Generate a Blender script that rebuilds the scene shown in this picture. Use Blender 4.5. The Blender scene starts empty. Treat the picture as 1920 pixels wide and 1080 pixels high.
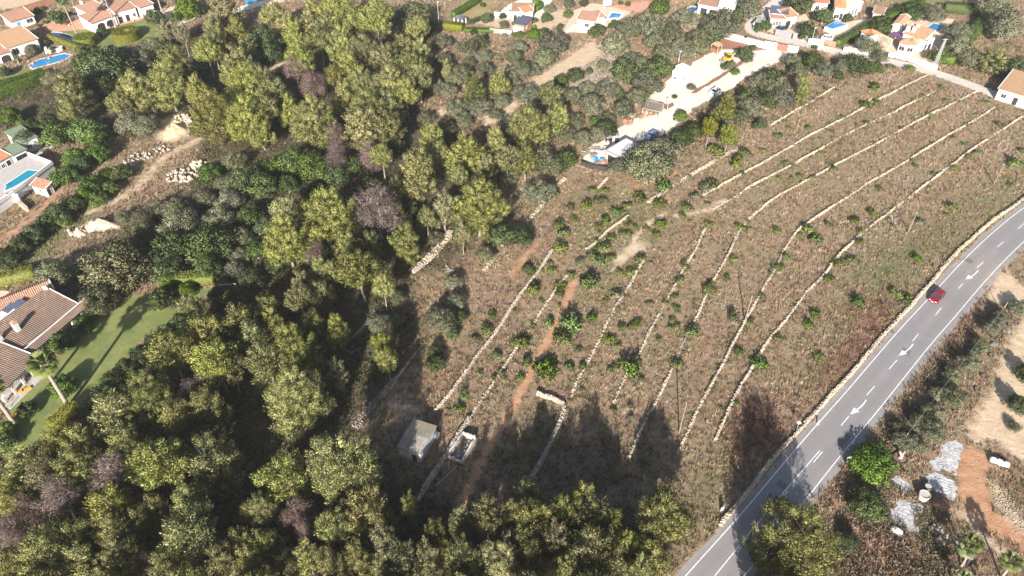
import bpy, math, random
import numpy as np
from mathutils import Vector, Matrix

R = math.radians
sc = bpy.context.scene
col = sc.collection

# ------------------------------------------------------------------ camera, sky, sun, exposure
F, H, PIT = 1400.0, 100.0, R(42.3)
SUN_AZ, SUN_EL = R(7.8), R(24.5)          # where shadows point, and the sun's height
cam = bpy.data.cameras.new('camera')
cam.sensor_width = 36.0
cam.lens = F / 1920 * 36
cam.clip_start, cam.clip_end = 0.5, 9000
camo = bpy.data.objects.new('camera', cam)
col.objects.link(camo)
camo.location = (0, 0, H)
camo.rotation_euler = (R(90) - PIT, 0, 0)
sc.camera = camo

world = bpy.data.worlds.new('World')
sc.world = world
world.use_nodes = True
wn = world.node_tree.nodes
sky = wn.new('ShaderNodeTexSky')
sky.sky_type = 'NISHITA'
sky.sun_disc = False
sky.sun_elevation = SUN_EL
sky.sun_rotation = R(180) + SUN_AZ
sky.altitude = 100
sky.air_density, sky.dust_density, sky.ozone_density = 1.0, 1.6, 1.0
world.node_tree.links.new(sky.outputs[0], wn['Background'].inputs[0])
wn['Background'].inputs[1].default_value = 0.053

sun = bpy.data.lights.new('sun', 'SUN')
sun.energy, sun.angle, sun.color = 4.6, R(0.53), (1.0, 0.94, 0.86)
suno = bpy.data.objects.new('sun', sun)
col.objects.link(suno)
sd = Vector((math.sin(SUN_AZ) * math.cos(SUN_EL), math.cos(SUN_AZ) * math.cos(SUN_EL), -math.sin(SUN_EL)))
suno.rotation_euler = sd.to_track_quat('-Z', 'Y').to_euler()
suno.location = (-40, -200, 150)

vs = sc.view_settings
vs.view_transform, vs.look, vs.gamma, vs.exposure = 'Standard', 'None', 1.0, 1.62
vs.use_curve_mapping = False
sc.cycles.use_denoising = True
sc.cycles.max_bounces = 6
sc.cycles.diffuse_bounces = 3
sc.cycles.transparent_max_bounces = 4
sc.cycles.caustics_reflective = sc.cycles.caustics_refractive = False

# ------------------------------------------------------------------ pixels to places
SP, CP = math.sin(PIT), math.cos(PIT)
def P(px, py, z=0.0):
    x, y = (px - 960) / F, (py - 540) / F
    d = Vector((x, CP - y * SP, -SP - y * CP))
    t = (z - H) / d.z
    return Vector((d.x * t, d.y * t, z))
def depth(p):
    return p[1] * CP + (H - p[2]) * SP
def PP(pts, z=0.0):
    return [P(x, y, z) for x, y in pts]

# ------------------------------------------------------------------ materials
MATS = {}
def nt(name):
    m = bpy.data.materials.new(name)
    m.use_nodes = True
    MATS[name] = m
    t = m.node_tree
    return m, t.nodes, t.links, t.nodes['Principled BSDF']
def rgb(c):
    return (c[0], c[1], c[2], 1.0)
def ramp(n, l, src, stops):
    r = n.new('ShaderNodeValToRGB')
    e = r.color_ramp.elements
    while len(e) < len(stops):
        e.new(0.5)
    for k, (p, c) in enumerate(stops):
        e[k].position = p
        e[k].color = rgb(c)
    l.new(src, r.inputs[0])
    return r.outputs[0]
def noise(n, l, scale, detail=4, rough=0.6, coord='Object', vec=None):
    t = n.new('ShaderNodeTexNoise')
    t.inputs['Scale'].default_value = scale
    t.inputs['Detail'].default_value = detail
    t.inputs['Roughness'].default_value = rough
    if vec is None:
        c = n.new('ShaderNodeTexCoord')
        vec = c.outputs[coord]
    l.new(vec, t.inputs['Vector'])
    return t.outputs['Fac']
def mixc(n, l, fac, a, b, mode='MIX'):
    m = n.new('ShaderNodeMix')
    m.data_type = 'RGBA'
    m.blend_type = mode
    for s, v in ((m.inputs[0], fac), (m.inputs[6], a), (m.inputs[7], b)):
        if isinstance(v, bpy.types.NodeSocket):
            l.new(v, s)
        elif isinstance(v, (int, float)):
            s.default_value = v
        else:
            s.default_value = rgb(v)
    return m.outputs[2]
def math_(n, l, op, a, b=0.0, c=0.0):
    m = n.new('ShaderNodeMath')
    m.operation = op
    for s, v in zip(m.inputs, (a, b, c)):
        if isinstance(v, bpy.types.NodeSocket):
            l.new(v, s)
        else:
            s.default_value = v
    return m.outputs[0]
def bump(n, l, h, strength=0.4, dist=0.1):
    b = n.new('ShaderNodeBump')
    b.inputs['Strength'].default_value = strength
    b.inputs['Distance'].default_value = dist
    l.new(h, b.inputs['Height'])
    return b.outputs[0]
def plain(name, c1, c2=None, scale=1.5, rough=0.8, bumps=0.15, metal=0.0, coat=0.0, big=None):
    m, n, l, b = nt(name)
    c2 = c2 or tuple(x * 0.8 for x in c1)
    f = noise(n, l, scale, 6, 0.65)
    out = ramp(n, l, f, [(0.35, c2), (0.65, c1)])
    if big:
        f2 = noise(n, l, 0.12, 4, 0.6)
        out = mixc(n, l, ramp(n, l, f2, [(0.45, (0, 0, 0)), (0.7, (1, 1, 1))]), out, big)
    l.new(out, b.inputs['Base Color'])
    b.inputs['Roughness'].default_value = rough
    b.inputs['Metallic'].default_value = metal
    b.inputs['Coat Weight'].default_value = coat
    if bumps:
        l.new(bump(n, l, noise(n, l, scale * 4, 4), bumps, 0.05), b.inputs['Normal'])
    return m
def leafmat(name, stops, rnd=0.25, rough=0.65, trans=0.18):
    m, n, l, b = nt(name)
    a = n.new('ShaderNodeAttribute')
    a.attribute_name = 'tint'
    c = ramp(n, l, a.outputs['Fac'], stops)
    o = n.new('ShaderNodeObjectInfo')
    hs = n.new('ShaderNodeHueSaturation')
    l.new(c, hs.inputs['Color'])
    mr = n.new('ShaderNodeMapRange')
    l.new(o.outputs['Random'], mr.inputs[0])
    mr.inputs[3].default_value, mr.inputs[4].default_value = 0.485, 0.515
    l.new(mr.outputs[0], hs.inputs['Hue'])
    r2 = math_(n, l, 'FRACT', math_(n, l, 'MULTIPLY', o.outputs['Random'], 7.31))
    l.new(math_(n, l, 'MULTIPLY_ADD', r2, rnd * 2, 1 - rnd), hs.inputs['Value'])
    r3 = math_(n, l, 'FRACT', math_(n, l, 'MULTIPLY', o.outputs['Random'], 13.7))
    l.new(math_(n, l, 'MULTIPLY_ADD', r3, 0.3, 0.8), hs.inputs['Saturation'])
    l.new(hs.outputs[0], b.inputs['Base Color'])
    b.inputs['Roughness'].default_value = rough
    b.inputs['Specular IOR Level'].default_value = 0.25
    tr = n.new('ShaderNodeBsdfTranslucent')
    l.new(hs.outputs[0], tr.inputs['Color'])
    mx = n.new('ShaderNodeMixShader')
    mx.inputs[0].default_value = trans
    l.new(b.outputs[0], mx.inputs[1])
    l.new(tr.outputs[0], mx.inputs[2])
    l.new(mx.outputs[0], n['Material Output'].inputs[0])
    return m

leafmat('pine', [(0.0, (0.15, 0.16, 0.05)), (0.5, (0.30, 0.305, 0.098)), (1.0, (0.47, 0.45, 0.17))])
leafmat('pine_pale', [(0.0, (0.17, 0.165, 0.072)), (0.5, (0.30, 0.29, 0.125)), (1.0, (0.43, 0.40, 0.20))])
leafmat('pine_lime', [(0.0, (0.12, 0.135, 0.02)), (0.5, (0.22, 0.235, 0.037)), (1.0, (0.30, 0.30, 0.065))])
leafmat('dead', [(0.0, (0.10, 0.065, 0.055)), (0.5, (0.19, 0.13, 0.11)), (1.0, (0.28, 0.205, 0.175))], 0.2, 0.85, 0.05)
leafmat('olive', [(0.0, (0.115, 0.122, 0.065)), (0.5, (0.21, 0.217, 0.122)), (1.0, (0.315, 0.31, 0.20))])
leafmat('broad', [(0.0, (0.045, 0.065, 0.02)), (0.5, (0.09, 0.125, 0.037)), (1.0, (0.15, 0.19, 0.065))])
leafmat('bright', [(0.0, (0.06, 0.10, 0.015)), (0.5, (0.115, 0.18, 0.028)), (1.0, (0.19, 0.25, 0.05))])
leafmat('yellow', [(0.0, (0.16, 0.15, 0.015)), (0.5, (0.29, 0.27, 0.03)), (1.0, (0.40, 0.35, 0.06))], 0.15)
leafmat('carob', [(0.0, (0.06, 0.062, 0.025)), (0.5, (0.135, 0.135, 0.06)), (1.0, (0.24, 0.225, 0.125))])
leafmat('fieldbush', [(0.0, (0.09, 0.11, 0.028)), (0.5, (0.17, 0.20, 0.05)), (1.0, (0.26, 0.29, 0.08))], 0.3)
leafmat('palm', [(0.0, (0.07, 0.10, 0.03)), (0.5, (0.14, 0.17, 0.055)), (1.0, (0.25, 0.25, 0.10))], 0.15)
plain('bark', (0.30, 0.25, 0.21), (0.14, 0.11, 0.09), 3, 0.9, 0.5)
plain('bark_grey', (0.36, 0.33, 0.30), (0.18, 0.16, 0.14), 3, 0.9, 0.5)
plain('palmbark', (0.34, 0.29, 0.24), (0.18, 0.15, 0.12), 4, 0.9, 0.5)
plain('white', (0.60, 0.59, 0.575), (0.53, 0.515, 0.495), 0.8, 0.75, 0.05)
plain('cream', (0.72, 0.60, 0.46), (0.62, 0.50, 0.38), 0.8, 0.8, 0.05)
plain('plaster_old', (0.50, 0.47, 0.45), (0.27, 0.24, 0.22), 0.9, 0.9, 0.3)
plain('blue_wall', (0.30, 0.42, 0.55), (0.42, 0.43, 0.44), 1.3, 0.85, 0.2)
plain('brick_red', (0.40, 0.19, 0.12), (0.28, 0.12, 0.08), 2, 0.85, 0.2)
plain('deck_red', (0.30, 0.13, 0.085), (0.20, 0.09, 0.06), 1.5, 0.8, 0.1)
plain('terracotta', (0.50, 0.28, 0.18), (0.40, 0.21, 0.14), 0.7, 0.85, 0.1)
plain('paving_tan', (0.58, 0.45, 0.33), (0.47, 0.36, 0.27), 0.8, 0.85, 0.1)
plain('paving_grey', (0.42, 0.39, 0.37), (0.31, 0.285, 0.27), 1.5, 0.85, 0.1)
plain('concrete', (0.44, 0.41, 0.37), (0.33, 0.30, 0.27), 1.0, 0.9, 0.1)
plain('stone', (0.52, 0.43, 0.32), (0.30, 0.24, 0.17), 1.2, 0.95, 0.4, big=(0.38, 0.33, 0.26))
plain('stone_grey', (0.34, 0.31, 0.27), (0.17, 0.15, 0.13), 1.2, 0.95, 0.4)
plain('rock_pale', (0.50, 0.415, 0.315), (0.35, 0.27, 0.19), 1.5, 0.95, 0.4)
plain('earth_tan', (0.50, 0.37, 0.24), (0.36, 0.25, 0.16), 0.8, 0.95, 0.4)
plain('earth_red', (0.36, 0.20, 0.12), (0.26, 0.13, 0.08), 0.8, 0.95, 0.4)
plain('earth_brown', (0.24, 0.13, 0.085), (0.16, 0.085, 0.055), 1.2, 0.95, 0.4)
plain('gravel', (0.63, 0.56, 0.485), (0.56, 0.49, 0.42), 0.9, 0.95, 0.2, big=(0.53, 0.455, 0.38))
plain('lane', (0.46, 0.42, 0.38), (0.39, 0.35, 0.32), 0.5, 0.9, 0.05, big=(0.50, 0.44, 0.38))
plain('wood', (0.33, 0.23, 0.15), (0.20, 0.13, 0.09), 2, 0.85, 0.2)
plain('wood_grey', (0.36, 0.33, 0.30), (0.22, 0.20, 0.18), 2, 0.9, 0.2)
plain('pole_wood', (0.24, 0.18, 0.135), (0.16, 0.12, 0.09), 2, 0.9, 0.2)
plain('dark', (0.03, 0.03, 0.035), (0.02, 0.02, 0.022), 2, 0.5, 0.0)
plain('black_plastic', (0.025, 0.025, 0.025), (0.04, 0.038, 0.035), 2, 0.55, 0.0)
plain('metal', (0.42, 0.43, 0.45), (0.33, 0.34, 0.35), 2, 0.45, 0.0, 0.6)
plain('solar', (0.10, 0.12, 0.17), (0.07, 0.085, 0.13), 2, 0.25, 0.0)
plain('slate', (0.09, 0.10, 0.14), (0.065, 0.07, 0.10), 2, 0.6, 0.1)
plain('green_felt', (0.15, 0.19, 0.13), (0.115, 0.15, 0.10), 1.2, 0.9, 0.1)
plain('fibro', (0.29, 0.265, 0.235), (0.18, 0.16, 0.14), 0.9, 0.95, 0.2, big=(0.26, 0.21, 0.13))
plain('tile_orange', (0.45, 0.19, 0.085), (0.32, 0.13, 0.065), 1.6, 0.85, 0.2)
plain('tile_brown', (0.38, 0.21, 0.135), (0.22, 0.125, 0.085), 1.6, 0.9, 0.2, big=(0.27, 0.16, 0.11))
plain('tile_old', (0.235, 0.155, 0.11), (0.115, 0.078, 0.06), 1.2, 0.9, 0.2, big=(0.13, 0.09, 0.07))
plain('tile_tan', (0.38, 0.235, 0.135), (0.29, 0.175, 0.10), 1.5, 0.9, 0.2)
plain('car_red', (0.20, 0.008, 0.02), (0.18, 0.007, 0.018), 1, 0.35, 0, 0.1, 0.8)
plain('car_navy', (0.02, 0.025, 0.05), None, 1, 0.3, 0, 0.2, 0.8)
plain('car_white', (0.72, 0.72, 0.72), None, 1, 0.35, 0, 0.0, 0.8)
plain('car_blue', (0.16, 0.26, 0.42), None, 1, 0.35, 0, 0.1, 0.6)
plain('blue_paint', (0.03, 0.22, 0.50), (0.05, 0.30, 0.55), 1.5, 0.6, 0.1)
plain('yellow_paint', (0.60, 0.36, 0.02), (0.50, 0.29, 0.02), 1.5, 0.5, 0.05)
plain('orange_cloth', (0.70, 0.33, 0.02), None, 1.5, 0.8, 0.05)
plain('purple_cloth', (0.16, 0.06, 0.15), (0.11, 0.04, 0.10), 1.5, 0.8, 0.2)
plain('fleece', (0.46, 0.455, 0.46), (0.25, 0.245, 0.255), 1.8, 0.9, 0.9)
plain('rubber', (0.02, 0.02, 0.02), None, 2, 0.8, 0.0)
plain('sign_back', (0.50, 0.50, 0.50), (0.44, 0.44, 0.44), 2, 0.5, 0.0, 0.3)
def paintmat():
    m, n, l, b = nt('paint')
    l.new(ramp(n, l, noise(n, l, 5.0, 6, 0.75), [(0.36, (0.28, 0.26, 0.255)), (0.47, (0.62, 0.61, 0.60)), (0.6, (0.74, 0.74, 0.73))]), b.inputs['Base Color'])
    b.inputs['Roughness'].default_value = 0.75
paintmat()
plain('asphalt_patch', (0.145, 0.135, 0.133), (0.11, 0.10, 0.10), 2.0, 0.9, 0.2)
plain('render_grey', (0.30, 0.29, 0.28), (0.22, 0.21, 0.20), 1, 0.9, 0.1)
def glassmat():
    m, n, l, b = nt('glass')
    b.inputs['Base Color'].default_value = (0.03, 0.035, 0.04, 1)
    b.inputs['Roughness'].default_value = 0.06
    m, n, l, b = nt('lamp_glass')
    b.inputs['Base Color'].default_value = (0.75, 0.75, 0.76, 1)
    b.inputs['Roughness'].default_value = 0.1
    for nm, c, c2 in (('water_blue', (0.02, 0.17, 0.40), (0.03, 0.23, 0.46)), ('water_navy', (0.012, 0.06, 0.26), (0.02, 0.10, 0.33)),
                      ('water_teal', (0.012, 0.18, 0.28), (0.02, 0.23, 0.33))):
        m, n, l, b = nt(nm)
        l.new(ramp(n, l, noise(n, l, 0.5, 3), [(0.3, c), (0.7, c2)]), b.inputs['Base Color'])
        b.inputs['Roughness'].default_value = 0.05
        b.inputs['IOR'].default_value = 1.33
        l.new(bump(n, l, noise(n, l, 2.5, 3), 0.15, 0.05), b.inputs['Normal'])
glassmat()
def asphaltmat():
    m, n, l, b = nt('asphalt')
    f = noise(n, l, 0.25, 5, 0.6)
    c = ramp(n, l, f, [(0.36, (0.168, 0.16, 0.168)), (0.64, (0.22, 0.209, 0.216))])
    f2 = noise(n, l, 6, 4, 0.7)
    c = mixc(n, l, 0.35, c, ramp(n, l, f2, [(0.3, (0.14, 0.128, 0.127)), (0.7, (0.30, 0.277, 0.27))]))
    a = n.new('ShaderNodeAttribute')
    a.attribute_name = 'dust'
    d = math_(n, l, 'MULTIPLY', a.outputs['Fac'], ramp(n, l, noise(n, l, 0.8, 5, 0.7), [(0.35, (0, 0, 0)), (0.65, (1, 1, 1))]))
    c = mixc(n, l, d, c, (0.33, 0.27, 0.21))
    w = n.new('ShaderNodeAttribute')
    w.attribute_name = 'wear'
    c = mixc(n, l, math_(n, l, 'MULTIPLY', w.outputs['Fac'], math_(n, l, 'MULTIPLY_ADD', f, 1.4, -0.2)), c, (0.13, 0.12, 0.12))
    cr = n.new('ShaderNodeTexVoronoi')
    cr.feature = 'DISTANCE_TO_EDGE'
    cr.inputs['Scale'].default_value = 0.16
    tc = n.new('ShaderNodeTexCoord')
    l.new(tc.outputs['Object'], cr.inputs['Vector'])
    k = ramp(n, l, cr.outputs['Distance'], [(0.0, (1, 1, 1)), (0.012, (0, 0, 0))])
    c = mixc(n, l, math_(n, l, 'MULTIPLY', k, ramp(n, l, noise(n, l, 0.1, 3), [(0.48, (0, 0, 0)), (0.56, (0.28, 0.28, 0.28))])), c, (0.06, 0.056, 0.055))
    l.new(c, b.inputs['Base Color'])
    b.inputs['Roughness'].default_value = 0.85
    l.new(bump(n, l, f2, 0.2, 0.02), b.inputs['Normal'])
asphaltmat()
def lawnmat():
    for nm, s in (('lawn', [(0.38, (0.075, 0.112, 0.026)), (0.5, (0.14, 0.17, 0.046)), (0.62, (0.25, 0.238, 0.082))]),
                  ('lawn_dry', [(0.38, (0.22, 0.15, 0.06)), (0.5, (0.30, 0.21, 0.10)), (0.62, (0.38, 0.27, 0.15))])):
        m, n, l, b = nt(nm)
        c = ramp(n, l, noise(n, l, 0.22, 7, 0.7), s)
        c = mixc(n, l, 0.35, c, ramp(n, l, noise(n, l, 1.5, 6, 0.75), s))
        f2 = noise(n, l, 9, 4, 0.7)
        c = mixc(n, l, 0.35, c, ramp(n, l, f2, [(0.3, (0.04, 0.055, 0.012)), (0.7, (0.22, 0.23, 0.07))]))
        l.new(c, b.inputs['Base Color'])
        b.inputs['Roughness'].default_value = 0.9
        l.new(bump(n, l, f2, 0.6, 0.06), b.inputs['Normal'])
lawnmat()
def groundmat():
    m, n, l, b = nt('ground')
    tc = n.new('ShaderNodeTexCoord')
    v = tc.outputs['Object']
    f1 = noise(n, l, 0.05, 6, 0.65, vec=v)
    f2 = noise(n, l, 0.55, 6, 0.7, vec=v)
    f3 = noise(n, l, 2.6, 5, 0.75, vec=v)
    c = ramp(n, l, f1, [(0.36, (0.19, 0.11, 0.075)), (0.46, (0.255, 0.17, 0.115)), (0.55, (0.215, 0.165, 0.095)), (0.66, (0.28, 0.21, 0.15))])
    c = mixc(n, l, 0.55, c, ramp(n, l, f2, [(0.34, (0.105, 0.075, 0.045)), (0.50, (0.215, 0.15, 0.10)), (0.66, (0.31, 0.235, 0.165))]))
    c = mixc(n, l, 0.30, c, ramp(n, l, f3, [(0.30, (0.08, 0.065, 0.04)), (0.55, (0.25, 0.195, 0.135)), (0.72, (0.45, 0.37, 0.27))]))
    jit = math_(n, l, 'MULTIPLY_ADD', f2, 0.9, -0.45)
    jit2 = math_(n, l, 'MULTIPLY_ADD', f3, 0.5, -0.25)
    jit = math_(n, l, 'ADD', jit, jit2)
    def masked(att, ch, colr, colr2, c):
        a = n.new('ShaderNodeAttribute')
        a.attribute_name = att
        s = n.new('ShaderNodeSeparateColor')
        l.new(a.outputs['Color'], s.inputs[0])
        x = s.outputs[ch]
        # jitter only where the mask is present at all
        j = math_(n, l, 'MULTIPLY', jit, math_(n, l, 'MINIMUM', math_(n, l, 'MULTIPLY', x, 4.0), 1.0))
        mr = n.new('ShaderNodeMapRange')
        mr.interpolation_type = 'SMOOTHSTEP'
        l.new(math_(n, l, 'ADD', x, j), mr.inputs[0])
        mr.inputs[1].default_value, mr.inputs[2].default_value = 0.25, 0.75
        return mixc(n, l, mr.outputs[0], c, ramp(n, l, f2, [(0.3, colr), (0.7, colr2)]))
    c = masked('m2', 0, (0.075, 0.085, 0.035), (0.17, 0.165, 0.085), c)       # green weeds
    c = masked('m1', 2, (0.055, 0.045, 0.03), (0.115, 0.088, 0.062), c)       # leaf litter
    c = masked('m2', 1, (0.26, 0.225, 0.19), (0.38, 0.335, 0.29), c)          # grey stubble
    c = masked('m2', 2, (0.12, 0.06, 0.045), (0.215, 0.115, 0.085), c)         # russet weeds
    c = masked('m1', 1, (0.31, 0.165, 0.095), (0.43, 0.25, 0.15), c)          # red earth
    c = masked('m1', 0, (0.38, 0.28, 0.185), (0.52, 0.41, 0.295), c)            # pale sand
    l.new(c, b.inputs['Base Color'])
    b.inputs['Roughness'].default_value = 0.95
    b.inputs['Specular IOR Level'].default_value = 0.1
    hgt = math_(n, l, 'ADD', f2, math_(n, l, 'MULTIPLY', f3, 0.5))
    l.new(bump(n, l, hgt, 0.8, 0.25), b.inputs['Normal'])
groundmat()
def grassmat():
    m, n, l, b = nt('grass_col')
    a = n.new('ShaderNodeAttribute')
    a.attribute_name = 'col'
    l.new(a.outputs['Color'], b.inputs['Base Color'])
    b.inputs['Roughness'].default_value = 0.85
    b.inputs['Specular IOR Level'].default_value = 0.15
    tr = n.new('ShaderNodeBsdfTranslucent')
    l.new(a.outputs['Color'], tr.inputs['Color'])
    mx = n.new('ShaderNodeMixShader')
    mx.inputs[0].default_value = 0.15
    l.new(b.outputs[0], mx.inputs[1])
    l.new(tr.outputs[0], mx.inputs[2])
    l.new(mx.outputs[0], n['Material Output'].inputs[0])
grassmat()

# ------------------------------------------------------------------ mesh helpers
def np_mesh(name, V, Fq, mats, tint=None, colr=None, normals=None, midx=None, smooth=False):
    me = bpy.data.meshes.new(name)
    V = np.ascontiguousarray(V, dtype=np.float32)
    Fq = np.ascontiguousarray(Fq, dtype=np.int32)
    k = Fq.shape[1]
    me.vertices.add(len(V))
    me.vertices.foreach_set('co', V.ravel())
    me.loops.add(Fq.size)
    me.loops.foreach_set('vertex_index', Fq.ravel())
    me.polygons.add(len(Fq))
    me.polygons.foreach_set('loop_start', np.arange(0, Fq.size, k, dtype=np.int32))
    me.polygons.foreach_set('loop_total', np.full(len(Fq), k, dtype=np.int32))
    for mt in mats:
        me.materials.append(MATS[mt])
    if midx is not None:
        me.polygons.foreach_set('material_index', np.ascontiguousarray(midx, dtype=np.int32))
    if smooth:
        me.polygons.foreach_set('use_smooth', np.ones(len(Fq), dtype=bool))
    if tint is not None:
        at = me.attributes.new('tint', 'FLOAT', 'POINT')
        at.data.foreach_set('value', np.ascontiguousarray(tint, dtype=np.float32))
    if colr is not None:
        at = me.attributes.new('col', 'FLOAT_COLOR', 'POINT')
        c4 = np.ones((len(V), 4), dtype=np.float32)
        c4[:, :3] = colr
        at.data.foreach_set('color', c4.ravel())
    me.update(calc_edges=True)
    if normals is not None:
        me.polygons.foreach_set('use_smooth', np.ones(len(Fq), dtype=bool))
        me.normals_split_custom_set_from_vertices(np.asarray(normals, dtype=np.float32).tolist())
    return me
def link(name, data, parent=None, loc=None, rz=None, scale=None):
    o = bpy.data.objects.new(name, data)
    col.objects.link(o)
    if parent is not None:
        o.parent = parent
    if loc is not None:
        o.location = loc
    if rz is not None:
        o.rotation_euler = (0, 0, rz)
    if scale is not None:
        o.scale = scale
    return o
def tag(o, label, cat, group=None, kind=None):
    o['label'] = label
    if cat:
        o['category'] = cat
    if group:
        o['group'] = group
    if kind:
        o['kind'] = kind
    return o
def thing(name, label, cat, loc=(0, 0, 0), rz=0.0, group=None):
    return tag(link(name, None, None, loc, rz), label, cat, group)
def structure(o):
    o['kind'] = 'structure'
    return o
class MB:
    def __init__(s):
        s.v, s.f = [], []
    def add(s, vs_, fs):
        k = len(s.v)
        s.v += [tuple(p) for p in vs_]
        s.f += [tuple(i + k for i in f) for f in fs]
        return s
    def box(s, x0, x1, y0, y1, z0, z1):
        return s.add([(x0, y0, z0), (x1, y0, z0), (x1, y1, z0), (x0, y1, z0), (x0, y0, z1), (x1, y0, z1), (x1, y1, z1), (x0, y1, z1)],
                     [(3, 2, 1, 0), (4, 5, 6, 7), (0, 1, 5, 4), (1, 2, 6, 5), (2, 3, 7, 6), (3, 0, 4, 7)])
    def prism(s, poly, z0, z1):
        n = len(poly)
        a = sum(poly[i][0] * poly[(i + 1) % n][1] - poly[(i + 1) % n][0] * poly[i][1] for i in range(n))
        if a < 0:
            poly = poly[::-1]
        return s.add([(p[0], p[1], z0) for p in poly] + [(p[0], p[1], z1) for p in poly],
                     [tuple(range(n))[::-1], tuple(range(n, 2 * n))] + [(i, (i + 1) % n, n + (i + 1) % n, n + i) for i in range(n)])
    def tube(s, path, rad, n=7, cap=True):
        path = [Vector(p) for p in path]
        rings = []
        for i, p in enumerate(path):
            d = (path[min(i + 1, len(path) - 1)] - path[max(i - 1, 0)]).normalized()
            a = d.cross(Vector((0, 0, 1)) if abs(d.z) < 0.9 else Vector((1, 0, 0))).normalized()
            b = d.cross(a)
            r = rad[i] if isinstance(rad, (list, tuple)) else rad
            rings += [p + (a * math.cos(t) + b * math.sin(t)) * r for t in [2 * math.pi * k / n for k in range(n)]]
        m = len(path)
        fs = [(i * n + k, i * n + (k + 1) % n, (i + 1) * n + (k + 1) % n, (i + 1) * n + k) for i in range(m - 1) for k in range(n)]
        if cap:
            fs += [tuple(range(n)), tuple(range((m - 1) * n, m * n))[::-1]]
        return s.add(rings, fs)
    def lathe(s, prof, n=16, cx=0, cy=0):
        vs_ = [(cx + r * math.cos(2 * math.pi * k / n), cy + r * math.sin(2 * math.pi * k / n), z) for r, z in prof for k in range(n)]
        fs = [(i * n + k, i * n + (k + 1) % n, (i + 1) * n + (k + 1) % n, (i + 1) * n + k) for i in range(len(prof) - 1) for k in range(n)]
        return s.add(vs_, fs + [tuple(range((len(prof) - 1) * n, len(prof) * n)), tuple(range(n))[::-1]])
    def slope(s, e0, e1, r1, r0, pitch=0.36, hgt=0.09, thick=0.12):
        # tiled slope: barrel rows run from eave (e0,e1) up to ridge (r0,r1)
        e0, e1, r1, r0 = [Vector(p) for p in (e0, e1, r1, r0)]
        nrm = (e1 - e0).cross(r0 - e0).normalized()
        if nrm.z < 0:
            nrm = -nrm
        n = max(4, int((e1 - e0).length / pitch) * 4)
        vs_, fs = [], []
        for i in range(n + 1):
            u = i / n
            o = nrm * (hgt * (0.5 - 0.5 * math.cos(i * math.pi / 2)))
            vs_ += [e0.lerp(e1, u) + o, r0.lerp(r1, u) + o]
        for i in range(n):
            fs.append((2 * i, 2 * i + 2, 2 * i + 3, 2 * i + 1))
        k = len(vs_)
        dn = nrm * thick
        vs_ += [e0 - dn, e1 - dn, r1 - dn, r0 - dn]
        fs += [(k + 3, k + 2, k + 1, k), (0, k, k + 1, 2 * n), (0, 1, k + 3, k), (2 * n, k + 1, k + 2, 2 * n + 1)]
        return s.add(vs_, fs)
    def build(s, name, mat, parent=None, M=None, smooth=False, data_only=False):
        v = s.v
        if M is not None:
            if parent is not None:
                M = parent_inv(parent) @ M
            v = [M @ Vector(p) for p in v]
        me = bpy.data.meshes.new(name)
        me.from_pydata([tuple(p) for p in v], [], s.f)
        me.materials.append(MATS[mat])
        if smooth:
            me.polygons.foreach_set('use_smooth', np.ones(len(me.polygons), dtype=bool))
        me.update()
        if data_only:
            return me
        return link(name, me, parent)
def TM(o):
    return Matrix.Translation(o.location) @ Matrix.Rotation(o.rotation_euler[2], 4, 'Z')
def parent_inv(o):
    m = TM(o)
    if o.parent is not None:
        m = TM(o.parent) @ m
    return m.inverted()
def frame(A, B):
    a = math.atan2(B[1] - A[1], B[0] - A[0])
    return Matrix.Translation((A[0], A[1], 0)) @ Matrix.Rotation(a, 4, 'Z'), a
def smooth_line(pts, it=2):
    pts = [Vector((p[0], p[1])) for p in pts]
    for _ in range(it):
        q = [pts[0]]
        for a, b in zip(pts, pts[1:]):
            q += [a.lerp(b, 0.25), a.lerp(b, 0.75)]
        pts = q + [pts[-1]]
    return pts
def resample(pts, step):
    pts = np.array([(p[0], p[1]) for p in pts])
    s = np.concatenate([[0], np.cumsum(np.hypot(*np.diff(pts, axis=0).T))])
    n = max(2, int(s[-1] / step) + 1)
    u = np.linspace(0, s[-1], n)
    return np.stack([np.interp(u, s, pts[:, 0]), np.interp(u, s, pts[:, 1])], 1)
def offset(pts, d):
    pts = np.asarray([(p[0], p[1]) for p in pts])
    t = np.gradient(pts, axis=0)
    t /= np.linalg.norm(t, axis=1)[:, None] + 1e-9
    return pts + np.stack([-t[:, 1], t[:, 0]], 1) * d
def strip(name, pts, d0, d1, z, mat, parent=None):
    a, b = offset(pts, d0), offset(pts, d1)
    n = len(a)
    V = np.zeros((2 * n, 3))
    V[:n, :2], V[n:, :2] = a, b
    V[:, 2] = z
    i = np.arange(n - 1)
    Fq = np.stack([i, n + i, n + i + 1, i + 1], 1)
    if d1 > d0:
        Fq = Fq[:, ::-1]
    return link(name, np_mesh(name, V, Fq, [mat]), parent)
def sheet(name, pts, z, mat, parent=None):
    p = [(q[0], q[1], z) for q in pts]
    a = sum(p[i][0] * p[(i + 1) % len(p)][1] - p[(i + 1) % len(p)][0] * p[i][1] for i in range(len(p)))
    if a < 0:
        p = p[::-1]
    me = bpy.data.meshes.new(name)
    me.from_pydata(p, [], [tuple(range(len(p)))])
    me.materials.append(MATS[mat])
    return link(name, me, parent)
def ragged(pts, step=1.2, amp=0.35, seed=1):
    rg = np.random.default_rng(seed)
    c = resample(list(pts) + [pts[0]], step)[:-1]
    return [tuple(p) for p in c + rg.normal(0, amp, c.shape)]

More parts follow.
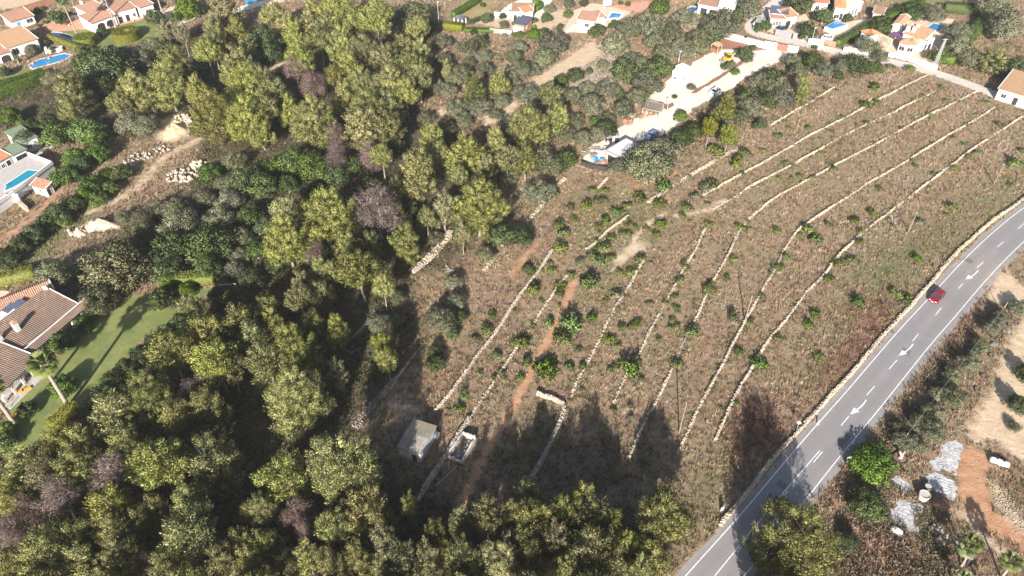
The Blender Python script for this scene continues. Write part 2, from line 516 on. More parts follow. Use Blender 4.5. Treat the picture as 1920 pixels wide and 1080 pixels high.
# ------------------------------------------------------------------ ground sheet with what grows and lies on it
GX0, GY0, GS = -240.0, 20.0, 0.95
gx = np.arange(GX0, 240.01, GS)
gy = np.arange(GY0, 350.01, GS)
NX, NY = len(gx), len(gy)
GXX, GYY = np.meshgrid(gx, gy)
MK = {k: np.zeros((NY, NX), dtype=np.float32) for k in ('sand', 'red', 'litter', 'green', 'grey', 'russet', 'hard', 'scrub', 'nograss')}
def win(pts, pad):
    p = np.array([(q[0], q[1]) for q in pts])
    i0, j0 = np.clip(((p.min(0) - pad - (GX0, GY0)) / GS).astype(int), 0, (NX - 1, NY - 1))
    i1, j1 = np.clip(((p.max(0) + pad - (GX0, GY0)) / GS).astype(int) + 2, 1, (NX, NY))
    return p, slice(j0, j1), slice(i0, i1)
def segdist(X, Y, p, closed):
    d = np.full(X.shape, 1e9)
    q = np.vstack([p, p[:1]]) if closed else p
    for a, b in zip(q[:-1], q[1:]):
        v = b - a
        u = np.clip(((X - a[0]) * v[0] + (Y - a[1]) * v[1]) / (v @ v + 1e-9), 0, 1)
        d = np.minimum(d, np.hypot(X - a[0] - u * v[0], Y - a[1] - u * v[1]))
    return d
def area(k, px, soft=2.0, val=1.0, world=False):
    pts = px if world else PP(px)
    p, sj, si = win(pts, soft)
    X, Y = GXX[sj, si], GYY[sj, si]
    d = segdist(X, Y, p, True)
    ins = np.zeros(X.shape, bool)
    q = np.vstack([p, p[:1]])
    for a, b in zip(q[:-1], q[1:]):
        c = (a[1] > Y) != (b[1] > Y)
        ins ^= c & (X < (b[0] - a[0]) * (Y - a[1]) / (b[1] - a[1] + 1e-12) + a[0])
    s = np.where(ins, d, -d)
    MK[k][sj, si] = np.maximum(MK[k][sj, si], val * np.clip(0.5 + s / (2 * soft), 0, 1))
def line(k, px, wid, soft=1.0, val=1.0, world=False):
    pts = resample(px, 3.0) if world else smooth_line(PP(px), 1)
    p, sj, si = win(pts, wid + soft)
    d = segdist(GXX[sj, si], GYY[sj, si], p, False)
    MK[k][sj, si] = np.maximum(MK[k][sj, si], val * np.clip(0.5 + (wid / 2 - d) / (2 * soft), 0, 1))
def samp(k, x, y):
    i = np.clip(((np.asarray(x) - GX0) / GS).round().astype(int), 0, NX - 1)
    j = np.clip(((np.asarray(y) - GY0) / GS).round().astype(int), 0, NY - 1)
    return MK[k][j, i]

# tracks and bare earth
RED_TRACK = [(1078, 528), (1070, 545), (1047, 602), (1020, 650), (997, 697), (972, 747), (930, 815), (892, 885), (862, 950), (850, 990)]
line('red', RED_TRACK, 1.5, 0.7)
line('red', [(1010, 455), (985, 480), (960, 520)], 2.0, 1.5, 0.8)
line('red', [(1185, 352), (1230, 340), (1262, 322)], 2.2, 1.4, 0.8)
line('sand', [(1246, 402), (1200, 430), (1175, 478), (1150, 507)], 1.6, 0.9, 0.8)
line('sand', [(1160, 485), (1185, 470), (1205, 462)], 3.5, 1.6, 0.75)
line('sand', [(1362, 376), (1325, 395), (1270, 404)], 2.4, 1.4, 0.7)
line('sand', [(1120, 88), (1085, 112), (1050, 135), (1012, 158)], 7.0, 2.0)
line('sand', [(975, 185), (950, 200), (915, 228)], 5.0, 1.8)
line('sand', [(960, 218), (930, 222)], 4, 2)
line('grey', [(1150, 110), (1110, 140), (1095, 165)], 13, 5, 0.9)
line('sand', [(372, 262), (330, 282), (300, 300), (262, 350), (215, 377), (160, 402)], 4.0, 2.2, 0.62)
line('red', [(360, 268), (320, 288), (280, 330)], 2.5, 1.8, 0.65)
line('green', [(160, 402), (107, 430), (70, 470), (30, 505), (0, 525)], 7, 2.5, 0.9)
line('sand', [(330, 228), (322, 252)], 8, 2.5)
line('red', [(0, 450), (40, 425), (75, 395), (110, 360)], 5, 2.0, 0.55)
line('sand', [(500, 132), (540, 115), (575, 98)], 1.8, 1.0)
line('sand', [(905, 116), (895, 122)], 4, 2)
line('sand', [(820, 215), (840, 205)], 2.5, 1.3)
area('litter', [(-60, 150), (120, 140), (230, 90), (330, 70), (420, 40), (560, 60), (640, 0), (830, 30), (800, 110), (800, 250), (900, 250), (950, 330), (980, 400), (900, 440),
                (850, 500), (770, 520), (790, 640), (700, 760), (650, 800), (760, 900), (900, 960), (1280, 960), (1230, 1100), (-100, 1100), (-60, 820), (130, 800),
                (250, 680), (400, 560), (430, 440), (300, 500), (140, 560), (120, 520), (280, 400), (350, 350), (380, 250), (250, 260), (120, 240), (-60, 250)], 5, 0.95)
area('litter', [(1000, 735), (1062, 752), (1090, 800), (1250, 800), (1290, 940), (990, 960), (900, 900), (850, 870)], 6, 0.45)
area('scrub', [(820, 90), (1000, 70), (1140, 90), (1250, 110), (1200, 180), (1120, 250), (1090, 290), (1060, 330), (960, 330), (900, 300), (800, 260), (810, 150)], 4)
area('scrub', [(1500, 100), (1600, 112), (1680, 120), (1560, 175), (1440, 235), (1330, 300), (1215, 330), (1200, 290), (1290, 215), (1400, 150)], 4)
area('scrub', [(280, 370), (420, 350), (480, 400), (440, 440), (300, 450), (150, 450), (190, 420)], 4)
area('scrub', [(1770, 130), (1920, 60), (1930, 150), (1860, 165)], 4, 0.8)
area('green', [(1600, 470), (1760, 400), (1930, 300), (1930, 350), (1780, 470), (1680, 580), (1600, 640), (1520, 700), (1560, 600)], 10, 0.85)
area('green', [(1280, 880), (1340, 840), (1400, 850), (1370, 940), (1300, 960)], 5, 0.65)
area('green', [(1445, 300), (1560, 240), (1700, 170), (1760, 180), (1600, 290), (1450, 370), (1340, 430), (1300, 400)], 9, 0.5)
area('green', [(1020, 330), (1260, 330), (1330, 400), (1230, 520), (1120, 660), (1020, 700), (960, 640), (1060, 520), (1000, 440)], 10, 0.55)
area('russet', [(1620, 560), (1670, 560), (1680, 640), (1620, 690), (1560, 720), (1540, 690)], 7, 0.95)
area('russet', [(1370, 760), (1450, 740), (1470, 830), (1400, 880), (1365, 830)], 6, 0.9)
area('russet', [(960, 460), (1100, 350), (1130, 380), (1030, 500), (940, 600), (870, 700), (840, 650)], 9, 0.55)
area('grey', [(1560, 440), (1640, 420), (1640, 480), (1560, 500)], 7, 0.5)
area('grey', [(1800, 270), (1900, 250), (1920, 300), (1830, 320)], 7, 0.5)
area('sand', [(705, 742), (792, 738), (812, 775), (800, 792), (748, 800), (715, 780)], 4, 0.6)
area('sand', [(1862, 522), (1888, 508), (1915, 535), (1950, 560), (1960, 590), (1885, 572), (1852, 560)], 2.0, 1.0)
area('sand', [(1960, 575), (1925, 590), (1895, 630), (1872, 690), (1856, 740), (1815, 795), (1818, 830), (1870, 830), (1890, 850), (1960, 880), (1960, 700), (1915, 690), (1960, 640)], 2.5, 0.95)
area('scrub', [(1700, 830), (1790, 700), (1850, 620), (1880, 590), (1840, 590), (1740, 690), (1640, 830), (1560, 930), (1540, 1000), (1580, 1110), (1800, 1110), (1790, 1000), (1700, 900)], 2, 0.9)
area('red', [(1815, 832), (1860, 852), (1850, 892), (1865, 960), (1915, 997), (1960, 1060), (1890, 1015), (1815, 982), (1800, 950), (1795, 872), (1803, 845)], 1.6, 0.95)
line('sand', [(1870, 920), (1890, 960), (1930, 1000)], 3, 1.8, 0.7)
line('sand', [(1800, 960), (1835, 1000), (1880, 1040)], 2.5, 1.8, 0.7)
line('red', [(1560, 945), (1600, 985), (1640, 1035), (1680, 1085)], 1.3, 1.0, 0.7)
area('russet', [(1570, 880), (1700, 720), (1760, 620), (1830, 570), (1850, 600), (1720, 800), (1640, 900), (1560, 960), (1540, 930)], 3, 0.55)
area('russet', [(1555, 950), (1660, 905), (1690, 950), (1700, 1000), (1780, 1040), (1800, 1110), (1540, 1110)], 3, 0.6)
area('green', [(1700, 960), (1780, 950), (1800, 1000), (1760, 1060), (1700, 1020)], 3, 0.6)
area('sand', [(1558, 92), (1600, 104), (1640, 112), (1625, 118), (1580, 110), (1550, 104)], 2.5, 0.9)
area('sand', [(1665, 108), (1742, 132), (1735, 140), (1660, 118)], 2, 0.9)
area('red', [(1140, 0), (1290, 0), (1210, 22), (1170, 24)], 3, 0.9)
area('sand', [(880, 42), (940, 30), (1040, 10), (1075, 25), (1060, 60), (960, 60)], 3, 0.85)
area('red', [(985, 62), (1075, 45), (1075, 65), (1000, 72)], 3, 0.7)
area('sand', [(1282, 42), (1340, 22), (1352, 30), (1300, 50)], 2.5, 0.9)
area('sand', [(0, 20), (110, 4), (130, -10), (-40, -10)], 2, 0.85)

# ------------------------------------------------------------------ the asphalt road
LL = [(1960, 364), (1920, 391), (1885, 416), (1837, 457), (1800, 496), (1760, 539), (1740, 562), (1690, 615), (1655, 657), (1605, 715), (1565, 760), (1521, 810), (1440, 904), (1405, 946), (1342, 1015), (1285, 1080), (1180, 1205)]
RR = [(1960, 417), (1920, 452), (1882, 490), (1862, 510), (1835, 540), (1790, 594), (1740, 650), (1690, 712), (1652, 762), (1612, 810), (1576, 852), (1535, 905), (1505, 944), (1440, 1030), (1396, 1080), (1290, 1205)]
rl = resample(smooth_line(PP(LL)), 1.0)
rr = resample(smooth_line(PP(RR)), 1.0)
rc = []
for p in rl:
    k = np.argmin(np.hypot(*(rr - p).T))
    rc.append((p + rr[k]) / 2)
rc = np.array(rc)
for _ in range(6):
    rc[1:-1] = (rc[:-2] + 2 * rc[1:-1] + rc[2:]) / 4
d0, d1 = rc[0] - rc[3], rc[-1] - rc[-4]
rc = np.vstack([rc[0] + d0 / np.linalg.norm(d0) * 120, rc, rc[-1] + d1 / np.linalg.norm(d1) * 120])
rc = resample(rc, 1.0)
HALF = 2.85
def road():
    n = len(rc)
    offs = [-HALF - 1.25, -HALF, -1.4, 0, 1.4, HALF, HALF + 1.05]     # negative = field side is found below
    # which side is the field (towards the camera's left)
    side = 1 if offset(rc, 1)[n // 2][0] < rc[n // 2][0] else -1
    V = []
    dust = []
    ap = P(1868, 520)
    for o in offs:
        q = offset(rc, o * side)
        wob = np.random.default_rng(int(o * 100) + 900).normal(0, 0.09 if abs(o) > HALF + 0.5 else 0, q.shape)
        q = q + wob
        V.append(np.c_[q, np.full(n, 0.012)])
        dd = np.hypot(q[:, 0] - ap[0], q[:, 1] - ap[1])
        dust.append(np.clip(1.1 - dd / 9, 0, 0.9) + (0.55 if abs(o) > HALF + 0.5 else 0))
    V = np.vstack(V)
    m = len(offs)
    i = np.arange(n - 1)
    Fq = np.vstack([np.stack([k * n + i, (k + 1) * n + i, (k + 1) * n + i + 1, k * n + i + 1], 1) for k in range(m - 1)])
    if side > 0:
        Fq = Fq[:, ::-1]
    me = np_mesh('road', V, Fq, ['asphalt'])
    at = me.attributes.new('dust', 'FLOAT', 'POINT')
    at.data.foreach_set('value', np.concatenate(dust).astype(np.float32))
    at = me.attributes.new('wear', 'FLOAT', 'POINT')
    at.data.foreach_set('value', np.repeat(np.array([0, 0.1, 0.6, 0.05, 0.6, 0.1, 0], dtype=np.float32), n))
    o = structure(link('road', me))
    return o, side
ROAD, SIDE = road()
line('hard', rc, 2 * HALF + 2.0, 0.4, world=True)
strip('edge_line', rc, SIDE * (HALF - 0.07), SIDE * (HALF + 0.07), 0.017, 'paint', ROAD)
strip('edge_line', rc, -SIDE * (HALF + 0.07), -SIDE * (HALF - 0.07), 0.017, 'paint', ROAD)
def mark(a, b, w=0.13):
    A, B = P(*a), P(*b)
    A2, B2 = np.array([A[0], A[1]]), np.array([B[0], B[1]])
    strip('lane_mark', np.array([A2, (A2 + B2) / 2, B2]), -w / 2, w / 2, 0.017, 'paint', ROAD)
for a, b in [((1765, 577), (1754, 591)), ((1722, 626), (1711, 640)), ((1682, 675), (1667, 692)), ((1640, 724), (1625, 741)), ((1592, 780), (1577, 798)),
             ((1920, 419), (1909, 429)), ((1881, 454), (1870, 463)), ((1844, 491), (1832, 502)), ((1805, 532), (1797, 541)),
             ((1542, 847), (1525, 867)), ((1477, 921), (1457, 945)), ((1404, 1009), (1382, 1035))]:
    mark(a, b)
mark((1537, 845), (1440, 957))
mark((1440, 957), (1340, 1080))
def arrow(a, b):
    # curved keep-right arrow painted on the asphalt: tail a, tip b
    A, B = P(*a), P(*b)
    d = (B - A).to_2d()
    L = d.length
    d.normalize()
    s = Vector((-d.y, d.x))
    pts = [A.to_2d() + d * (L * 0.66 * u) + s * (L * 0.05 * math.sin(u * math.pi * 0.8)) for u in [k / 10 for k in range(11)]]
    strip('arrow_mark', np.array([tuple(p) for p in pts]), -0.10, 0.10, 0.017, 'paint', ROAD)
    p = pts[-1]
    t = (B.to_2d() - p).normalized()
    q = Vector((-t.y, t.x))
    sheet('arrow_mark', [p + q * 0.55 - t * 0.1, B.to_2d(), p - q * 0.55 - t * 0.1], 0.018, 'paint', ROAD)
arrow((1712, 645), (1685, 667))
arrow((1624, 750), (1594, 777))
arrow((1834, 507), (1810, 524))
for a, b, w_ in (((1702, 655), (1694, 664), 1.5), ((1590, 815), (1570, 838), 1.0), ((1818, 485), (1812, 491), 1.8), ((1470, 905), (1462, 914), 1.4)):
    A, B = P(*a), P(*b)
    strip('repair_patch', np.array([(A.x, A.y), ((A.x + B.x) / 2, (A.y + B.y) / 2), (B.x, B.y)]), -w_ / 2, w_ / 2, 0.0145, 'asphalt_patch', ROAD)

# ------------------------------------------------------------------ paved and mown surfaces
def surf(name, px, z, mat, soft=0.6, rag=None, seed=1, kind='structure'):
    w = PP(px)
    area('hard', px, soft)
    pts = ragged(w, rag[0], rag[1], seed) if rag else w
    o = sheet(name, pts, z, mat)
    o['kind'] = kind
    return o
COURT = [(1213, 188), (1257, 152), (1300, 117), (1335, 98), (1352, 92), (1415, 96), (1440, 90), (1489, 95), (1454, 118), (1403, 141), (1373, 166), (1334, 187), (1300, 205),
         (1268, 233), (1247, 252), (1188, 266), (1168, 282), (1150, 302), (1120, 312), (1092, 300), (1110, 276), (1150, 250), (1172, 232), (1235, 212), (1250, 203)]
surf('gravel_yard', COURT, 0.010, 'gravel', 0.8, (2.0, 0.30), 3)
LANE = [(1500, -30), (1462, 0), (1440, 18), (1414, 40), (1406, 57), (1428, 67), (1480, 77), (1520, 85), (1566, 96), (1620, 107), (1690, 120), (1742, 133), (1790, 149), (1850, 171), (1930, 202), (2000, 230)]
lane_pts = resample(smooth_line(PP(LANE)), 1.5)
line('hard', LANE, 4.6, 0.5)
structure(strip('lane', lane_pts, -2.2, 2.2, 0.012, 'lane'))
LAWN = [(166, 592), (120, 655), (62, 722), (20, 762), (0, 800), (-40, 850), (40, 850), (120, 800), (150, 775), (192, 715), (262, 640), (340, 594), (396, 545), (345, 540), (300, 548), (250, 556), (205, 562)]
surf('lawn', LAWN, 0.010, 'lawn', 0.8, (2.0, 0.25), 4)
surf('garden_lawn', [(100, 52), (150, 44), (215, 52), (262, 38), (300, 48), (292, 75), (240, 85), (190, 98), (165, 96), (95, 68)], 0.010, 'lawn', 0.8)
surf('garden_lawn', [(-30, 165), (0, 145), (40, 130), (66, 130), (90, 128), (70, 140), (30, 155)], 0.010, 'lawn', 0.8)
surf('tiled_terrace', [(70, 45), (100, 40), (150, 28), (170, 45), (255, 30), (270, 33), (262, 38), (215, 50), (150, 56), (100, 60)], 0.016, 'terracotta', 0.8)
surf('dry_lawn', [(920, -6), (936, 11), (905, 28), (877, 34), (862, 30), (890, 10)], 0.012, 'lawn_dry', 0.8)
surf('garden_lawn', [(1274, 20), (1300, 4), (1345, 8), (1352, 16), (1320, 30), (1300, 32)], 0.010, 'lawn', 0.8)
surf('meadow', [(1660, -12), (1780, -12), (1772, 5), (1660, 3)], 0.010, 'lawn', 0.8)
surf('house_patio', [(1425, 55), (1470, 45), (1510, 25), (1530, 60), (1500, 72), (1455, 64)], 0.011, 'paving_tan', 0.6)
surf('house_patio', [(1580, 92), (1620, 74), (1660, 62), (1700, 26), (1790, 36), (1765, 70), (1775, 110), (1752, 127), (1668, 103), (1640, 98)], 0.011, 'paving_tan', 0.6)
surf('house_patio', [(1540, 74), (1590, 40), (1640, 34), (1628, 55), (1568, 84)], 0.011, 'paving_tan', 0.6)
surf('house_patio', [(1056, 60), (1075, 20), (1110, 6), (1190, 16), (1180, 26), (1135, 52), (1100, 62)], 0.011, 'paving_tan', 0.6)
surf('house_patio', [(925, 36), (950, 10), (985, -5), (1040, -5), (1010, 36)], 0.011, 'gravel', 0.6)
surf('villa_drive', [(-10, 545), (15, 545), (20, 560), (10, 580), (-10, 585)], 0.011, 'paving_tan', 0.6)
surf('garden_path', [(300, 18), (335, 10), (340, 14), (312, 40), (305, 36)], 0.012, 'paving_tan', 0.4)
surf('garden_path', [(338, 38), (372, 26), (375, 30), (330, 50)], 0.012, 'gravel', 0.4)
structure(strip('track', resample(smooth_line(PP([(395, 32), (470, 12), (560, -12)])), 2.0), -2.2, 2.2, 0.012, 'gravel'))
line('hard', [(395, 32), (470, 12), (560, -12)], 4.5, 0.5)
structure(strip('garden_path', resample(smooth_line(PP([(62, 292), (95, 275), (116, 264)])), 2.0), -1.0, 1.0, 0.012, 'concrete'))
surf('timber_deck', [(1352, 88), (1397, 93), (1399, 83), (1360, 72)], 0.05, 'deck_red', 0.5)
surf('terrace_soil', [(1140, 12), (1215, 2), (1225, 20), (1190, 24)], 0.013, 'terracotta', 0.5)
surf('flower_bed', [(1296, 174), (1340, 147), (1382, 121), (1392, 108), (1400, 112), (1390, 122), (1345, 150), (1303, 175)], 0.03, 'earth_brown', 0.4, (1.5, 0.15), 8)
surf('flower_bed', [(1222, 192), (1240, 190), (1250, 196), (1238, 201)], 0.03, 'earth_brown', 0.4)
surf('flower_bed', [(1240, 200), (1262, 192), (1264, 198), (1250, 206)], 0.03, 'earth_brown', 0.4)
surf('flower_bed', [(1398, 93), (1440, 92), (1480, 88), (1430, 82), (1400, 84)], 0.03, 'earth_brown', 0.4)

def ground():
    ex = np.concatenate([[-6000, -1500, -500], gx, [500, 1500, 6000]])
    ey = np.concatenate([[-6000, -1500, -300], gy, [600, 1800, 8000]])
    X, Y = np.meshgrid(ex, ey)
    V = np.stack([X.ravel(), Y.ravel(), np.zeros(X.size)], 1)
    nx, ny = len(ex), len(ey)
    j, i = np.meshgrid(np.arange(ny - 1), np.arange(nx - 1), indexing='ij')
    a = (j * nx + i).ravel()
    me = np_mesh('ground', V, np.stack([a, a + 1, a + nx + 1, a + nx], 1), ['ground'])
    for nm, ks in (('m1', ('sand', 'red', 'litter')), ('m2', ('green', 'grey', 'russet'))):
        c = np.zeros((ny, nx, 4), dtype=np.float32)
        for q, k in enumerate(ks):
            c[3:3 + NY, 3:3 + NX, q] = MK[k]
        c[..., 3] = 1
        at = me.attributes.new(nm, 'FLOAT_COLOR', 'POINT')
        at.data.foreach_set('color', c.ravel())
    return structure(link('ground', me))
ground()

# ------------------------------------------------------------------ dry-stone walls
CUBE = np.array([(-1, -1, -1), (1, -1, -1), (1, 1, -1), (-1, 1, -1), (-1, -1, 1), (1, -1, 1), (1, 1, 1), (-1, 1, 1)], float) / 2
CF = np.array([(3, 2, 1, 0), (4, 5, 6, 7), (0, 1, 5, 4), (1, 2, 6, 5), (2, 3, 7, 6), (3, 0, 4, 7)])
def stones_mesh(name, C, S, rg, mats):
    # C centres (n,3), S sizes (n,3): uneven blocks, each turned a little
    n = len(C)
    V = CUBE[None] * S[:, None, :] * (1 + rg.uniform(-0.22, 0.22, (n, 8, 3)))
    V[:, 4:, :2] *= 0.82
    a, b = rg.uniform(0, 2 * np.pi, n), rg.normal(0, 0.16, n)
    ca, sa, cb, sb = np.cos(a), np.sin(a), np.cos(b), np.sin(b)
    x, y, z = V[..., 0], V[..., 1], V[..., 2]
    y, z = y * cb[:, None] - z * sb[:, None], y * sb[:, None] + z * cb[:, None]
    x, y = x * ca[:, None] - y * sa[:, None], x * sa[:, None] + y * ca[:, None]
    V = np.stack([x, y, z], -1) + C[:, None, :]
    Fq = (np.arange(n) * 8)[:, None, None] + CF[None]
    return np_mesh(name, V.reshape(-1, 3), Fq.reshape(-1, 4), mats, midx=np.repeat(np.clip((C[:, 0] * 0.13 + C[:, 1] * 0.09 + rg.normal(0, 0.7, n)).astype(int) % len(mats), 0, len(mats) - 1), 6))
wall_id = 0
WALLS = []
def stone_wall(px, label, wid=0.34, hgt=0.44, ruin=0.25, size=0.23, mats=('stone', 'rock_pale', 'stone_grey', 'rock_pale', 'stone'), z=0, spill=0.7, keep=0.0):
    global wall_id
    wall_id += 1
    rg = np.random.default_rng(500 + wall_id)
    if not keep:
        ruin = ruin * 0.8 + 0.40
    pts = resample(smooth_line(PP(px)), size * 0.8)
    n = len(pts)
    # height comes and goes where the wall has slumped
    s = np.linspace(0, n * size * 0.8, n)
    wav = 0.5 + 0.5 * np.sin(s * 0.21 + wall_id) * np.sin(s * 0.083 + 2 * wall_id) + rg.normal(0, 0.12, n)
    gap = np.interp(s, np.arange(0, s[-1] + 6, 3), rg.uniform(0, 1, len(np.arange(0, s[-1] + 6, 3))))
    hh = hgt * np.clip(1.08 - ruin * 1.3 * wav - ruin * 2.0 * np.clip(gap - 0.5, 0, 1), keep, 1)
    C, S = [], []
    t = np.gradient(pts, axis=0)
    t /= np.linalg.norm(t, axis=1)[:, None]
    nr = np.stack([-t[:, 1], t[:, 0]], 1)
    wob = np.interp(s, np.arange(0, s[-1] + 8, 4), rg.normal(0, 0.08, len(np.arange(0, s[-1] + 8, 4))))
    for lay in range(int(math.ceil(hgt / (size * 0.75)))):
        zz = (lay + 0.45) * size * 0.75
        for u in np.linspace(-0.5, 0.5, max(3, int(wid / size * 0.9) + 1)):
            ok = (zz < hh + rg.normal(0, 0.08, n))
            m = int(ok.sum())
            if not m:
                continue
            q = pts[ok] + nr[ok] * (u * (wid - size * 0.6) * (1 - 0.12 * lay) + wob[ok] + rg.normal(0, 0.05, m))[:, None]
            C.append(np.c_[q, np.full(m, zz) + rg.normal(0, 0.03, m)])
            S.append(rg.uniform(0.75, 1.25, (m, 3)) * (size * 1.15, size, size * 0.85))
    m = int(n * spill)
    k = rg.integers(0, n, m)
    C.append(np.c_[pts[k] + nr[k] * rg.normal(0, wid * 0.95, m)[:, None], np.full(m, size * 0.15)])
    S.append(rg.uniform(0.3, 0.9, (m, 3)) * size)
    me = stones_mesh('stone_wall', np.vstack(C), np.vstack(S), rg, list(mats))
    o = tag(link('stone_wall', me), label, 'stone wall', 'dry-stone walls around the terraced field')
    line('nograss', pts, wid + 0.1, 0.3, world=True)
    WALLS.append(pts)
    return o
W = stone_wall
W([(1742, 139), (1700, 160), (1647, 187), (1592, 217), (1522, 252), (1490, 270), (1447, 296), (1427, 307), (1370, 337), (1318, 366)], 'pale dry-stone terrace wall whose far end meets the lane beside the lattice mast', ruin=0.15)
W([(1563, 165), (1510, 197), (1487, 210), (1445, 235)], 'short dry-stone wall along the edge of the scrub above the terraces', ruin=0.4)
W([(1386, 278), (1355, 292), (1310, 320), (1260, 347), (1242, 362), (1215, 380)], 'broken dry-stone wall below the olive clump and the white-roofed workshop', ruin=0.45, wid=0.8)
W([(1177, 406), (1142, 430), (1117, 455), (1100, 468)], 'short bright dry-stone wall among the dense bushes of the upper field', ruin=0.2)
W([(1757, 170), (1697, 200), (1662, 217), (1605, 242), (1572, 260), (1540, 279), (1482, 310), (1435, 335), (1405, 350), (1370, 375), (1335, 392)], 'half-collapsed dry-stone terrace wall, low and gappy, between two intact ones', ruin=0.7)
W([(1833, 172), (1780, 197), (1710, 232), (1650, 265), (1565, 310), (1517, 337), (1472, 360), (1435, 382), (1400, 415), (1382, 440), (1362, 482), (1342, 517), (1325, 550), (1305, 595), (1292, 617), (1272, 662), (1255, 700), (1227, 760), (1205, 800), (1180, 860)], 'third long dry-stone terrace wall up from the asphalt road', ruin=0.35)
W([(1865, 202), (1827, 225), (1760, 265), (1702, 300), (1632, 342), (1560, 387), (1512, 420), (1497, 430), (1477, 457), (1462, 487), (1445, 517), (1422, 555), (1395, 607), (1360, 670), (1330, 730), (1312, 762), (1292, 805), (1270, 850)], 'second long dry-stone terrace wall up from the asphalt road', ruin=0.25)
W([(1917, 219), (1900, 230), (1840, 267), (1802, 295), (1777, 315), (1735, 347), (1677, 390), (1625, 430), (1590, 462), (1560, 495), (1525, 537), (1515, 545), (1467, 607), (1437, 642), (1422, 665), (1405, 697), (1385, 727), (1357, 787), (1340, 825)], 'first long dry-stone terrace wall up from the asphalt road', ruin=0.2)
W([(1322, 428), (1305, 467), (1275, 515), (1260, 545), (1240, 582), (1210, 637), (1200, 660), (1170, 712), (1150, 755)], 'fourth dry-stone terrace wall up from the road, with a gap halfway', ruin=0.4)
W([(1208, 487), (1195, 505), (1185, 527), (1157, 570), (1135, 610), (1110, 665), (1100, 685), (1082, 712), (1070, 745)], 'fifth dry-stone terrace wall up from the road, ending at the old enclosure', ruin=0.3)
W([(1035, 470), (1012, 507), (987, 537), (960, 578), (912, 645), (880, 690), (855, 725), (815, 772)], 'straight narrow wall of a stone water channel leading to the old hut', wid=0.42, hgt=0.5, ruin=0.05, spill=0.03, keep=0.6)
W([(1062, 517), (1030, 560), (1007, 595), (995, 617), (960, 666), (927, 717), (892, 765), (875, 792)], 'dry-stone wall between the water channel and the red earth track', ruin=0.35)
W([(845, 435), (827, 462), (802, 487), (772, 510)], 'wide pale stone wall at the edge of the pine wood', wid=1.6, hgt=0.9, ruin=0.3, spill=0.5)
W([(1060, 335), (1035, 355), (1015, 387), (987, 417)], 'short stone wall beside the dead branches below the junk yard', ruin=0.3, wid=0.8)
W([(932, 477), (907, 507)], 'tiny stretch of stone wall beside a dark green bush', ruin=0.3, wid=0.8)
W([(1139, 335), (1120, 355)], 'tiny stretch of stone wall just below the black sheet fence', ruin=0.2, wid=0.5)
W([(968, 365), (990, 345), (1008, 338)], 'low stone wall half hidden under the tall pines', ruin=0.4)
W([(796, 640), (778, 665), (760, 690), (742, 715)], 'ruined stone wall in the shade of the pines behind the hut', mats=('stone_grey', 'stone'), ruin=0.5)
W([(742, 712), (710, 745), (690, 770), (665, 800)], 'long grey stone bank in shade beside the old hut', mats=('stone_grey', 'stone_grey', 'stone'), wid=1.2, ruin=0.3, spill=0.4)
W([(722, 565), (700, 590), (672, 625), (640, 652)], 'grey rubble wall in the dark pine wood', mats=('stone_grey',), ruin=0.4, spill=0.4)
W([(1007, 740), (1035, 748), (1060, 757), (1054, 780), (1042, 812), (1020, 858), (997, 897), (985, 915)], 'thick grey stone wall bending round the abandoned enclosure', wid=0.6, hgt=0.75, mats=('stone_grey', 'stone_grey', 'stone'), ruin=0.25, keep=0.35)
W([(880, 786), (868, 806), (838, 853), (815, 889), (797, 915), (785, 940)], 'old grey stone wall running past the roofless pen', wid=0.7, hgt=0.9, mats=('stone_grey', 'stone'), ruin=0.2, keep=0.4)
W([(1960, 344), (1920, 372), (1870, 407), (1815, 452), (1775, 495), (1740, 537), (1715, 565), (1647, 637), (1577, 725), (1497, 807), (1440, 872), (1410, 910), (1372, 957), (1350, 985)], 'low pale stone wall following the asphalt road along the field edge', wid=0.5, hgt=0.45, ruin=0.15, keep=0.4)
W([(1213, 189), (1235, 170), (1257, 151)], 'stone retaining wall along the gravel yard below the white cube hut', wid=0.6, hgt=0.8, ruin=0.1, mats=('rock_pale', 'stone'))
W([(430, 37), (470, 25), (510, 10), (545, -5)], 'rough stone wall along the gravel track above the pines', wid=1.4, hgt=1.3, size=0.5, ruin=0.2, mats=('rock_pale', 'earth_tan'))
W([(1760, 128), (1775, 120)], 'short stone wall at the foot of the lattice mast', ruin=0.2)

def rock_pile(px, rx, ry, hgt, label, seed, size=0.6, mats=('rock_pale', 'rock_pale', 'stone_grey', 'stone'), n=None):
    rg = np.random.default_rng(seed)
    c = P(*px)
    k = depth(c) / F
    rx, ry = rx * k, ry * k / 0.6
    n = n or int(rx * ry * 4 / size)
    r, a = np.sqrt(rg.uniform(0, 1, n)), rg.uniform(0, 6.283, n)
    if size < 0.2:                         # loose chippings: thin out towards the edges
        r = np.abs(rg.normal(0, 0.6, n))
    z = np.clip(hgt * (1 - np.clip(r, 0, 1) ** 1.5) + rg.normal(0, 0.05, n), 0.12 if size > 0.2 else 0.03, None)
    C = np.c_[c[0] + r * rx * np.cos(a), c[1] + r * ry * np.sin(a), z * rg.uniform(0.3, 1, n)]
    S = rg.uniform(0.5, 1.35, (n, 3)) * size * np.array([1.1, 0.9, 0.75])
    me = stones_mesh('rock_pile', C, S, rg, list(mats))
    me.transform(Matrix.Translation((-c[0], -c[1], 0)))
    o = tag(link('rock_pile', me, loc=(c[0], c[1], 0)), label, 'rock pile', 'heaps of pale rock')
    if size < 0.2:
        o['kind'] = 'stuff'
    return o
rock_pile((345, 330), 32, 15, 1.0, 'big spread heap of pale boulders beside a green shrub', 1, 0.75)
rock_pile((372, 310), 16, 10, 1.2, 'pale boulders piled up at the foot of the pines', 2, 0.75)
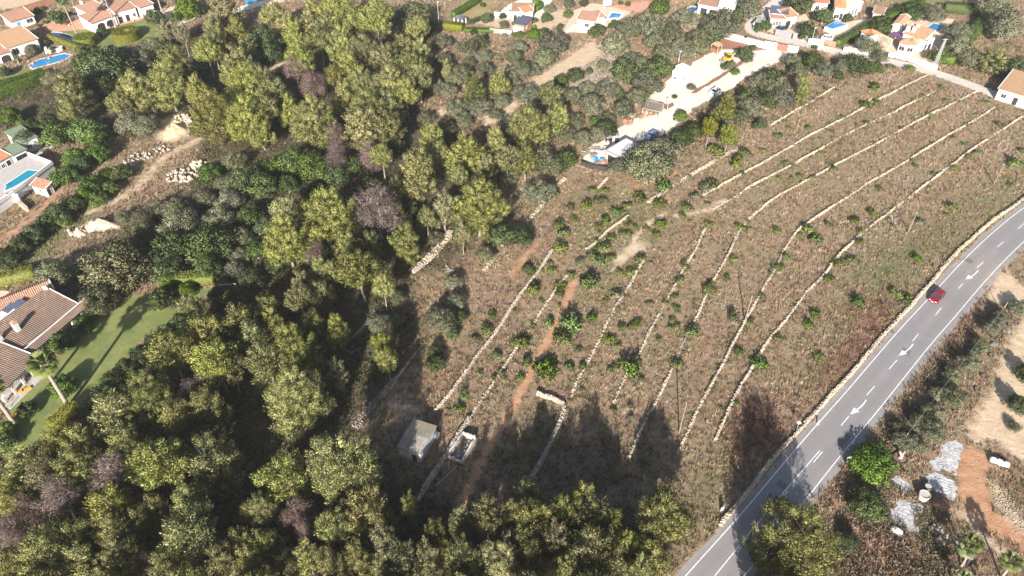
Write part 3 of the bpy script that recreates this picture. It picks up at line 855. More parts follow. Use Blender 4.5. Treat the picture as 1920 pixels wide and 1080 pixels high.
rock_pile((242, 306), 18, 7, 0.8, 'long low rubble heap beside the dirt track', 3, 0.5)
rock_pile((266, 293), 22, 8, 0.9, 'grey-tan rubble heap above the long low one', 4, 0.5)
rock_pile((302, 281), 14, 8, 0.8, 'small rubble heap where the track bends', 5, 0.6)
rock_pile((345, 222), 22, 9, 0.9, 'broken rock heap beside the sand mound', 6, 0.7)
rock_pile((135, 436), 9, 6, 0.8, 'boulders lying below the pale earth bank', 7, 0.9)
rock_pile((1762, 1003), 9, 12, 0.4, 'ring of tan stones at the foot of the twin palms', 8, 0.7, n=22)
rock_pile((1808, 1030), 14, 12, 0.35, 'scatter of tan stones between the palms', 9, 0.6, n=26)
rock_pile((1888, 945), 26, 38, 0.10, 'white chippings spread beside the red earth track', 10, 0.13, n=420)
rock_pile((1826, 1012), 26, 20, 0.08, 'pale chippings along the lower edge of the red track', 11, 0.13, n=260)
def mound(px, rx, ry, hgt, mat, label, seed, name='earth_mound'):
    rg = np.random.default_rng(seed)
    c = P(*px)
    k = depth(c) / F
    rx, ry = rx * k, ry * k / 0.62
    n, m = 28, 9
    V = [(0, 0, hgt)]
    fs = []
    for i in range(1, m + 1):
        for j in range(n):
            a = 2 * math.pi * j / n
            u = i / m
            w = 1 + 0.12 * math.sin(3 * a + seed) + 0.08 * math.sin(7 * a + 2 * seed)
            z = hgt * (1 - u) ** 1.1 * (1 + 0.2 * math.sin(5 * a * u + seed)) + (rg.normal(0, 0.04) if i < m else -0.03)
            V.append((rx * u * w * math.cos(a), ry * u * w * math.sin(a), z))
    for j in range(n):
        fs.append((0, 1 + j, 1 + (j + 1) % n))
    for i in range(m - 1):
        for j in range(n):
            a, b = 1 + i * n + j, 1 + i * n + (j + 1) % n
            fs.append((a, a + n, b + n, b))
    o = MB().add(V, fs).build(name, mat, smooth=True)
    o.location = (c[0], c[1], 0)
    return tag(o, label, 'mound')
mound((327, 246), 22, 17, 2.2, 'earth_tan', 'rounded mound of tan sand beside the pine wood', 1)
mound((188, 424), 40, 12, 2.0, 'rock_pale', 'pale cut earth bank standing out of the scrub', 2, 'earth_bank')
mound((150, 438), 14, 8, 1.6, 'rock_pale', 'lower end of the pale cut earth bank beside boulders', 5, 'earth_bank')
mound((1766, 944), 19, 14, 1.1, 'earth_brown', 'dark red-brown soil heap beside the white fleece', 3)
mound((1600, 98), 20, 6, 0.5, 'earth_tan', 'low heap of tan earth beside the lane', 4)

# ------------------------------------------------------------------ vegetation: one of each kind, then copies
def unit(v):
    return v / (np.linalg.norm(v, axis=-1, keepdims=True) + 1e-9)
def blades(base, d, L, Wd, rg, N=None):
    n = len(base)
    s = unit(np.cross(d, rg.normal(size=(n, 3))))
    if N is not None:                      # front of every blade faces out of the crown
        s = unit(np.cross(d, N + rg.normal(0, 0.45, (n, 3))))
        s *= np.where((np.cross(s, d) * N).sum(1) < 0, -1.0, 1.0)[:, None]
    L, Wd = np.broadcast_to(L, n)[:, None], np.broadcast_to(Wd, n)[:, None]
    V = np.stack([base, base + d * L * 0.45 + s * Wd / 2, base + d * L, base + d * L * 0.45 - s * Wd / 2], 1)
    return V.reshape(-1, 3), np.arange(4 * n).reshape(n, 4)
def crown(seed, lobes, npuff, nbl, rp, L, Wd, upb, mat, zmin=-0.4, spread=0.3, full=0.0, sharp=0.8, plume=0.35):
    rg = np.random.default_rng(seed)
    B, D, N, T = [], [], [], []
    tot = sum(l[3] * l[3] for l in lobes)
    for cx, cy, cz, r, rz in lobes:
        m = max(4, int(npuff * r * r / tot))
        v = unit(rg.normal(size=(m * 4, 3)))
        v = v[v[:, 2] > zmin][:m]
        m = len(v)
        rad = np.where(rg.uniform(size=m) < full, rg.uniform(0.2, 0.8, m), rg.uniform(0.78, 1.06, m))
        pc = np.array([cx, cy, cz]) + v * np.array([r, r, rz]) * rad[:, None]
        pr = rp * rg.uniform(0.7, 1.3, m)
        pt = rg.normal(0, 0.2, m)
        k = np.repeat(np.arange(m), nbl)
        w = unit(rg.normal(size=(len(k), 3)))
        ax = unit(v * 0.6 + np.array([0, 0, upb + 0.15]))[k]
        off = w * (pr[k] * rg.uniform(0.35, 1, len(k)) ** 0.5)[:, None]
        off += ax * (off * ax).sum(1, keepdims=True) * plume
        B.append(pc[k] + off)
        D.append(unit(w * 0.7 + v[k] * 0.5 + np.array([0, 0, upb]) + rg.normal(0, spread, (len(k), 3))))
        N.append(unit(w * sharp + v[k] * 0.45 + np.array([0, 0, 0.2])))
        T.append(np.clip(0.5 + pt[k] + rg.normal(0, 0.17, len(k)), 0, 1))
    B, D, N, T = [np.concatenate(x) for x in (B, D, N, T)]
    n = len(B)
    V, Fq = blades(B, D, L * rg.uniform(0.7, 1.3, n), Wd * rg.uniform(0.8, 1.2, n), rg, N)
    return np_mesh('crown', V, Fq, [mat], tint=np.repeat(T, 4), normals=np.repeat(N, 4, axis=0))
def trunk(seed, h, r, lobes, mat='bark', lean=0.25):
    rg = random.Random(seed)
    mb = MB()
    x = y = 0.0
    path, rad = [], []
    for i in range(7):
        u = i / 6
        path.append((x, y, h * u - (0.15 if i == 0 else 0)))
        rad.append(r * (1.15 if i == 0 else 1 - 0.75 * u))
        x += rg.uniform(-lean, lean)
        y += rg.uniform(-lean, lean)
    mb.tube(path, rad, 7)
    for cx, cy, cz, lr, lz in lobes:
        u = min(0.95, max(0.25, (cz - lr * 1.1) / h))
        k = u * 6
        a, b = path[int(k)], path[min(6, int(k) + 1)]
        f = k - int(k)
        s = [a[q] + (b[q] - a[q]) * f for q in range(3)]
        e = (cx, cy, cz + lz * 0.2)
        mid = ((s[0] + e[0]) / 2 + rg.uniform(-.2, .2), (s[1] + e[1]) / 2 + rg.uniform(-.2, .2), (s[2] + e[2]) / 2 - 0.15 * lr)
        mb.tube([s, mid, e], [r * 0.42, r * 0.3, r * 0.1], 5)
        for q in range(3):
            an = rg.uniform(0, 6.28)
            mb.tube([mid, (cx + lr * 0.7 * math.cos(an), cy + lr * 0.7 * math.sin(an), cz + rg.uniform(-0.2, 0.5) * lz)], [r * 0.2, r * 0.05], 4)
    return mb.build('trunk', mat, data_only=True, smooth=True)
def lobes_pine(rg, w, h, cb, style):
    # crown of width w from height cb to h: a top, then rings of boughs
    hc = h - cb
    out = [(rg.uniform(-.3, .3), rg.uniform(-.3, .3), h - hc * 0.22, w * 0.21, hc * 0.22)]
    rings = {0: [(0.52, 0.20, 0.20, 5), (0.26, 0.28, 0.21, 6)], 1: [(0.60, 0.22, 0.20, 5), (0.36, 0.29, 0.20, 6), (0.14, 0.22, 0.19, 5)], 2: [(0.62, 0.25, 0.20, 6), (0.40, 0.30, 0.17, 6)]}[style]
    for u, rr_, lr, n in rings:
        a0 = rg.uniform(0, 6.28)
        for k in range(n):
            if rg.random() < 0.12:
                continue
            a = a0 + 2 * math.pi * k / n + rg.uniform(-.3, .3)
            q = w * rr_ * rg.uniform(0.8, 1.15)
            out.append((q * math.cos(a), q * math.sin(a), cb + hc * (u + rg.uniform(-.09, .09)), w * lr * rg.uniform(0.8, 1.15), hc * 0.20 * rg.uniform(0.8, 1.15)))
    out.append((0, 0, cb + hc * 0.42, w * 0.26, hc * 0.33))
    return out
KIND = {}
def register(kind, w, h, variants):
    KIND[kind] = dict(w=w, h=h, v=variants)
def mk_pines(kind, mat, seeds, dead=False):
    vs_ = []
    for q, s in enumerate(seeds):
        rg = random.Random(s)
        style = q % 3
        lb = lobes_pine(rg, 7.0, 11.0, (1.6, 0.9, 3.6)[style], style)
        if dead:
            cr = crown(s, lb, 240, 42, 0.55, 0.62, 0.05, 0.25, mat, full=0.3, spread=0.45)
        else:
            cr = crown(s, lb, 175, 105, 0.46, 0.36, 0.11, 0.6, mat, zmin=-0.5, full=0.05, plume=1.15, sharp=1.0, spread=0.22)
        vs_.append((cr, trunk(s, 9.5, 0.24, lb[:9], 'bark' if not dead else 'bark_grey')))
    register(kind, 7.0, 11.0, vs_)
mk_pines('P', 'pine', [11, 12, 13, 14, 15, 16])
def mk_big():
    vs_ = []
    for q, s in enumerate((17, 18)):
        lb = lobes_pine(random.Random(s), 11.0, 14.5, (1.8, 4.2)[q], (1, 2)[q])
        vs_.append((crown(s, lb, 300, 125, 0.56, 0.36, 0.105, 0.6, 'pine', zmin=-0.5, full=0.05, plume=1.15, sharp=1.0, spread=0.22), trunk(s, 12.5, 0.32, lb[:9])))
    register('R', 11.0, 14.5, vs_)
mk_big()
mk_pines('Q', 'pine_pale', [21, 22, 23])
mk_pines('Y', 'pine_lime', [31, 32, 33])
mk_pines('D', 'dead', [41, 42, 43], dead=True)
def mk_round(kind, mat, seeds, w, h, z0, npuff, nbl, rp, L, Wd, nl, bark='bark_grey', upb=0.25, full=0.1):
    vs_ = []
    for s in seeds:
        rg = random.Random(s)
        hc = h - z0
        lb = [(0, 0, z0 + hc * 0.58, w * 0.30, hc * 0.38)]
        for k in range(nl):
            a = 2 * math.pi * k / nl + rg.uniform(-.4, .4)
            r = w * rg.uniform(0.22, 0.30)
            lb.append((r * math.cos(a), r * math.sin(a), z0 + hc * rg.uniform(0.28, 0.55), w * rg.uniform(0.18, 0.24), hc * rg.uniform(0.22, 0.32)))
        cr = crown(s, lb, npuff, nbl, rp, L, Wd, upb, mat, zmin=-0.6, full=full)
        vs_.append((cr, trunk(s, h * 0.72, w * 0.035, lb, bark, 0.18)))
    register(kind, w, h, vs_)
mk_round('O', 'olive', [51, 52, 53, 54], 6.0, 5.0, 0.3, 150, 80, 0.50, 0.28, 0.10, 7)
mk_round('G', 'broad', [61, 62, 63], 5.0, 4.4, 0.2, 130, 66, 0.46, 0.27, 0.15, 7)
mk_round('L', 'bright', [71, 72, 73], 5.0, 3.8, 0.0, 130, 62, 0.46, 0.29, 0.16, 7)
mk_round('C', 'carob', [81, 82], 8.0, 6.0, 0.2, 190, 70, 0.58, 0.30, 0.18, 9)
mk_round('T', 'broad', [85], 4.0, 3.4, 0.3, 150, 60, 0.22, 0.22, 0.15, 7)          # clipped ball
def mk_bush(kind, mat, seeds, w, h, npuff, nbl, L, Wd):
    vs_ = []
    for s in seeds:
        rg = random.Random(s)
        lb = []
        for k in range(rg.randint(4, 7)):
            a, q = rg.uniform(0, 6.28), w * rg.uniform(0.05, 0.36)
            hh = h * rg.uniform(0.35, 1.0) * (1 - 0.8 * q / w)
            lb.append((q * math.cos(a), q * math.sin(a), hh * 0.45, w * rg.uniform(0.12, 0.24), hh * 0.5))
        vs_.append((crown(s, lb, npuff, nbl, 0.24, L, Wd, 0.5, mat, zmin=-0.3, spread=0.5, plume=0.8), None))
    register(kind, w, h, vs_)
mk_bush('b', 'fieldbush', [91, 92, 93, 94, 99, 100, 101], 2.2, 1.2, 42, 26, 0.30, 0.11)
mk_bush('v', 'olive', [95, 96], 2.2, 1.2, 40, 24, 0.30, 0.12)
mk_bush('l', 'bright', [97, 98], 2.0, 1.3, 40, 26, 0.28, 0.16)

PLANTED = []
TREES = []          # ground positions, to keep understorey away
NAMES = dict(P='pine_tree', Q='pine_tree', Y='pine_tree', D='dead_pine_tree', O='olive_tree', G='broadleaf_tree', L='leafy_shrub', C='carob_tree', T='clipped_shrub', b='field_bush', v='grey_bush', l='lime_bush')
CATS = dict(P='pine', Q='pine', Y='pine', D='dead pine', O='olive tree', G='tree', L='shrub', C='carob', T='shrub', b='bush', v='bush', l='bush')
tr_rng = random.Random(7)
kcount = {}
def tree(px, py, wpx, kind, label, group, hmul=1.0, ground=False):
    K = KIND[kind]
    w = wpx * 110 / F
    for _ in range(5):
        if kind in 'PQYD':
            h = (0.85 * w + 5.2) * hmul
            zc = h * 0.66
        elif kind in 'bvl':
            h = w * K['h'] / K['w'] * hmul
            zc = h * 0.45
        else:
            h = w * K['h'] / K['w'] * hmul
            zc = h * 0.52
        if ground:
            zc = 0
        p = P(px, py, zc)
        w = wpx * depth(p) / F
    if kind == 'P' and w > 8.2:
        K = KIND['R']
    k = kcount.get(kind, 0)
    kcount[kind] = k + 1
    cr, tk = K['v'][(k * 5 + k // 3) % len(K['v'])]
    rz = tr_rng.uniform(0, 6.28)
    s = w / K['w'] * (1.14 if kind in 'PQYD' else 1.08)
    scl = (s * tr_rng.uniform(0.94, 1.06), s * tr_rng.uniform(0.94, 1.06), h / K['h'])
    if tk is None:
        o = link(NAMES[kind], cr, None, (p[0], p[1], 0), rz, scl)
    else:
        o = link(NAMES[kind], None, None, (p[0], p[1], 0), rz, scl)
        link('crown', cr, o)
        link('trunk', tk, o)
    TREES.append((p[0], p[1], w / 2))
    PLANTED.append((o, kind, w))
    return tag(o, label, CATS[kind], group)
def single(*a):
    o = tree(*a)
    PLANTED.pop()
    return o
def batch(label, group, kind, items, hmul=1.0):
    for it in items:
        kd = it[3] if len(it) > 3 else kind
        hm = it[4] if len(it) > 4 else hmul
        if group == 'pines of the front belt' and 600 < it[0] < 1200:
            hm *= FRONT
        tree(it[0], it[1], it[2], kd, label if kd == kind else LAB2.get((group, kd), label), group, hm)
LAB2 = {}
def lab(group, **kw):
    for k, v in kw.items():
        LAB2[(group, k)] = v
g = 'pines of the front belt'
lab(g, Q='pale grey-green pine in the front belt of wood below the hut', D='dead pinkish-grey pine standing in the front belt of wood', L='broad-leaved bright shrub where the front pine belt meets the villa lawn')
FRONT = 1.2
batch('yellow-green pine in the front belt of wood below the hut', g, 'P', [
    (45, 867, 80), (85, 885, 70, 'Q'), (145, 878, 75), (110, 838, 60), (152, 832, 60), (17, 922, 55), (300, 872, 100), (240, 838, 60), (392, 858, 98), (205, 950, 100), (290, 950, 50),
    (357, 940, 60), (360, 1000, 110), (150, 1005, 60), (212, 998, 65, 'Q'), (225, 1050, 75, 'Q'), (150, 1055, 65), (87, 1042, 80), (32, 1067, 65), (307, 1052, 58), (415, 1052, 72, 'Q'),
    (450, 1018, 62), (470, 962, 45), (478, 1058, 55), (267, 972, 45), (10, 828, 40, 'L'), (530, 897, 95), (642, 872, 125, 'P', 1.0), (495, 962, 52), (687, 958, 95, 'Q'), (630, 990, 62),
    (765, 945, 38), (812, 1002, 52, 'Y'), (865, 982, 45, 'Q'), (915, 968, 62, 'Q'), (957, 962, 36), (575, 1040, 62), (502, 1030, 62), (535, 1058, 52), (620, 1064, 58), (667, 1047, 62),
    (717, 1017, 55, 'Q'), (757, 1057, 80, 'Q'), (797, 1048, 58, 'Q'), (870, 1052, 62), (940, 1052, 62, 'Q'), (722, 1066, 42, 'Q'), (490, 1072, 52),
    (992, 922, 58), (1097, 942, 75), (1052, 962, 64), (1108, 970, 64), (997, 982, 78), (1145, 987, 48), (1042, 1016, 62, 'Q'), (982, 1018, 56, 'Q'), (1115, 1036, 88, 'Q'), (1085, 1062, 62, 'Q'),
    (997, 1052, 62), (1052, 1072, 48), (1247, 975, 92), (1202, 1030, 62), (1222, 1048, 66), (1197, 1072, 62), (965, 972, 36), (1172, 1018, 34),
    (210, 888, 75, 'D'), (110, 932, 66, 'D'), (50, 952, 48, 'D'), (12, 985, 56, 'D'), (562, 960, 55, 'D'), (547, 982, 46, 'D'), (575, 998, 42, 'D'), (268, 1052, 40, 'D')])
# same wood, carried on below the frame, so that its shade falls into the picture
batch('yellow-green pine in the front belt of wood below the hut', g, 'P', [
    (60, 1120, 95), (190, 1120, 95), (330, 1125, 95), (470, 1130, 95), (600, 1130, 95), (730, 1130, 95), (860, 1120, 95), (990, 1130, 95), (1110, 1125, 95), (1452, 1130, 90, 'P', 1.15), (1500, 1160, 90)])
g = 'pines between the villa lawn and the hut'
lab(g, D='small dead pinkish pine among the pines beside the villa lawn', Q='pale pine in the shady hollow between villa lawn and hut', O='grey-green tree in the shady hollow behind the hut', Y='lime pine at the edge of the shady hollow')
batch('yellow-green pine in the stand between the villa lawn and the hut', g, 'P', [
    (275, 740, 100), (325, 662, 76), (382, 615, 80), (447, 602, 72), (470, 632, 60), (405, 680, 80), (390, 757, 62), (335, 782, 62), (212, 780, 92), (357, 577, 42), (435, 697, 48),
    (500, 572, 52), (510, 600, 46), (545, 648, 95), (502, 682, 70), (555, 738, 105, 'P', 1.1), (585, 612, 48), (632, 614, 42), (630, 695, 34, 'Q'), (717, 650, 36, 'Y'), (727, 677, 42), (560, 560, 50), (600, 545, 46),
    (710, 604, 38, 'O'), (745, 600, 28, 'O'), (745, 557, 30, 'O'), (692, 732, 30, 'O'), (355, 735, 40, 'D'), (380, 717, 33, 'D'), (592, 477, 36, 'D')])
g = 'pines in the middle of the wood'
lab(g, Q='tall pale pine at the open edge of the wood above the terraces', G='dark evergreen bush under the middle pines', D='purplish dead tree behind the bright green thicket')
batch('yellow-green pine in the middle of the wood beside the big dead pine', g, 'P', [
    (535, 442, 82), (617, 395, 97), (540, 398, 50), (757, 450, 54), (695, 462, 42), (650, 462, 54), (675, 508, 78), (622, 515, 34), (565, 525, 40), (782, 315, 64, 'Q', 1.25), (832, 385, 44, 'Q', 1.15), (897, 377, 94),
    (872, 280, 66), (717, 295, 38), (807, 258, 46), (825, 285, 36), (630, 285, 42, 'D'), (692, 285, 42, 'D'),
    (930, 262, 42), (862, 332, 34), (950, 302, 44), (912, 305, 38), (985, 292, 46), (742, 352, 36), (800, 412, 34), (868, 440, 30, 'Q'), (745, 400, 30), (580, 440, 40), (600, 505, 40), (720, 540, 40),
    (470, 402, 44, 'G'), (500, 425, 42, 'G'), (480, 468, 44, 'G'), (520, 492, 46, 'G'), (470, 522, 46, 'G'), (540, 345, 40, 'G'), (690, 345, 36, 'G'), (580, 360, 36, 'G'),
    (660, 310, 44, 'G'), (630, 326, 48, 'G'), (767, 395, 42, 'G'), (495, 350, 52, 'G'), (842, 325, 26, 'G'), (462, 335, 60, 'G')])
single(707, 385, 88, 'D', 'biggest dead pine, bushy and pinkish grey, in the middle of the wood', g, 1.0)
g = 'pines of the upper wood'
lab(g, Q='pale pine in the dense upper wood', D='reddish dead pine inside the dense upper wood', O='grey-green tree at the edge of the upper wood', G='dark evergreen in the shade of the upper wood', Y='lime pine at the edge of the upper wood')
batch('yellow-green pine in the dense upper wood', g, 'P', [
    (510, 30, 42), (537, 40, 46), (552, 60, 42), (580, 40, 46), (615, 50, 46), (630, 20, 76), (588, 8, 42), (705, 34, 76), (662, 47, 36), (782, 57, 42), (755, 82, 46), (788, 93, 42), (640, 76, 56), (600, 76, 46),
    (682, 90, 56), (720, 108, 52), (655, 126, 52), (772, 126, 52), (787, 148, 46), (562, 113, 56), (495, 156, 62), (522, 176, 56), (627, 146, 36), (677, 156, 62), (732, 156, 66), (645, 178, 46), (762, 176, 50),
    (690, 200, 70), (725, 197, 56), (587, 218, 86), (542, 202, 42), (680, 232, 70, 'Q'), (720, 236, 62, 'Q'), (495, 206, 52), (487, 238, 42), (397, 206, 86), (370, 166, 42), (462, 152, 76), (462, 216, 76), (445, 106, 52),
    (312, 150, 74), (252, 166, 66), (225, 196, 38), (130, 160, 60, 'Q'), (128, 206, 38, 'Y'), (322, 112, 50), (400, 52, 38), (440, 54, 36), (400, 86, 42), (390, 100, 46), (462, 86, 42), (312, 60, 32, 'Q'), (342, 66, 24, 'Q', 1.3),
    (420, 12, 62, 'Q'), (555, 132, 42, 'D'), (587, 162, 46, 'D'), (627, 250, 38, 'D'), (376, 52, 22, 'D'),
    (780, 28, 62, 'O'), (828, 77, 34, 'O'), (808, 52, 30, 'G'), (495, 76, 60, 'G'), (505, 98, 42, 'G'), (205, 122, 80, 'G'), (170, 112, 60, 'G'), (185, 160, 52, 'G'), (360, 136, 42, 'G'),
    (100, 146, 34, 'O'), (140, 182, 60, 'O'), (92, 230, 38, 'G'), (265, 110, 42, 'O'), (285, 88, 46, 'O'), (305, 82, 36, 'O'), (240, 226, 50, 'O'), (270, 233, 46, 'O'), (430, 130, 40, 'Q')])
g = 'trees on the scrubby slope below the top houses'
lab(g, P='yellow-green pine on the scrubby slope beside the sandy track', G='dark rounded evergreen on the scrubby slope', Y='lime-green pine standing on the scrubby slope', L='bright lime shrub on the scrubby slope')
batch('grey-green olive-like tree on the scrubby slope below the top houses', g, 'O', [
    (827, 112, 36), (865, 138, 42), (877, 88, 36), (902, 76, 28, 'G'), (890, 166, 40, 'Y'), (935, 150, 36, 'P'), (880, 118, 30), (910, 130, 32), (905, 105, 28), (850, 150, 32), (925, 178, 32), (960, 150, 30), (1000, 205, 34), (1075, 180, 34), (1060, 250, 36), (1020, 250, 40), (965, 275, 36), (1080, 225, 30), (1100, 165, 30), (930, 215, 26), (870, 225, 34), (840, 240, 30), (1000, 130, 28), (1185, 110, 34), (1205, 120, 36), (1130, 120, 22), (855, 203, 42), (900, 201, 42), (820, 163, 36), (842, 168, 32), (950, 233, 36), (797, 221, 32),
    (872, 190, 14, 'L'), (837, 126, 20, 'P'), (1217, 48, 62), (1260, 58, 46), (1280, 32, 42), (1177, 54, 42), (1155, 84, 56), (1227, 78, 36), (1350, 43, 62), (1382, 28, 30, 'G'), (1405, 14, 52),
    (1312, 71, 42), (1337, 66, 26, 'G'), (1275, 93, 46), (1240, 98, 36), (1307, 88, 46), (1170, 131, 50, 'G'), (1235, 126, 50, 'G'), (1212, 156, 52), (1255, 131, 26), (1195, 181, 42), (1077, 141, 32, 'G'),
    (1052, 151, 26, 'G'), (1105, 133, 15, 'G'), (1165, 178, 20, 'G'), (1140, 168, 42), (1170, 203, 42), (1110, 196, 46), (1115, 226, 20, 'L'), (1135, 238, 36, 'G'), (1140, 221, 26), (1120, 251, 32), (1032, 181, 42, 'P'),
    (992, 232, 72, 'P'), (1047, 218, 42, 'P'), (1095, 258, 32), (975, 131, 46), (987, 176, 46), (1020, 108, 44), (1035, 78, 56), (972, 88, 32), (965, 106, 30), (1022, 303, 62), (1060, 301, 42, 'G'), (1010, 361, 56), (940, 190, 34)])
single(1237, 12, 34, 'L', 'tall yellow-green tree beside the navy kidney pool garden', g, 1.4)
g = 'trees of the belt beside the gravel yard'
lab(g, P='yellow-green pine in the scrub belt', Y='lime-green young pine in the scrub belt beside the gravel yard', G='dark green shrub in the scrub belt beside the gravel yard', L='bright lime shrub at the edge of the gravel yard')
batch('grey-green olive-like tree in the belt beside the gravel yard', g, 'O', [
    (1212, 308, 84), (1162, 311, 36), (1242, 284, 62), (1397, 103, 32, 'G'), (1362, 196, 38, 'Y'), (1330, 241, 26, 'Y'), (1365, 256, 30, 'Y'), (1277, 216, 24, 'L'), (1428, 154, 38), (1404, 184, 44, 'G'), (1330, 227, 30, 'G'),
    (1277, 258, 38, 'G'), (1427, 233, 26, 'G'), (1370, 123, 22), (1505, 160, 26, 'Y'), (1497, 133, 36), (1572, 141, 18, 'G'), (1522, 113, 40, 'G'), (1605, 118, 44, 'G'), (1485, 112, 30), (1455, 166, 52), (1465, 182, 50),
    (1447, 148, 42, 'G'), (1627, 84, 42), (1650, 106, 28), (1747, 102, 24), (1545, 130, 36), (1580, 122, 34), (1410, 200, 42), (1440, 190, 36, 'G'), (1345, 215, 30), (1300, 245, 34, 'G'), (1390, 218, 34), (1360, 225, 28), (1640, 125, 26, 'G')])
g = 'garden trees of the top houses'
lab(g, O='grey-green tree in the gardens of the top houses', L='light green shrub in the gardens of the top houses', T='clipped round shrub in the gardens of the top houses', P='pine at the edge of the top gardens')
batch('leafy dark green tree in the gardens of the top houses', g, 'G', [
    (1121, 56, 28), (1152, 46, 20), (1031, 15, 20, 'O'), (1025, 33, 20), (1067, 6, 22, 'O'), (1095, 5, 18), (1065, 26, 18, 'L'), (1500, 6, 46), (1545, 30, 34), (1512, 58, 38), (1565, 5, 20, 'O'), (1590, 34, 18), (1655, 44, 38),
    (1710, 19, 40), (1750, 24, 40, 'O'), (1800, 58, 40, 'O'), (1765, 106, 32, 'L'), (1800, 87, 52, 'O'), (1867, 106, 50, 'P', 0.7), (1905, 129, 46), (1865, 16, 60, 'O'), (1885, 46, 66, 'O'), (1820, 110, 40, 'O'),
    (1434, 47, 24, 'L'), (1422, 52, 18), (1527, 88, 11, 'T'), (1440, 82, 14, 'L'), (1412, 88, 12, 'L'), (913, 34, 22, 'T'), (945, 46, 18, 'O'), (885, 40, 11, 'T'), (893, 37, 10, 'T'), (900, 34, 10, 'T'), (905, 9, 10),
    (1380, 134, 16, 'L'), (1360, 124, 14, 'L'), (1297, 163, 16, 'O'), (1265, 181, 9, 'L'), (1000, 62, 24, 'L'), (975, 64, 16, 'L'), (1020, 60, 20, 'L'), (942, 30, 14), (968, 32, 14), (1003, 38, 12), (1665, 52, 20, 'L'), (1640, 48, 26),
    (350, 13, 46, 'L'), (375, 18, 22, 'T'), (290, 32, 32, 'T'), (328, 31, 22, 'L'), (107, 32, 32, 'T'), (7, 134, 24, 'T'), (87, 79, 14, 'T'), (191, 60, 20, 'T'), (58, 94, 26, 'O'), (48, 92, 14, 'L'), (5, 355, 16, 'T')])
g = 'shrubs along the lower gardens'
lab(g, G='dark leafy bush in the shrub border of the lower gardens', T='dense rounded bush on the villa lawn', C='broad yellowish carob tree behind the tiled villa', O='silvery shrub beside the clipped hedge of the villa', Y='yellow hedge')
batch('bright green shrub in the border around the white pool terrace', g, 'L', [
    (165, 246, 60), (110, 252, 56), (180, 256, 46), (140, 296, 46), (185, 284, 46), (120, 330, 44), (172, 347, 50), (200, 330, 36), (225, 322, 34, 'G'), (160, 368, 40), (135, 382, 40, 'G'), (105, 402, 44, 'G'), (85, 420, 40), (62, 440, 42, 'G'),
    (38, 460, 42, 'G'), (12, 482, 42, 'G'), (150, 310, 36, 'G'), (205, 352, 30), (185, 372, 32), (120, 410, 32), (50, 262, 40, 'G'), (20, 218, 40), (60, 238, 36, 'G')])
g = 'trees behind the tiled villa'
lab(g, G='dark leafy tree behind the villa lawn', O='silvery grey shrub behind the villa lawn', L='bright green tree behind the villa lawn', T='dense rounded bush at the edge of the villa lawn')
batch('broad yellowish carob tree behind the tiled villa', g, 'C', [
    (215, 497, 112), (187, 558, 70), (320, 462, 72, 'G'), (390, 458, 76, 'L'), (310, 497, 60, 'G'), (388, 500, 50, 'G'), (422, 478, 30, 'O'), (452, 478, 34, 'O'), (98, 516, 66, 'O'), (315, 526, 36, 'L'),
    (302, 560, 48, 'T'), (350, 543, 34, 'L'), (412, 557, 44, 'G'), (392, 323, 42, 'L'), (412, 410, 52, 'O'), (455, 442, 38, 'O'), (440, 505, 38, 'O'), (300, 392, 42, 'O'), (232, 408, 32, 'O'), (382, 372, 42, 'O'), (440, 302, 42, 'O'), (420, 345, 34, 'O'), (335, 395, 60, 'O'), (340, 422, 70, 'O'), (270, 433, 50, 'O'), (267, 408, 42, 'O'), (430, 376, 46, 'O')])
g = 'shrubs on the villa lawn'
lab(g, T='small clipped ball shrub on the lawn near the palm')
batch('leafy green shrub growing against the tiled villa', g, 'L', [(155, 607, 34), (117, 640, 46), (117, 722, 46), (12, 804, 32), (50, 767, 32, 'T')])
batch('dark shrub of the border along the villa lawn', 'shrub border along the villa lawn', 'G', [
    (338, 605, 40), (312, 625, 40), (288, 645, 42), (262, 668, 42), (238, 690, 42), (215, 712, 44), (196, 738, 44), (175, 760, 36), (330, 570, 26)])
batch('bright green thicket shrub below the upper pines', 'bright thicket below the upper pines', 'L', [(555, 300, 60), (585, 310, 60), (600, 318, 44), (520, 308, 40), (500, 314, 36), (540, 312, 36)])
g = 'trees at the terrace edge behind the hut'
lab(g, G='dark green round bush at the shaded edge behind the hut', O='thin grey tree at the terrace edge behind the hut')
batch('dark green round bush at the shaded edge behind the hut', g, 'G', [(815, 660, 28), (817, 682, 34), (827, 600, 56, 'O'), (847, 622, 28), (865, 592, 22), (855, 566, 36, 'O'), (942, 442, 52), (975, 442, 46), (815, 445, 28, 'O'), (860, 437, 22), (910, 476, 36, 'O'), (850, 527, 32, 'O'), (955, 332, 30, 'O'), (990, 505, 20)])
g = 'nursery olive trees beyond the road'
lab(g, G='dark leafy tree at the edge of the sandy nursery yard')
batch('potted grey-green olive tree in the nursery beyond the road', g, 'O', [
    (1815, 682, 40), (1840, 646, 32), (1785, 703, 32), (1777, 722, 26), (1757, 737, 28), (1790, 744, 42), (1750, 774, 42), (1722, 792, 36), (1746, 804, 46), (1860, 613, 36), (1880, 592, 32), (1910, 576, 32), (1830, 662, 28),
    (1870, 600, 26), (1700, 828, 40), (1725, 838, 30), (1680, 800, 26), (1908, 757, 38, 'G'), (1925, 700, 36, 'G'), (1903, 800, 22)])
single(1497, 1008, 150, 'P', 'big solitary pine at the roadside beside the double centre line', 'roadside trees', 1.0)
single(1634, 868, 78, 'L', 'large round lime-green tree at the roadside behind the round sign', 'roadside trees', 0.62)
single(1625, 945, 64, 'G', 'dark green round shrub next to the white fleece sheets', 'roadside trees', 0.7)
single(1590, 1014, 34, 'G', 'small dark shrub on the slope beside the roadside pine', 'roadside trees')

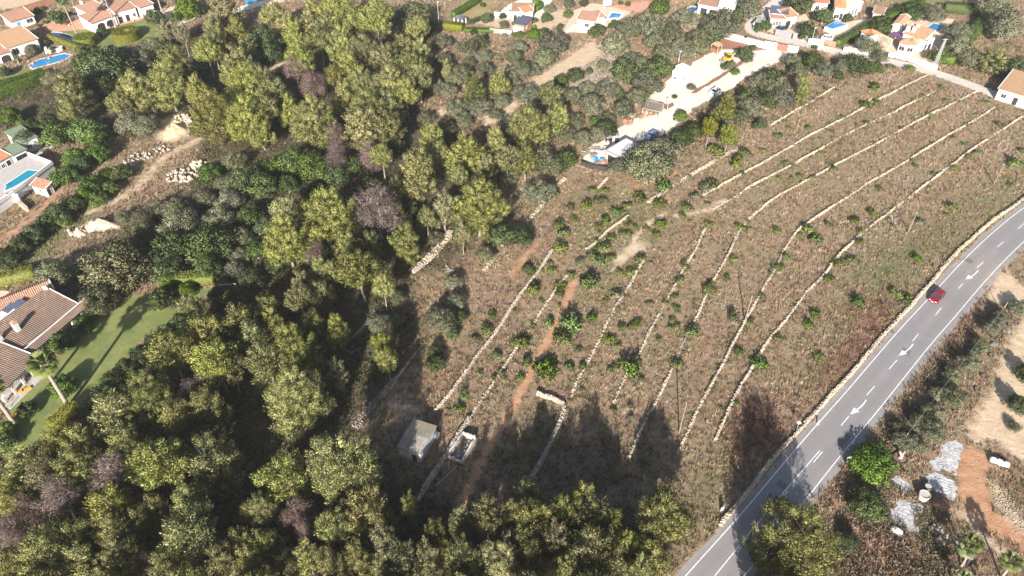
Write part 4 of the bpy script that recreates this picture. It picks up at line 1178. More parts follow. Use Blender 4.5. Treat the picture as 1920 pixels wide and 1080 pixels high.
# bushes of the terraced field
FB = []
for ox, oy, L_ in ((960, 270, [(545, 450, 28), (440, 470, 20), (660, 420, 24), (700, 350, 20), (940, 400, 32), (600, 340, 20), (310, 380, 18), (350, 600, 25), (390, 680, 25), (370, 780, 30), (470, 560, 20), (640, 615, 18), (800, 510, 25),
        (700, 560, 22), (870, 470, 20), (750, 700, 20), (850, 665, 20), (900, 610, 18), (1140, 300, 30), (1110, 440, 26), (1130, 600, 20), (1080, 670, 20), (1010, 640, 16), (520, 870, 22), (640, 860, 35), (700, 790, 30), (740, 860, 25),
        (960, 860, 25), (900, 960, 25), (800, 960, 20), (590, 1020, 32), (300, 940, 20), (150, 970, 20), (180, 1060, 25), (360, 1060, 20), (450, 980, 18), (1300, 470, 25), (1270, 540, 18), (1440, 330, 30), (1500, 300, 28), (1380, 390, 22),
        (1690, 130, 28), (1740, 60, 25), (1460, 450, 14), (1480, 600, 20), (1720, 620, 20), (1290, 900, 18), (1270, 1030, 20), (1660, 860, 22), (1500, 1050, 15), (1610, 1000, 18), (1880, 50, 15), (1520, 60, 35)]),
        (960, 540, [(160, 20, 25), (360, 20, 24), (80, 400, 36), (270, 260, 22), (430, 250, 40), (370, 370, 45), (470, 300, 25), (250, 570, 45), (260, 640, 45), (430, 580, 20), (110, 540, 20), (490, 460, 18), (65, 670, 16), (800, 50, 28),
        (790, 150, 14), (820, 290, 20), (920, 270, 26), (740, 380, 28), (800, 440, 16), (910, 600, 38), (740, 620, 16), (970, 690, 14), (1030, 110, 14), (1220, 60, 15), (1240, 150, 14), (1200, 230, 14), (1190, 300, 18), (1100, 380, 14),
        (1350, 330, 24), (1230, 570, 28), (1650, 200, 24), (1780, 250, 16), (1870, 60, 14), (1480, 10, 25), (1850, 560, 28), (1680, 860, 16), (1040, 960, 26), (890, 880, 14), (760, 920, 15), (230, 890, 18), (600, 220, 20), (1710, 480, 18)]),
        (480, 540, [(1770, 200, 22), (1720, 310, 28), (1810, 500, 20), (1680, 640, 16), (1560, 800, 26), (1520, 900, 20), (1640, 380, 20), (1850, 640, 18)]),
        (1440, 540, [(360, 200, 18), (300, 270, 22), (400, 520, 26), (70, 370, 20), (670, 100, 22), (960, 40, 24), (1040, 80, 24), (1000, 110, 18)]),
        (1440, 270, [(660, 580, 22), (690, 650, 16), (680, 730, 22), (610, 870, 26), (530, 900, 20), (460, 1000, 22), (300, 640, 26), (340, 700, 22), (70, 640, 16), (130, 840, 16), (80, 920, 22), (1380, 470, 26), (1340, 530, 12), (1150, 585, 20),
        (1500, 90, 16), (1570, 65, 16), (1400, 180, 18), (1110, 160, 14), (830, 330, 14), (500, 180, 16), (340, 250, 12), (240, 240, 14), (140, 150, 14), (1860, 130, 26), (1820, 310, 14), (1900, 45, 14), (1110, 850, 16), (780, 510, 18), (455, 600, 14)]),
        (1440, 0, [(720, 780, 22), (820, 770, 14), (1160, 720, 12), (1220, 860, 16), (740, 920, 16), (800, 640, 20), (1740, 930, 16), (1640, 770, 16), (150, 960, 14), (90, 1020, 16), (300, 960, 12), (820, 480, 16), (1060, 510, 18), (920, 500, 18), (1300, 650, 14), (1340, 750, 12)])):
    FB += [(ox + a / 4, oy + b / 4, w_) for a, b, w_ in L_]
fr = random.Random(5)
for w_ in WALLS[:12]:
    for _ in range(9):
        q = w_[fr.randrange(len(w_))]
        x, y = q[0] + fr.gauss(0, 1.6), q[1] + fr.gauss(0, 1.6)
        v = Vector((x, y, 0)) - Vector((0, 0, H))
        dp = v.y * CP - v.z * SP
        FB.append((960 + F * v.x / dp, 540 - F * (v.y * SP + v.z * CP) / dp, fr.uniform(0.5, 1.5) * F / dp))
for k, (x, y, w_) in enumerate(FB):
    kd = 'l' if fr.random() < 0.22 else ('v' if fr.random() < 0.12 else 'b')
    tree(x, y, w_ * 0.95, kd, {'b': 'green bush scattered over the terraced field', 'l': 'bright lime bush scattered over the terraced field', 'v': 'greyish bush scattered over the terraced field'}[kd],
         'bushes of the terraced field', fr.uniform(0.6, 1.2))

# clipped hedges
def hedge(px, wid, hgt, mat, label, name='clipped_hedge', z=0.0, per=46, L=0.22, Wd=0.14, seed=1):
    rg = np.random.default_rng(seed + 300)
    pts = resample(smooth_line(PP(px), 1), 0.5)
    c0 = pts[0].copy()
    t = np.gradient(pts, axis=0)
    t /= np.linalg.norm(t, axis=1)[:, None]
    nr = np.stack([-t[:, 1], t[:, 0]], 1)
    n = len(pts)
    m = int(n * 0.5 * per * (wid + 2 * hgt))
    k = rg.integers(0, n, m)
    u = rg.uniform(0, wid + 2 * hgt, m)
    off = np.where(u < hgt, -wid / 2, np.where(u > hgt + wid, wid / 2, u - hgt - wid / 2))
    zz = np.where(u < hgt, u, np.where(u > hgt + wid, wid + 2 * hgt - u, hgt))
    nn = np.zeros((m, 3))
    top = (u >= hgt) & (u <= hgt + wid)
    nn[:, :2] = nr[k] * np.sign(off)[:, None]
    nn[top] = (0, 0, 1)
    B = np.c_[pts[k] + t[k] * rg.uniform(-.3, .3, m)[:, None] + nr[k] * off[:, None], zz + z] + rg.normal(0, 0.06, (m, 3))
    D = unit(nn * 0.7 + rg.normal(0, 0.5, (m, 3)) + (0, 0, 0.3))
    N = unit(nn + rg.normal(0, 0.25, (m, 3)))
    V, Fq = blades(B, D, L, Wd, rg, N)
    V[:, :2] -= c0
    fol = np_mesh('foliage', V, Fq, [mat], tint=np.repeat(np.clip(0.5 + rg.normal(0, 0.2, m), 0, 1), 4), normals=np.repeat(N, 4, axis=0))
    o = thing(name, label, 'hedge', (c0[0], c0[1], 0))
    link('foliage', fol, o)
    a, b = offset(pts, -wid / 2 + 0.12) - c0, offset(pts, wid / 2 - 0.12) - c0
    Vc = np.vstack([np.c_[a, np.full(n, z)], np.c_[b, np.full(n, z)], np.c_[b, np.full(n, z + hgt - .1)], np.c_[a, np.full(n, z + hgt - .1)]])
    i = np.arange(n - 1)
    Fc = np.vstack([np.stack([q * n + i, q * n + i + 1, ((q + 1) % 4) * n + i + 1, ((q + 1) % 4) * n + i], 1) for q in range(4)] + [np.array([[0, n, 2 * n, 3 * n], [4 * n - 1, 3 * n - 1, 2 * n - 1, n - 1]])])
    link('branches', np_mesh('branches', Vc, Fc, [mat], tint=np.full(len(Vc), 0.15)), o)  # solid core box, not twigs; inner shade painted as a darker leaf tint
    return o
hedge([(97, 78), (125, 88), (162, 104)], 1.4, 2.6, 'pine_lime', 'tall clipped lime hedge between the two garden pools', seed=1)
hedge([(0, 183), (45, 168), (86, 152)], 2.2, 3.2, 'bright', 'shaggy tall green hedge below the turquoise pool', L=0.4, seed=2)
hedge([(0, 166), (40, 156), (84, 140)], 1.6, 2.0, 'broad', 'dark hedge behind the shaggy tall one by the pool', seed=3)
hedge([(0, 215), (25, 230), (55, 245), (88, 262)], 1.2, 1.8, 'bright', 'thin hedge behind the green-roofed house', seed=4)
hedge([(-10, 536), (30, 528), (66, 518)], 2.2, 2.2, 'pine_lime', 'clipped lime hedge behind the tiled villa', seed=5)
hedge([(332, 531), (370, 531), (404, 528)], 2.4, 2.2, 'pine_lime', 'clipped box hedge at the far corner of the villa lawn', seed=6)
hedge([(100, 808), (125, 790), (143, 770)], 2.0, 2.2, 'yellow', 'golden yellow clipped hedge beside the palm on the villa lawn', seed=7)
hedge([(850, 34), (872, 20), (898, 4)], 1.6, 2.0, 'bright', 'straight green hedge along the dry lawn', seed=8)
hedge([(834, 54), (850, 56), (867, 58)], 2.4, 2.2, 'pine_lime', 'clipped hedge in front of the blue-roofed gazebo', seed=9)
hedge([(872, 60), (900, 60), (940, 62)], 1.5, 1.2, 'bright', 'low hedge beside the dark fabric fence', seed=10)
hedge([(1568, 86), (1600, 70), (1628, 52)], 2.2, 2.0, 'bright', 'leafy hedge between the two pool gardens', seed=11)
hedge([(1655, 42), (1690, 28), (1725, 14)], 2.6, 2.6, 'bright', 'tall leafy hedge behind the long tiled outbuilding', seed=12)
hedge([(1768, 22), (1805, 24), (1842, 30)], 3.0, 3.0, 'broad', 'tall dark hedge along the meadow', seed=13)
hedge([(1850, 36), (1830, 62), (1795, 95), (1775, 122)], 3.2, 2.6, 'bright', 'long leafy hedge leading down to the lattice mast', seed=14)
hedge([(1000, 6), (1016, 12), (1012, 18), (995, 24)], 1.2, 1.6, 'bright', 'small hedge curving round the white villa with orange roof', seed=15)
def topiary(px, rpx, hgt, label, ring, seed):
    p = P(*px)
    r = rpx * depth(p) / F
    rg = np.random.default_rng(seed)
    m = 3600
    a = rg.uniform(0, 6.283, m)
    top = rg.uniform(size=m) < 0.45
    rr_ = np.where(top, r * np.sqrt(rg.uniform(0.12 if ring else 0, 1, m)), r)
    zz = np.where(top, hgt, rg.uniform(0.25, hgt, m))
    d = np.c_[np.cos(a), np.sin(a), np.zeros(m)]
    nn = np.where(top[:, None], np.array([[0, 0, 1.0]]), d)
    V, Fq = blades(np.c_[rr_ * d[:, 0], rr_ * d[:, 1], zz] + rg.normal(0, 0.06, (m, 3)), unit(nn * 0.6 + rg.normal(0, 0.5, (m, 3))), 0.24, 0.16, rg, nn)
    o = thing('clipped_drum_hedge', label, 'hedge', (p[0], p[1], 0))
    link('foliage', np_mesh('foliage', V, Fq, ['pine_lime'], tint=np.repeat(np.clip(rg.normal(0.5, 0.18, m), 0, 1), 4), normals=np.repeat(unit(nn + rg.normal(0, .2, (m, 3))), 4, axis=0)), o)
    mb = MB()
    mb.lathe([(r * 0.93, 0.2), (r * 0.95, hgt - 0.12)] + ([(r * 0.38, hgt - 0.12), (r * 0.32, hgt - 0.9), (0.02, hgt - 0.95)] if ring else []), 24)
    ob = mb.build('branches', 'pine_lime', o)
    mb = MB()
    mb.tube([(0, 0, 0), (0, 0, 0.4)], 0.25)
    mb.build('trunk', 'bark', o)
topiary((163, 84), 19, 2.8, 'plain round clipped drum hedge beside the navy pool', False, 1)
topiary((240, 73), 23, 2.8, 'round clipped drum hedge with a hollow in its top', True, 2)

# palms
def palm(base, h, label, crown_w, fan=True, lean=(0, 0), seed=1, leaves=34, rt=0.28, world=None):
    p = world or P(*base)
    rg = np.random.default_rng(seed)
    o = thing('palm_tree', label, 'palm tree', (p[0], p[1], 0), 0, 'palm trees')
    mb = MB()
    path = [(lean[0] * u * u, lean[1] * u * u, h * u - (0.1 if u == 0 else 0)) for u in [k / 10 for k in range(11)]]
    mb.tube(path, [rt * (1.35 if k == 0 else 1.0 - 0.03 * k) * (1 + 0.05 * (k % 2)) for k in range(11)], 10)
    mb.build('trunk', 'palmbark', o, smooth=True)
    T = np.array(path[-1])
    Vs, Fs, Ts, Ns = [], [], [], []
    kk = 0
    r = crown_w / 2
    for i in range(leaves):
        az = i * 2.399 + rg.uniform(-.2, .2)
        el = R(75) - (i / leaves) * R(125)
        d = np.array([math.cos(az) * math.cos(el), math.sin(az) * math.cos(el), math.sin(el)])
        s = unit(np.cross(d, (0, 0, 1)))
        upv = np.cross(s, d)
        stem = r * 0.5
        c = T + d * stem
        tint = 0.25 + 0.6 * rg.uniform() + (0.2 if i > leaves * 0.8 else 0)
        nf = 11
        for j in range(nf):
            if fan:
                ph = (j / (nf - 1) - 0.5) * 2.5
                dd = unit(d * math.cos(ph) + s * math.sin(ph) + np.array([0, 0, -0.28 * abs(math.sin(ph)) - 0.1]))
                b0 = c
                ll = r * 0.62 * (1 - 0.12 * abs(ph))
            else:
                u = j / (nf - 1)
                b0 = T + d * (r * u) + np.array([0, 0, -0.55 * r * u * u])
                dd = unit(d * 0.6 + s * (1 if j % 2 else -1) + np.array([0, 0, -0.35]))
                ll = r * 0.42 * (1 - 0.6 * u)
            sd_ = unit(np.cross(dd, upv)) * ll * (0.13 if fan else 0.14)
            Vs += [b0, b0 + dd * ll * 0.5 + sd_, b0 + dd * ll + np.array([0, 0, -0.15 * ll]), b0 + dd * ll * 0.5 - sd_]
            Fs.append((kk, kk + 1, kk + 2, kk + 3))
            kk += 4
            Ts += [min(1, tint)] * 4
        q = s * 0.04
        Vs += [T - q, T + q, c + q * 0.5, c - q * 0.5]
        Fs.append((kk, kk + 1, kk + 2, kk + 3))
        kk += 4
        Ts += [0.6] * 4
    link('crown', np_mesh('crown', np.array(Vs), np.array(Fs), ['palm'], tint=np.array(Ts)), o)
    return o
palm((129, 762), 10.5, 'tall fan palm with bare grey trunk on the villa lawn', 4.6, lean=(-0.3, 0.3), seed=1, leaves=40, rt=0.36)
palm((32, 800), 10.5, 'fan palm trunk rising beside the arched porch of the villa', 4.6, seed=2, rt=0.36)
palm((150, 79), 13.0, 'slender tall palm beside the navy garden pool', 4.4, seed=3, lean=(-0.6, 0), rt=0.24)
palm((217, 51), 13.5, 'slender tall palm in front of the arched white villa', 4.4, seed=4, lean=(-0.4, 0), rt=0.24)
palm((304, 23), 13.0, 'slender tall palm at the end of the arched white villa', 4.4, seed=5, rt=0.24)
palm((37, 122), 2.4, 'small palm on the terrace of the turquoise pool', 2.4, fan=False, seed=6, leaves=18, rt=0.18)
palm((1802, 1062), 4.2, 'slim fan palm leaning over the stones, one of the twin pair', 2.8, seed=7, lean=(-0.5, 0.5), leaves=26, rt=0.17)
palm((1812, 1058), 4.9, 'taller fan palm of the twin pair beside the red earth track', 2.8, seed=8, lean=(-0.8, 0.6), leaves=26, rt=0.17)
palm((1876, 1084), 4.4, 'fan palm with a yellow skirt below the red earth track', 2.9, seed=9, lean=(-0.3, 0.2), leaves=28, rt=0.2)
palm((1790, 1110), 3.6, 'short fan palm at the edge of the nursery weeds', 2.6, seed=10, leaves=26, rt=0.18)
palm((1840, 1120), 3.2, 'shortest fan palm of the nursery row', 2.4, seed=11, leaves=22, rt=0.18)
palm((1402, 79), 1.6, 'small bushy palm in the bed beside the red timber deck', 2.6, fan=False, seed=12, leaves=18, rt=0.15)


# ------------------------------------------------------------------ buildings
def M2(o, M):
    return M
def wing(root, A, B, D, h, roof='gable', rise=1.2, rmat='tile_brown', wmat='white', wins=(), z0=0.0, over=0.35, label=None, cat='house', name='house', verge=True, group=None, dmul=1.0):
    a, b, d_ = P(*A, z0 + h), P(*B, z0 + h), P(*D, z0 + h)
    M, ang = frame(a, b)
    w = (b - a).to_2d().length
    q = M.inverted() @ d_
    d = max(1.5, abs(q.y)) * dmul
    if root is None:
        root = thing(name, label, cat, (a.x, a.y, 0), ang, group)
    area('hard', [M @ Vector(v) for v in ((0, 0, 0), (w, 0, 0), (w, d, 0), (0, d, 0))], 0.4, world=True)
    mb = MB()
    zt = z0 + h
    o = over
    if roof == 'flat':
        t = 0.22
        mb.box(0, w, 0, d, z0, zt)
        mb.build('wall', wmat, root, M)
        MB().box(-0.05, w + 0.05, -0.05, t, zt, zt + rise).box(-0.05, w + 0.05, d - t, d + 0.05, zt, zt + rise).box(-0.05, t, t, d - t, zt, zt + rise).box(w - t, w + 0.05, t, d - t, zt, zt + rise).build('parapet', wmat, root, M)
        MB().box(t, w - t, t, d - t, zt, zt + 0.06).build('roof', rmat, root, M)
    else:
        if roof == 'mono':
            mb.add([(0, 0, z0), (w, 0, z0), (w, d, z0), (0, d, z0), (0, 0, zt), (w, 0, zt), (w, d, zt + rise), (0, d, zt + rise)],
                   [(3, 2, 1, 0), (4, 5, 6, 7), (0, 1, 5, 4), (1, 2, 6, 5), (2, 3, 7, 6), (3, 0, 4, 7)])
            k = rise / d
            g = 0.14
            sl = [((-o, -o, zt - o * k + g), (w + o, -o, zt - o * k + g), (w + o, d + o, zt + rise + o * k + g), (-o, d + o, zt + rise + o * k + g))]
        elif roof == 'gable':
            m = d / 2
            mb.add([(0, 0, z0), (w, 0, z0), (w, d, z0), (0, d, z0), (0, 0, zt), (w, 0, zt), (w, d, zt), (0, d, zt), (0, m, zt + rise), (w, m, zt + rise)],
                   [(3, 2, 1, 0), (0, 1, 5, 4), (1, 2, 6, 9, 5), (2, 3, 7, 6), (3, 0, 4, 8, 7), (4, 5, 9, 8), (6, 7, 8, 9)])
            k = rise / m
            g = 0.14
            sl = [((-o, -o, zt - o * k + g), (w + o, -o, zt - o * k + g), (w + o, m, zt + rise + g), (-o, m, zt + rise + g)),
                  ((w + o, d + o, zt - o * k + g), (-o, d + o, zt - o * k + g), (-o, m, zt + rise + g), (w + o, m, zt + rise + g))]
        elif roof == 'gabley':
            m = w / 2
            mb.add([(0, 0, z0), (w, 0, z0), (w, d, z0), (0, d, z0), (0, 0, zt), (w, 0, zt), (w, d, zt), (0, d, zt), (m, 0, zt + rise), (m, d, zt + rise)],
                   [(3, 2, 1, 0), (0, 1, 5, 8, 4), (1, 2, 6, 5), (2, 3, 7, 9, 6), (3, 0, 4, 7), (4, 8, 9, 7), (5, 6, 9, 8)])
            k = rise / m
            g = 0.14
            sl = [((-o, d + o, zt - o * k + g), (-o, -o, zt - o * k + g), (m, -o, zt + rise + g), (m, d + o, zt + rise + g)),
                  ((w + o, -o, zt - o * k + g), (w + o, d + o, zt - o * k + g), (m, d + o, zt + rise + g), (m, -o, zt + rise + g))]
        else:
            mb.box(0, w, 0, d, z0, zt)
            i = min(w, d) / 2
            g = 0.1
            r0, r1 = ((i, d / 2, zt + rise), (w - i, d / 2, zt + rise)) if w >= d else ((w / 2, i, zt + rise), (w / 2, d - i, zt + rise))
            c = [(-o, -o, zt + g - 0.1), (w + o, -o, zt + g - 0.1), (w + o, d + o, zt + g - 0.1), (-o, d + o, zt + g - 0.1)]
            if w >= d:
                sl = [(c[0], c[1], r1, r0), (c[1], c[2], r1, r1), (c[2], c[3], r0, r1), (c[3], c[0], r0, r0)]
            else:
                sl = [(c[0], c[1], r0, r0), (c[1], c[2], r1, r0), (c[2], c[3], r1, r1), (c[3], c[0], r0, r1)]
            verge = False
        mb.build('wall', wmat, root, M)
        rb = MB()
        for e0, e1, r1, r0 in sl:
            rb.slope(e0, e1, r1, r0)
        ro = rb.build('roof', rmat, root, M)
        if verge:
            vb = MB()
            for e0, e1, r1, r0 in sl:
                for p, q2, s in ((e0, r0, -1), (e1, r1, 1)):
                    vb.tube([Vector(p) + Vector((0, 0, 0.03)), Vector(q2) + Vector((0, 0, 0.03))], 0.12, 4)
            vb.build('verge', wmat if wmat in ('white', 'cream') else 'concrete', ro, M)
    for wn_ in wins:
        face, u, z, ww, hh, kind = wn_
        L_ = w if face == 'f' else d
        fl = {'f': Matrix.Identity(4), 'l': Matrix.Translation((0, d, 0)) @ Matrix.Rotation(-math.pi / 2, 4, 'Z'), 'r': Matrix.Translation((w, 0, 0)) @ Matrix.Rotation(math.pi / 2, 4, 'Z')}[face]
        if face == 'l':
            fl = Matrix.Translation((0, d, 0)) @ Matrix.Rotation(-math.pi / 2, 4, 'Z')
        MM = M @ fl
        x = u * L_
        opening(root, MM, x, z0 + z, ww, hh, kind)
    return root
def opening(root, MM, x, z, ww, hh, kind):
    # x,z lower centre on the plane y=0, facing -y
    x0, x1 = x - ww / 2, x + ww / 2
    if kind in ('w', 'k'):
        fr_ = MB()
        t = 0.09
        fr_.box(x0 - t, x0, -0.08, 0.02, z - t, z + hh + t).box(x1, x1 + t, -0.08, 0.02, z - t, z + hh + t).box(x0, x1, -0.08, 0.02, z - t, z).box(x0, x1, -0.08, 0.02, z + hh, z + hh + t).box(x - 0.03, x + 0.03, -0.05, 0.02, z, z + hh)
        f = fr_.build('window', 'white' if kind == 'w' else 'wood', root, MM)
        MB().box(x0, x1, -0.02, 0.03, z, z + hh).build('pane', 'glass', f, MM)
        MB().box(x0 - 0.15, x1 + 0.15, -0.16, 0.02, z - t - 0.08, z - t).build('sill', 'terracotta', f, MM)
    elif kind == 'd':
        f = MB().box(x0, x1, -0.04, 0.03, z, z + hh).build('door', 'dark', root, MM)
        MB().box(x0 - 0.1, x0, -0.07, 0.03, z, z + hh + 0.1).box(x1, x1 + 0.1, -0.07, 0.03, z, z + hh + 0.1).box(x0, x1, -0.07, 0.03, z + hh, z + hh + 0.1).build('frame', 'white', f, MM)
    elif kind == 'b':
        f = MB().box(x0, x1, -0.06, 0.03, z, z + hh).build('door', 'blue_paint', root, MM)
        f['label'] = 'bright blue door'
    elif kind == 'a':
        pts = [(x0, z), (x1, z)] + [(x + ww / 2 * math.cos(t), z + hh - ww / 2 * 0.6 + ww / 2 * 0.6 * math.sin(t)) for t in [math.pi * k / 10 for k in range(11)]]
        n = len(pts)
        mb = MB()
        mb.add([(p[0], -0.03, p[1]) for p in pts], [tuple(range(n))])
        mb.build('arch_shade', 'dark', root, MM)  # flat dark sheet on the solid wall, painted as the shaded opening
        ar = MB()
        arc = [(x + (ww / 2 + 0.08) * math.cos(t), -0.06, z + hh - ww / 2 * 0.6 + (ww / 2 * 0.6 + 0.08) * math.sin(t)) for t in [math.pi * k / 10 for k in range(11)]]
        ar.tube([(x1 + 0.08, -0.06, z)] + arc + [(x0 - 0.08, -0.06, z)], 0.09, 4)
        ar.build('arch', 'white', root, MM)
    elif kind == 'm':
        MB().box(x0, x1, -0.03, 0.02, z, z + hh).build('mural', 'blue_paint', root, MM)
def chimney(root, px, zb, hgt=1.3, s=0.7, mat='white'):
    p = P(*px, zb)
    M = Matrix.Translation((p.x, p.y, 0)) @ Matrix.Rotation(root.rotation_euler[2], 4, 'Z')
    c = MB().box(-s / 2, s / 2, -s / 2, s / 2, zb - 1.2, zb + hgt).build('chimney', mat, root, M)
    MB().box(-s / 2 - .1, s / 2 + .1, -s / 2 - .1, s / 2 + .1, zb + hgt, zb + hgt + 0.12).box(-s / 3, s / 3, -s / 3, s / 3, zb + hgt + .12, zb + hgt + 0.4).build('chimney_cap', 'terracotta', c, M)
def pool(px, label, mat='water_blue', z=0.0, rim=0.5, rimmat='paving_tan', rise=0.14, group='swimming pools', walls=None):
    pts = PP(px, z)
    c = sum(pts, Vector()) / len(pts)
    o = thing('swimming_pool', label, 'pool', (c.x, c.y, 0), 0, group)
    area('hard', pts, 0.5, world=True)
    loc = [Vector((p.x - c.x, p.y - c.y)) for p in pts]
    n = len(loc)
    a = sum(loc[i].x * loc[(i + 1) % n].y - loc[(i + 1) % n].x * loc[i].y for i in range(n))
    if a < 0:
        loc = loc[::-1]
    out = []
    for i in range(n):
        p, q, r_ = loc[i - 1], loc[i], loc[(i + 1) % n]
        d1, d2 = (q - p).normalized(), (r_ - q).normalized()
        n1, n2 = Vector((d1.y, -d1.x)), Vector((d2.y, -d2.x))
        m = (n1 + n2)
        m = m / max(0.5, m.dot(n1))
        out.append(q + m * rim)
    zt = z + rise
    V = [(p.x, p.y, zt) for p in loc] + [(p.x, p.y, zt) for p in out] + [(p.x, p.y, z - 0.0) for p in out] + [(p.x, p.y, z - 0.05) for p in loc]
    fs = []
    for i in range(n):
        j = (i + 1) % n
        fs += [(i, n + i, n + j, j), (n + i, 2 * n + i, 2 * n + j, n + j), (i, j, 3 * n + j, 3 * n + i)]
    MB().add(V, fs).build('coping', rimmat, o)
    MB().add([(p.x, p.y, z + rise * 0.5) for p in loc], [tuple(range(n))]).build('water', mat, o)
    # ladder
    e, f = loc[0], loc[1]
    m = e.lerp(f, 0.5)
    nrm = Vector((-(f - e).y, (f - e).x)).normalized()
    lb = MB()
    for s in (-0.25, 0.25):
        b = m + (f - e).normalized() * s
        lb.tube([(b.x - nrm.x * 0.4, b.y - nrm.y * 0.4, zt), (b.x - nrm.x * 0.3, b.y - nrm.y * 0.3, zt + 0.75), (b.x + nrm.x * 0.2, b.y + nrm.y * 0.2, zt + 0.75), (b.x + nrm.x * 0.25, b.y + nrm.y * 0.25, z + 0.05)], 0.04, 5)
    lb.build('ladder', 'metal', o)
    return o
def low_wall(px, hgt, label, mat='white', thick=0.25, name='garden_wall', cat='wall', z0=0.0, cap=None, pillars=False):
    pts = PP(px, z0)
    c = pts[0]
    o = thing(name, label, cat, (c.x, c.y, 0))
    mb = MB()
    for a, b in zip(pts, pts[1:]):
        M, ang = frame(a, b)
        L_ = (b - a).to_2d().length
        k = MB().box(-thick / 2, L_ + thick / 2, -thick / 2, thick / 2, z0, z0 + hgt)
        mb.add([M @ Vector(v) for v in k.v], k.f)
    mb.build('wall', mat, o, Matrix.Identity(4))
    cb = MB()
    for a, b in zip(pts, pts[1:]):
        M, ang = frame(a, b)
        L_ = (b - a).to_2d().length
        k = MB().box(-thick / 2 - .04, L_ + thick / 2 + .04, -thick / 2 - .05, thick / 2 + .05, z0 + hgt, z0 + hgt + 0.07)
        cb.add([M @ Vector(v) for v in k.v], k.f)
    cb.build('coping', cap or mat, o, Matrix.Identity(4))
    return o

# --- old hut and roofless pen among the terraces
hut = wing(None, (746, 838), (788, 852), (779, 788), 2.3, 'gable', 0.35, 'fibro', 'plaster_old', [('f', 0.72, 0.0, 0.85, 1.75, 'd')], label='small abandoned hut with grey corrugated roof and faded blue side wall', cat='hut', name='hut', over=0.12, verge=False)
def hut_extras():
    a, b, d_ = P(746, 838, 2.3), P(788, 852, 2.3), P(779, 788, 2.3)
    M, ang = frame(a, b)
    w = (b - a).to_2d().length
    d = abs((M.inverted() @ d_).y)
    rg = random.Random(3)
    mb = MB()
    for k in range(14):
        y0 = 0.35 + k * (d - 0.7) / 14
        h = rg.uniform(1.2, 2.0)
        mb.box(w + 0.004, w + 0.02, y0, y0 + (d - 0.7) / 14 - rg.uniform(0, 0.14), rg.uniform(0.2, 0.5), h)
    o = mb.build('painted_panel', 'blue_wall', hut, M)
    o['label'] = 'faded blue painted side wall'
    MB().box(w, w + 0.5, d - 0.6, d + 0.1, 0, 0.9).build('buttress', 'plaster_old', hut, M)
hut_extras()
def pen():
    c = PP([(839, 851), (868, 811), (891, 819), (866, 862)], 1.1)
    o = thing('roofless_pen', 'small roofless concrete pen with broken front wall beside the red track', 'ruin', (c[0].x, c[0].y, 0))
    area('hard', c, 0.2, 0.6, world=True)
    for i, (h, m) in enumerate(((1.25, 'plaster_old'), (1.35, 'plaster_old'), (1.15, 'plaster_old'), (0.9, 'plaster_old'))):
        a, b = c[i], c[(i + 1) % 4]
        M, ang = frame(a, b)
        L_ = (b - a).to_2d().length
        rg = random.Random(i)
        n = 9
        top = [h * (1 - rg.uniform(0, 0.18 if i != 3 else 0.5)) for _ in range(n + 1)]
        V, fs = [], []
        for k in range(n + 1):
            x = L_ * k / n
            V += [(x, -0.14, 0), (x, 0.14, 0), (x, 0.14, top[k]), (x, -0.14, top[k])]
        for k in range(n):
            p, q = 4 * k, 4 * k + 4
            fs += [(p, q, q + 3, p + 3), (p + 3, q + 3, q + 2, p + 2), (p + 2, q + 2, q + 1, p + 1)]
        fs += [(0, 3, 2, 1), (4 * n, 4 * n + 1, 4 * n + 2, 4 * n + 3)]
        MB().add(V, fs).build('wall', m, o, M)
    rg = np.random.default_rng(9)
    p0, p1 = c[3], c[2]
    k = rg.uniform(0.1, 0.75, 90)
    cc = np.array([[p0.x + (p1.x - p0.x) * t - rg.uniform(0.3, 1.1), p0.y + (p1.y - p0.y) * t + rg.uniform(0, 1.2), rg.uniform(0.05, 0.3)] for t in k])
    me = stones_mesh('rubble', cc - np.array([c[0].x, c[0].y, 0]), rg.uniform(0.15, 0.45, (90, 3)), rg, ['stone_grey', 'plaster_old'])
    r_ = link('rubble', me, o)
    r_['kind'] = 'stuff'
pen()
def beam():
    a, b = P(817, 912), P(857, 875)
    o = MB().tube([(0, 0, 0.12), (b.x - a.x, b.y - a.y, 0.16)], 0.12, 7).build('fallen_pole', 'wood_grey')
    o.location = (a.x, a.y, 0)
    tag(o, 'long grey pole lying on the ground in front of the roofless pen', 'pole')
beam()

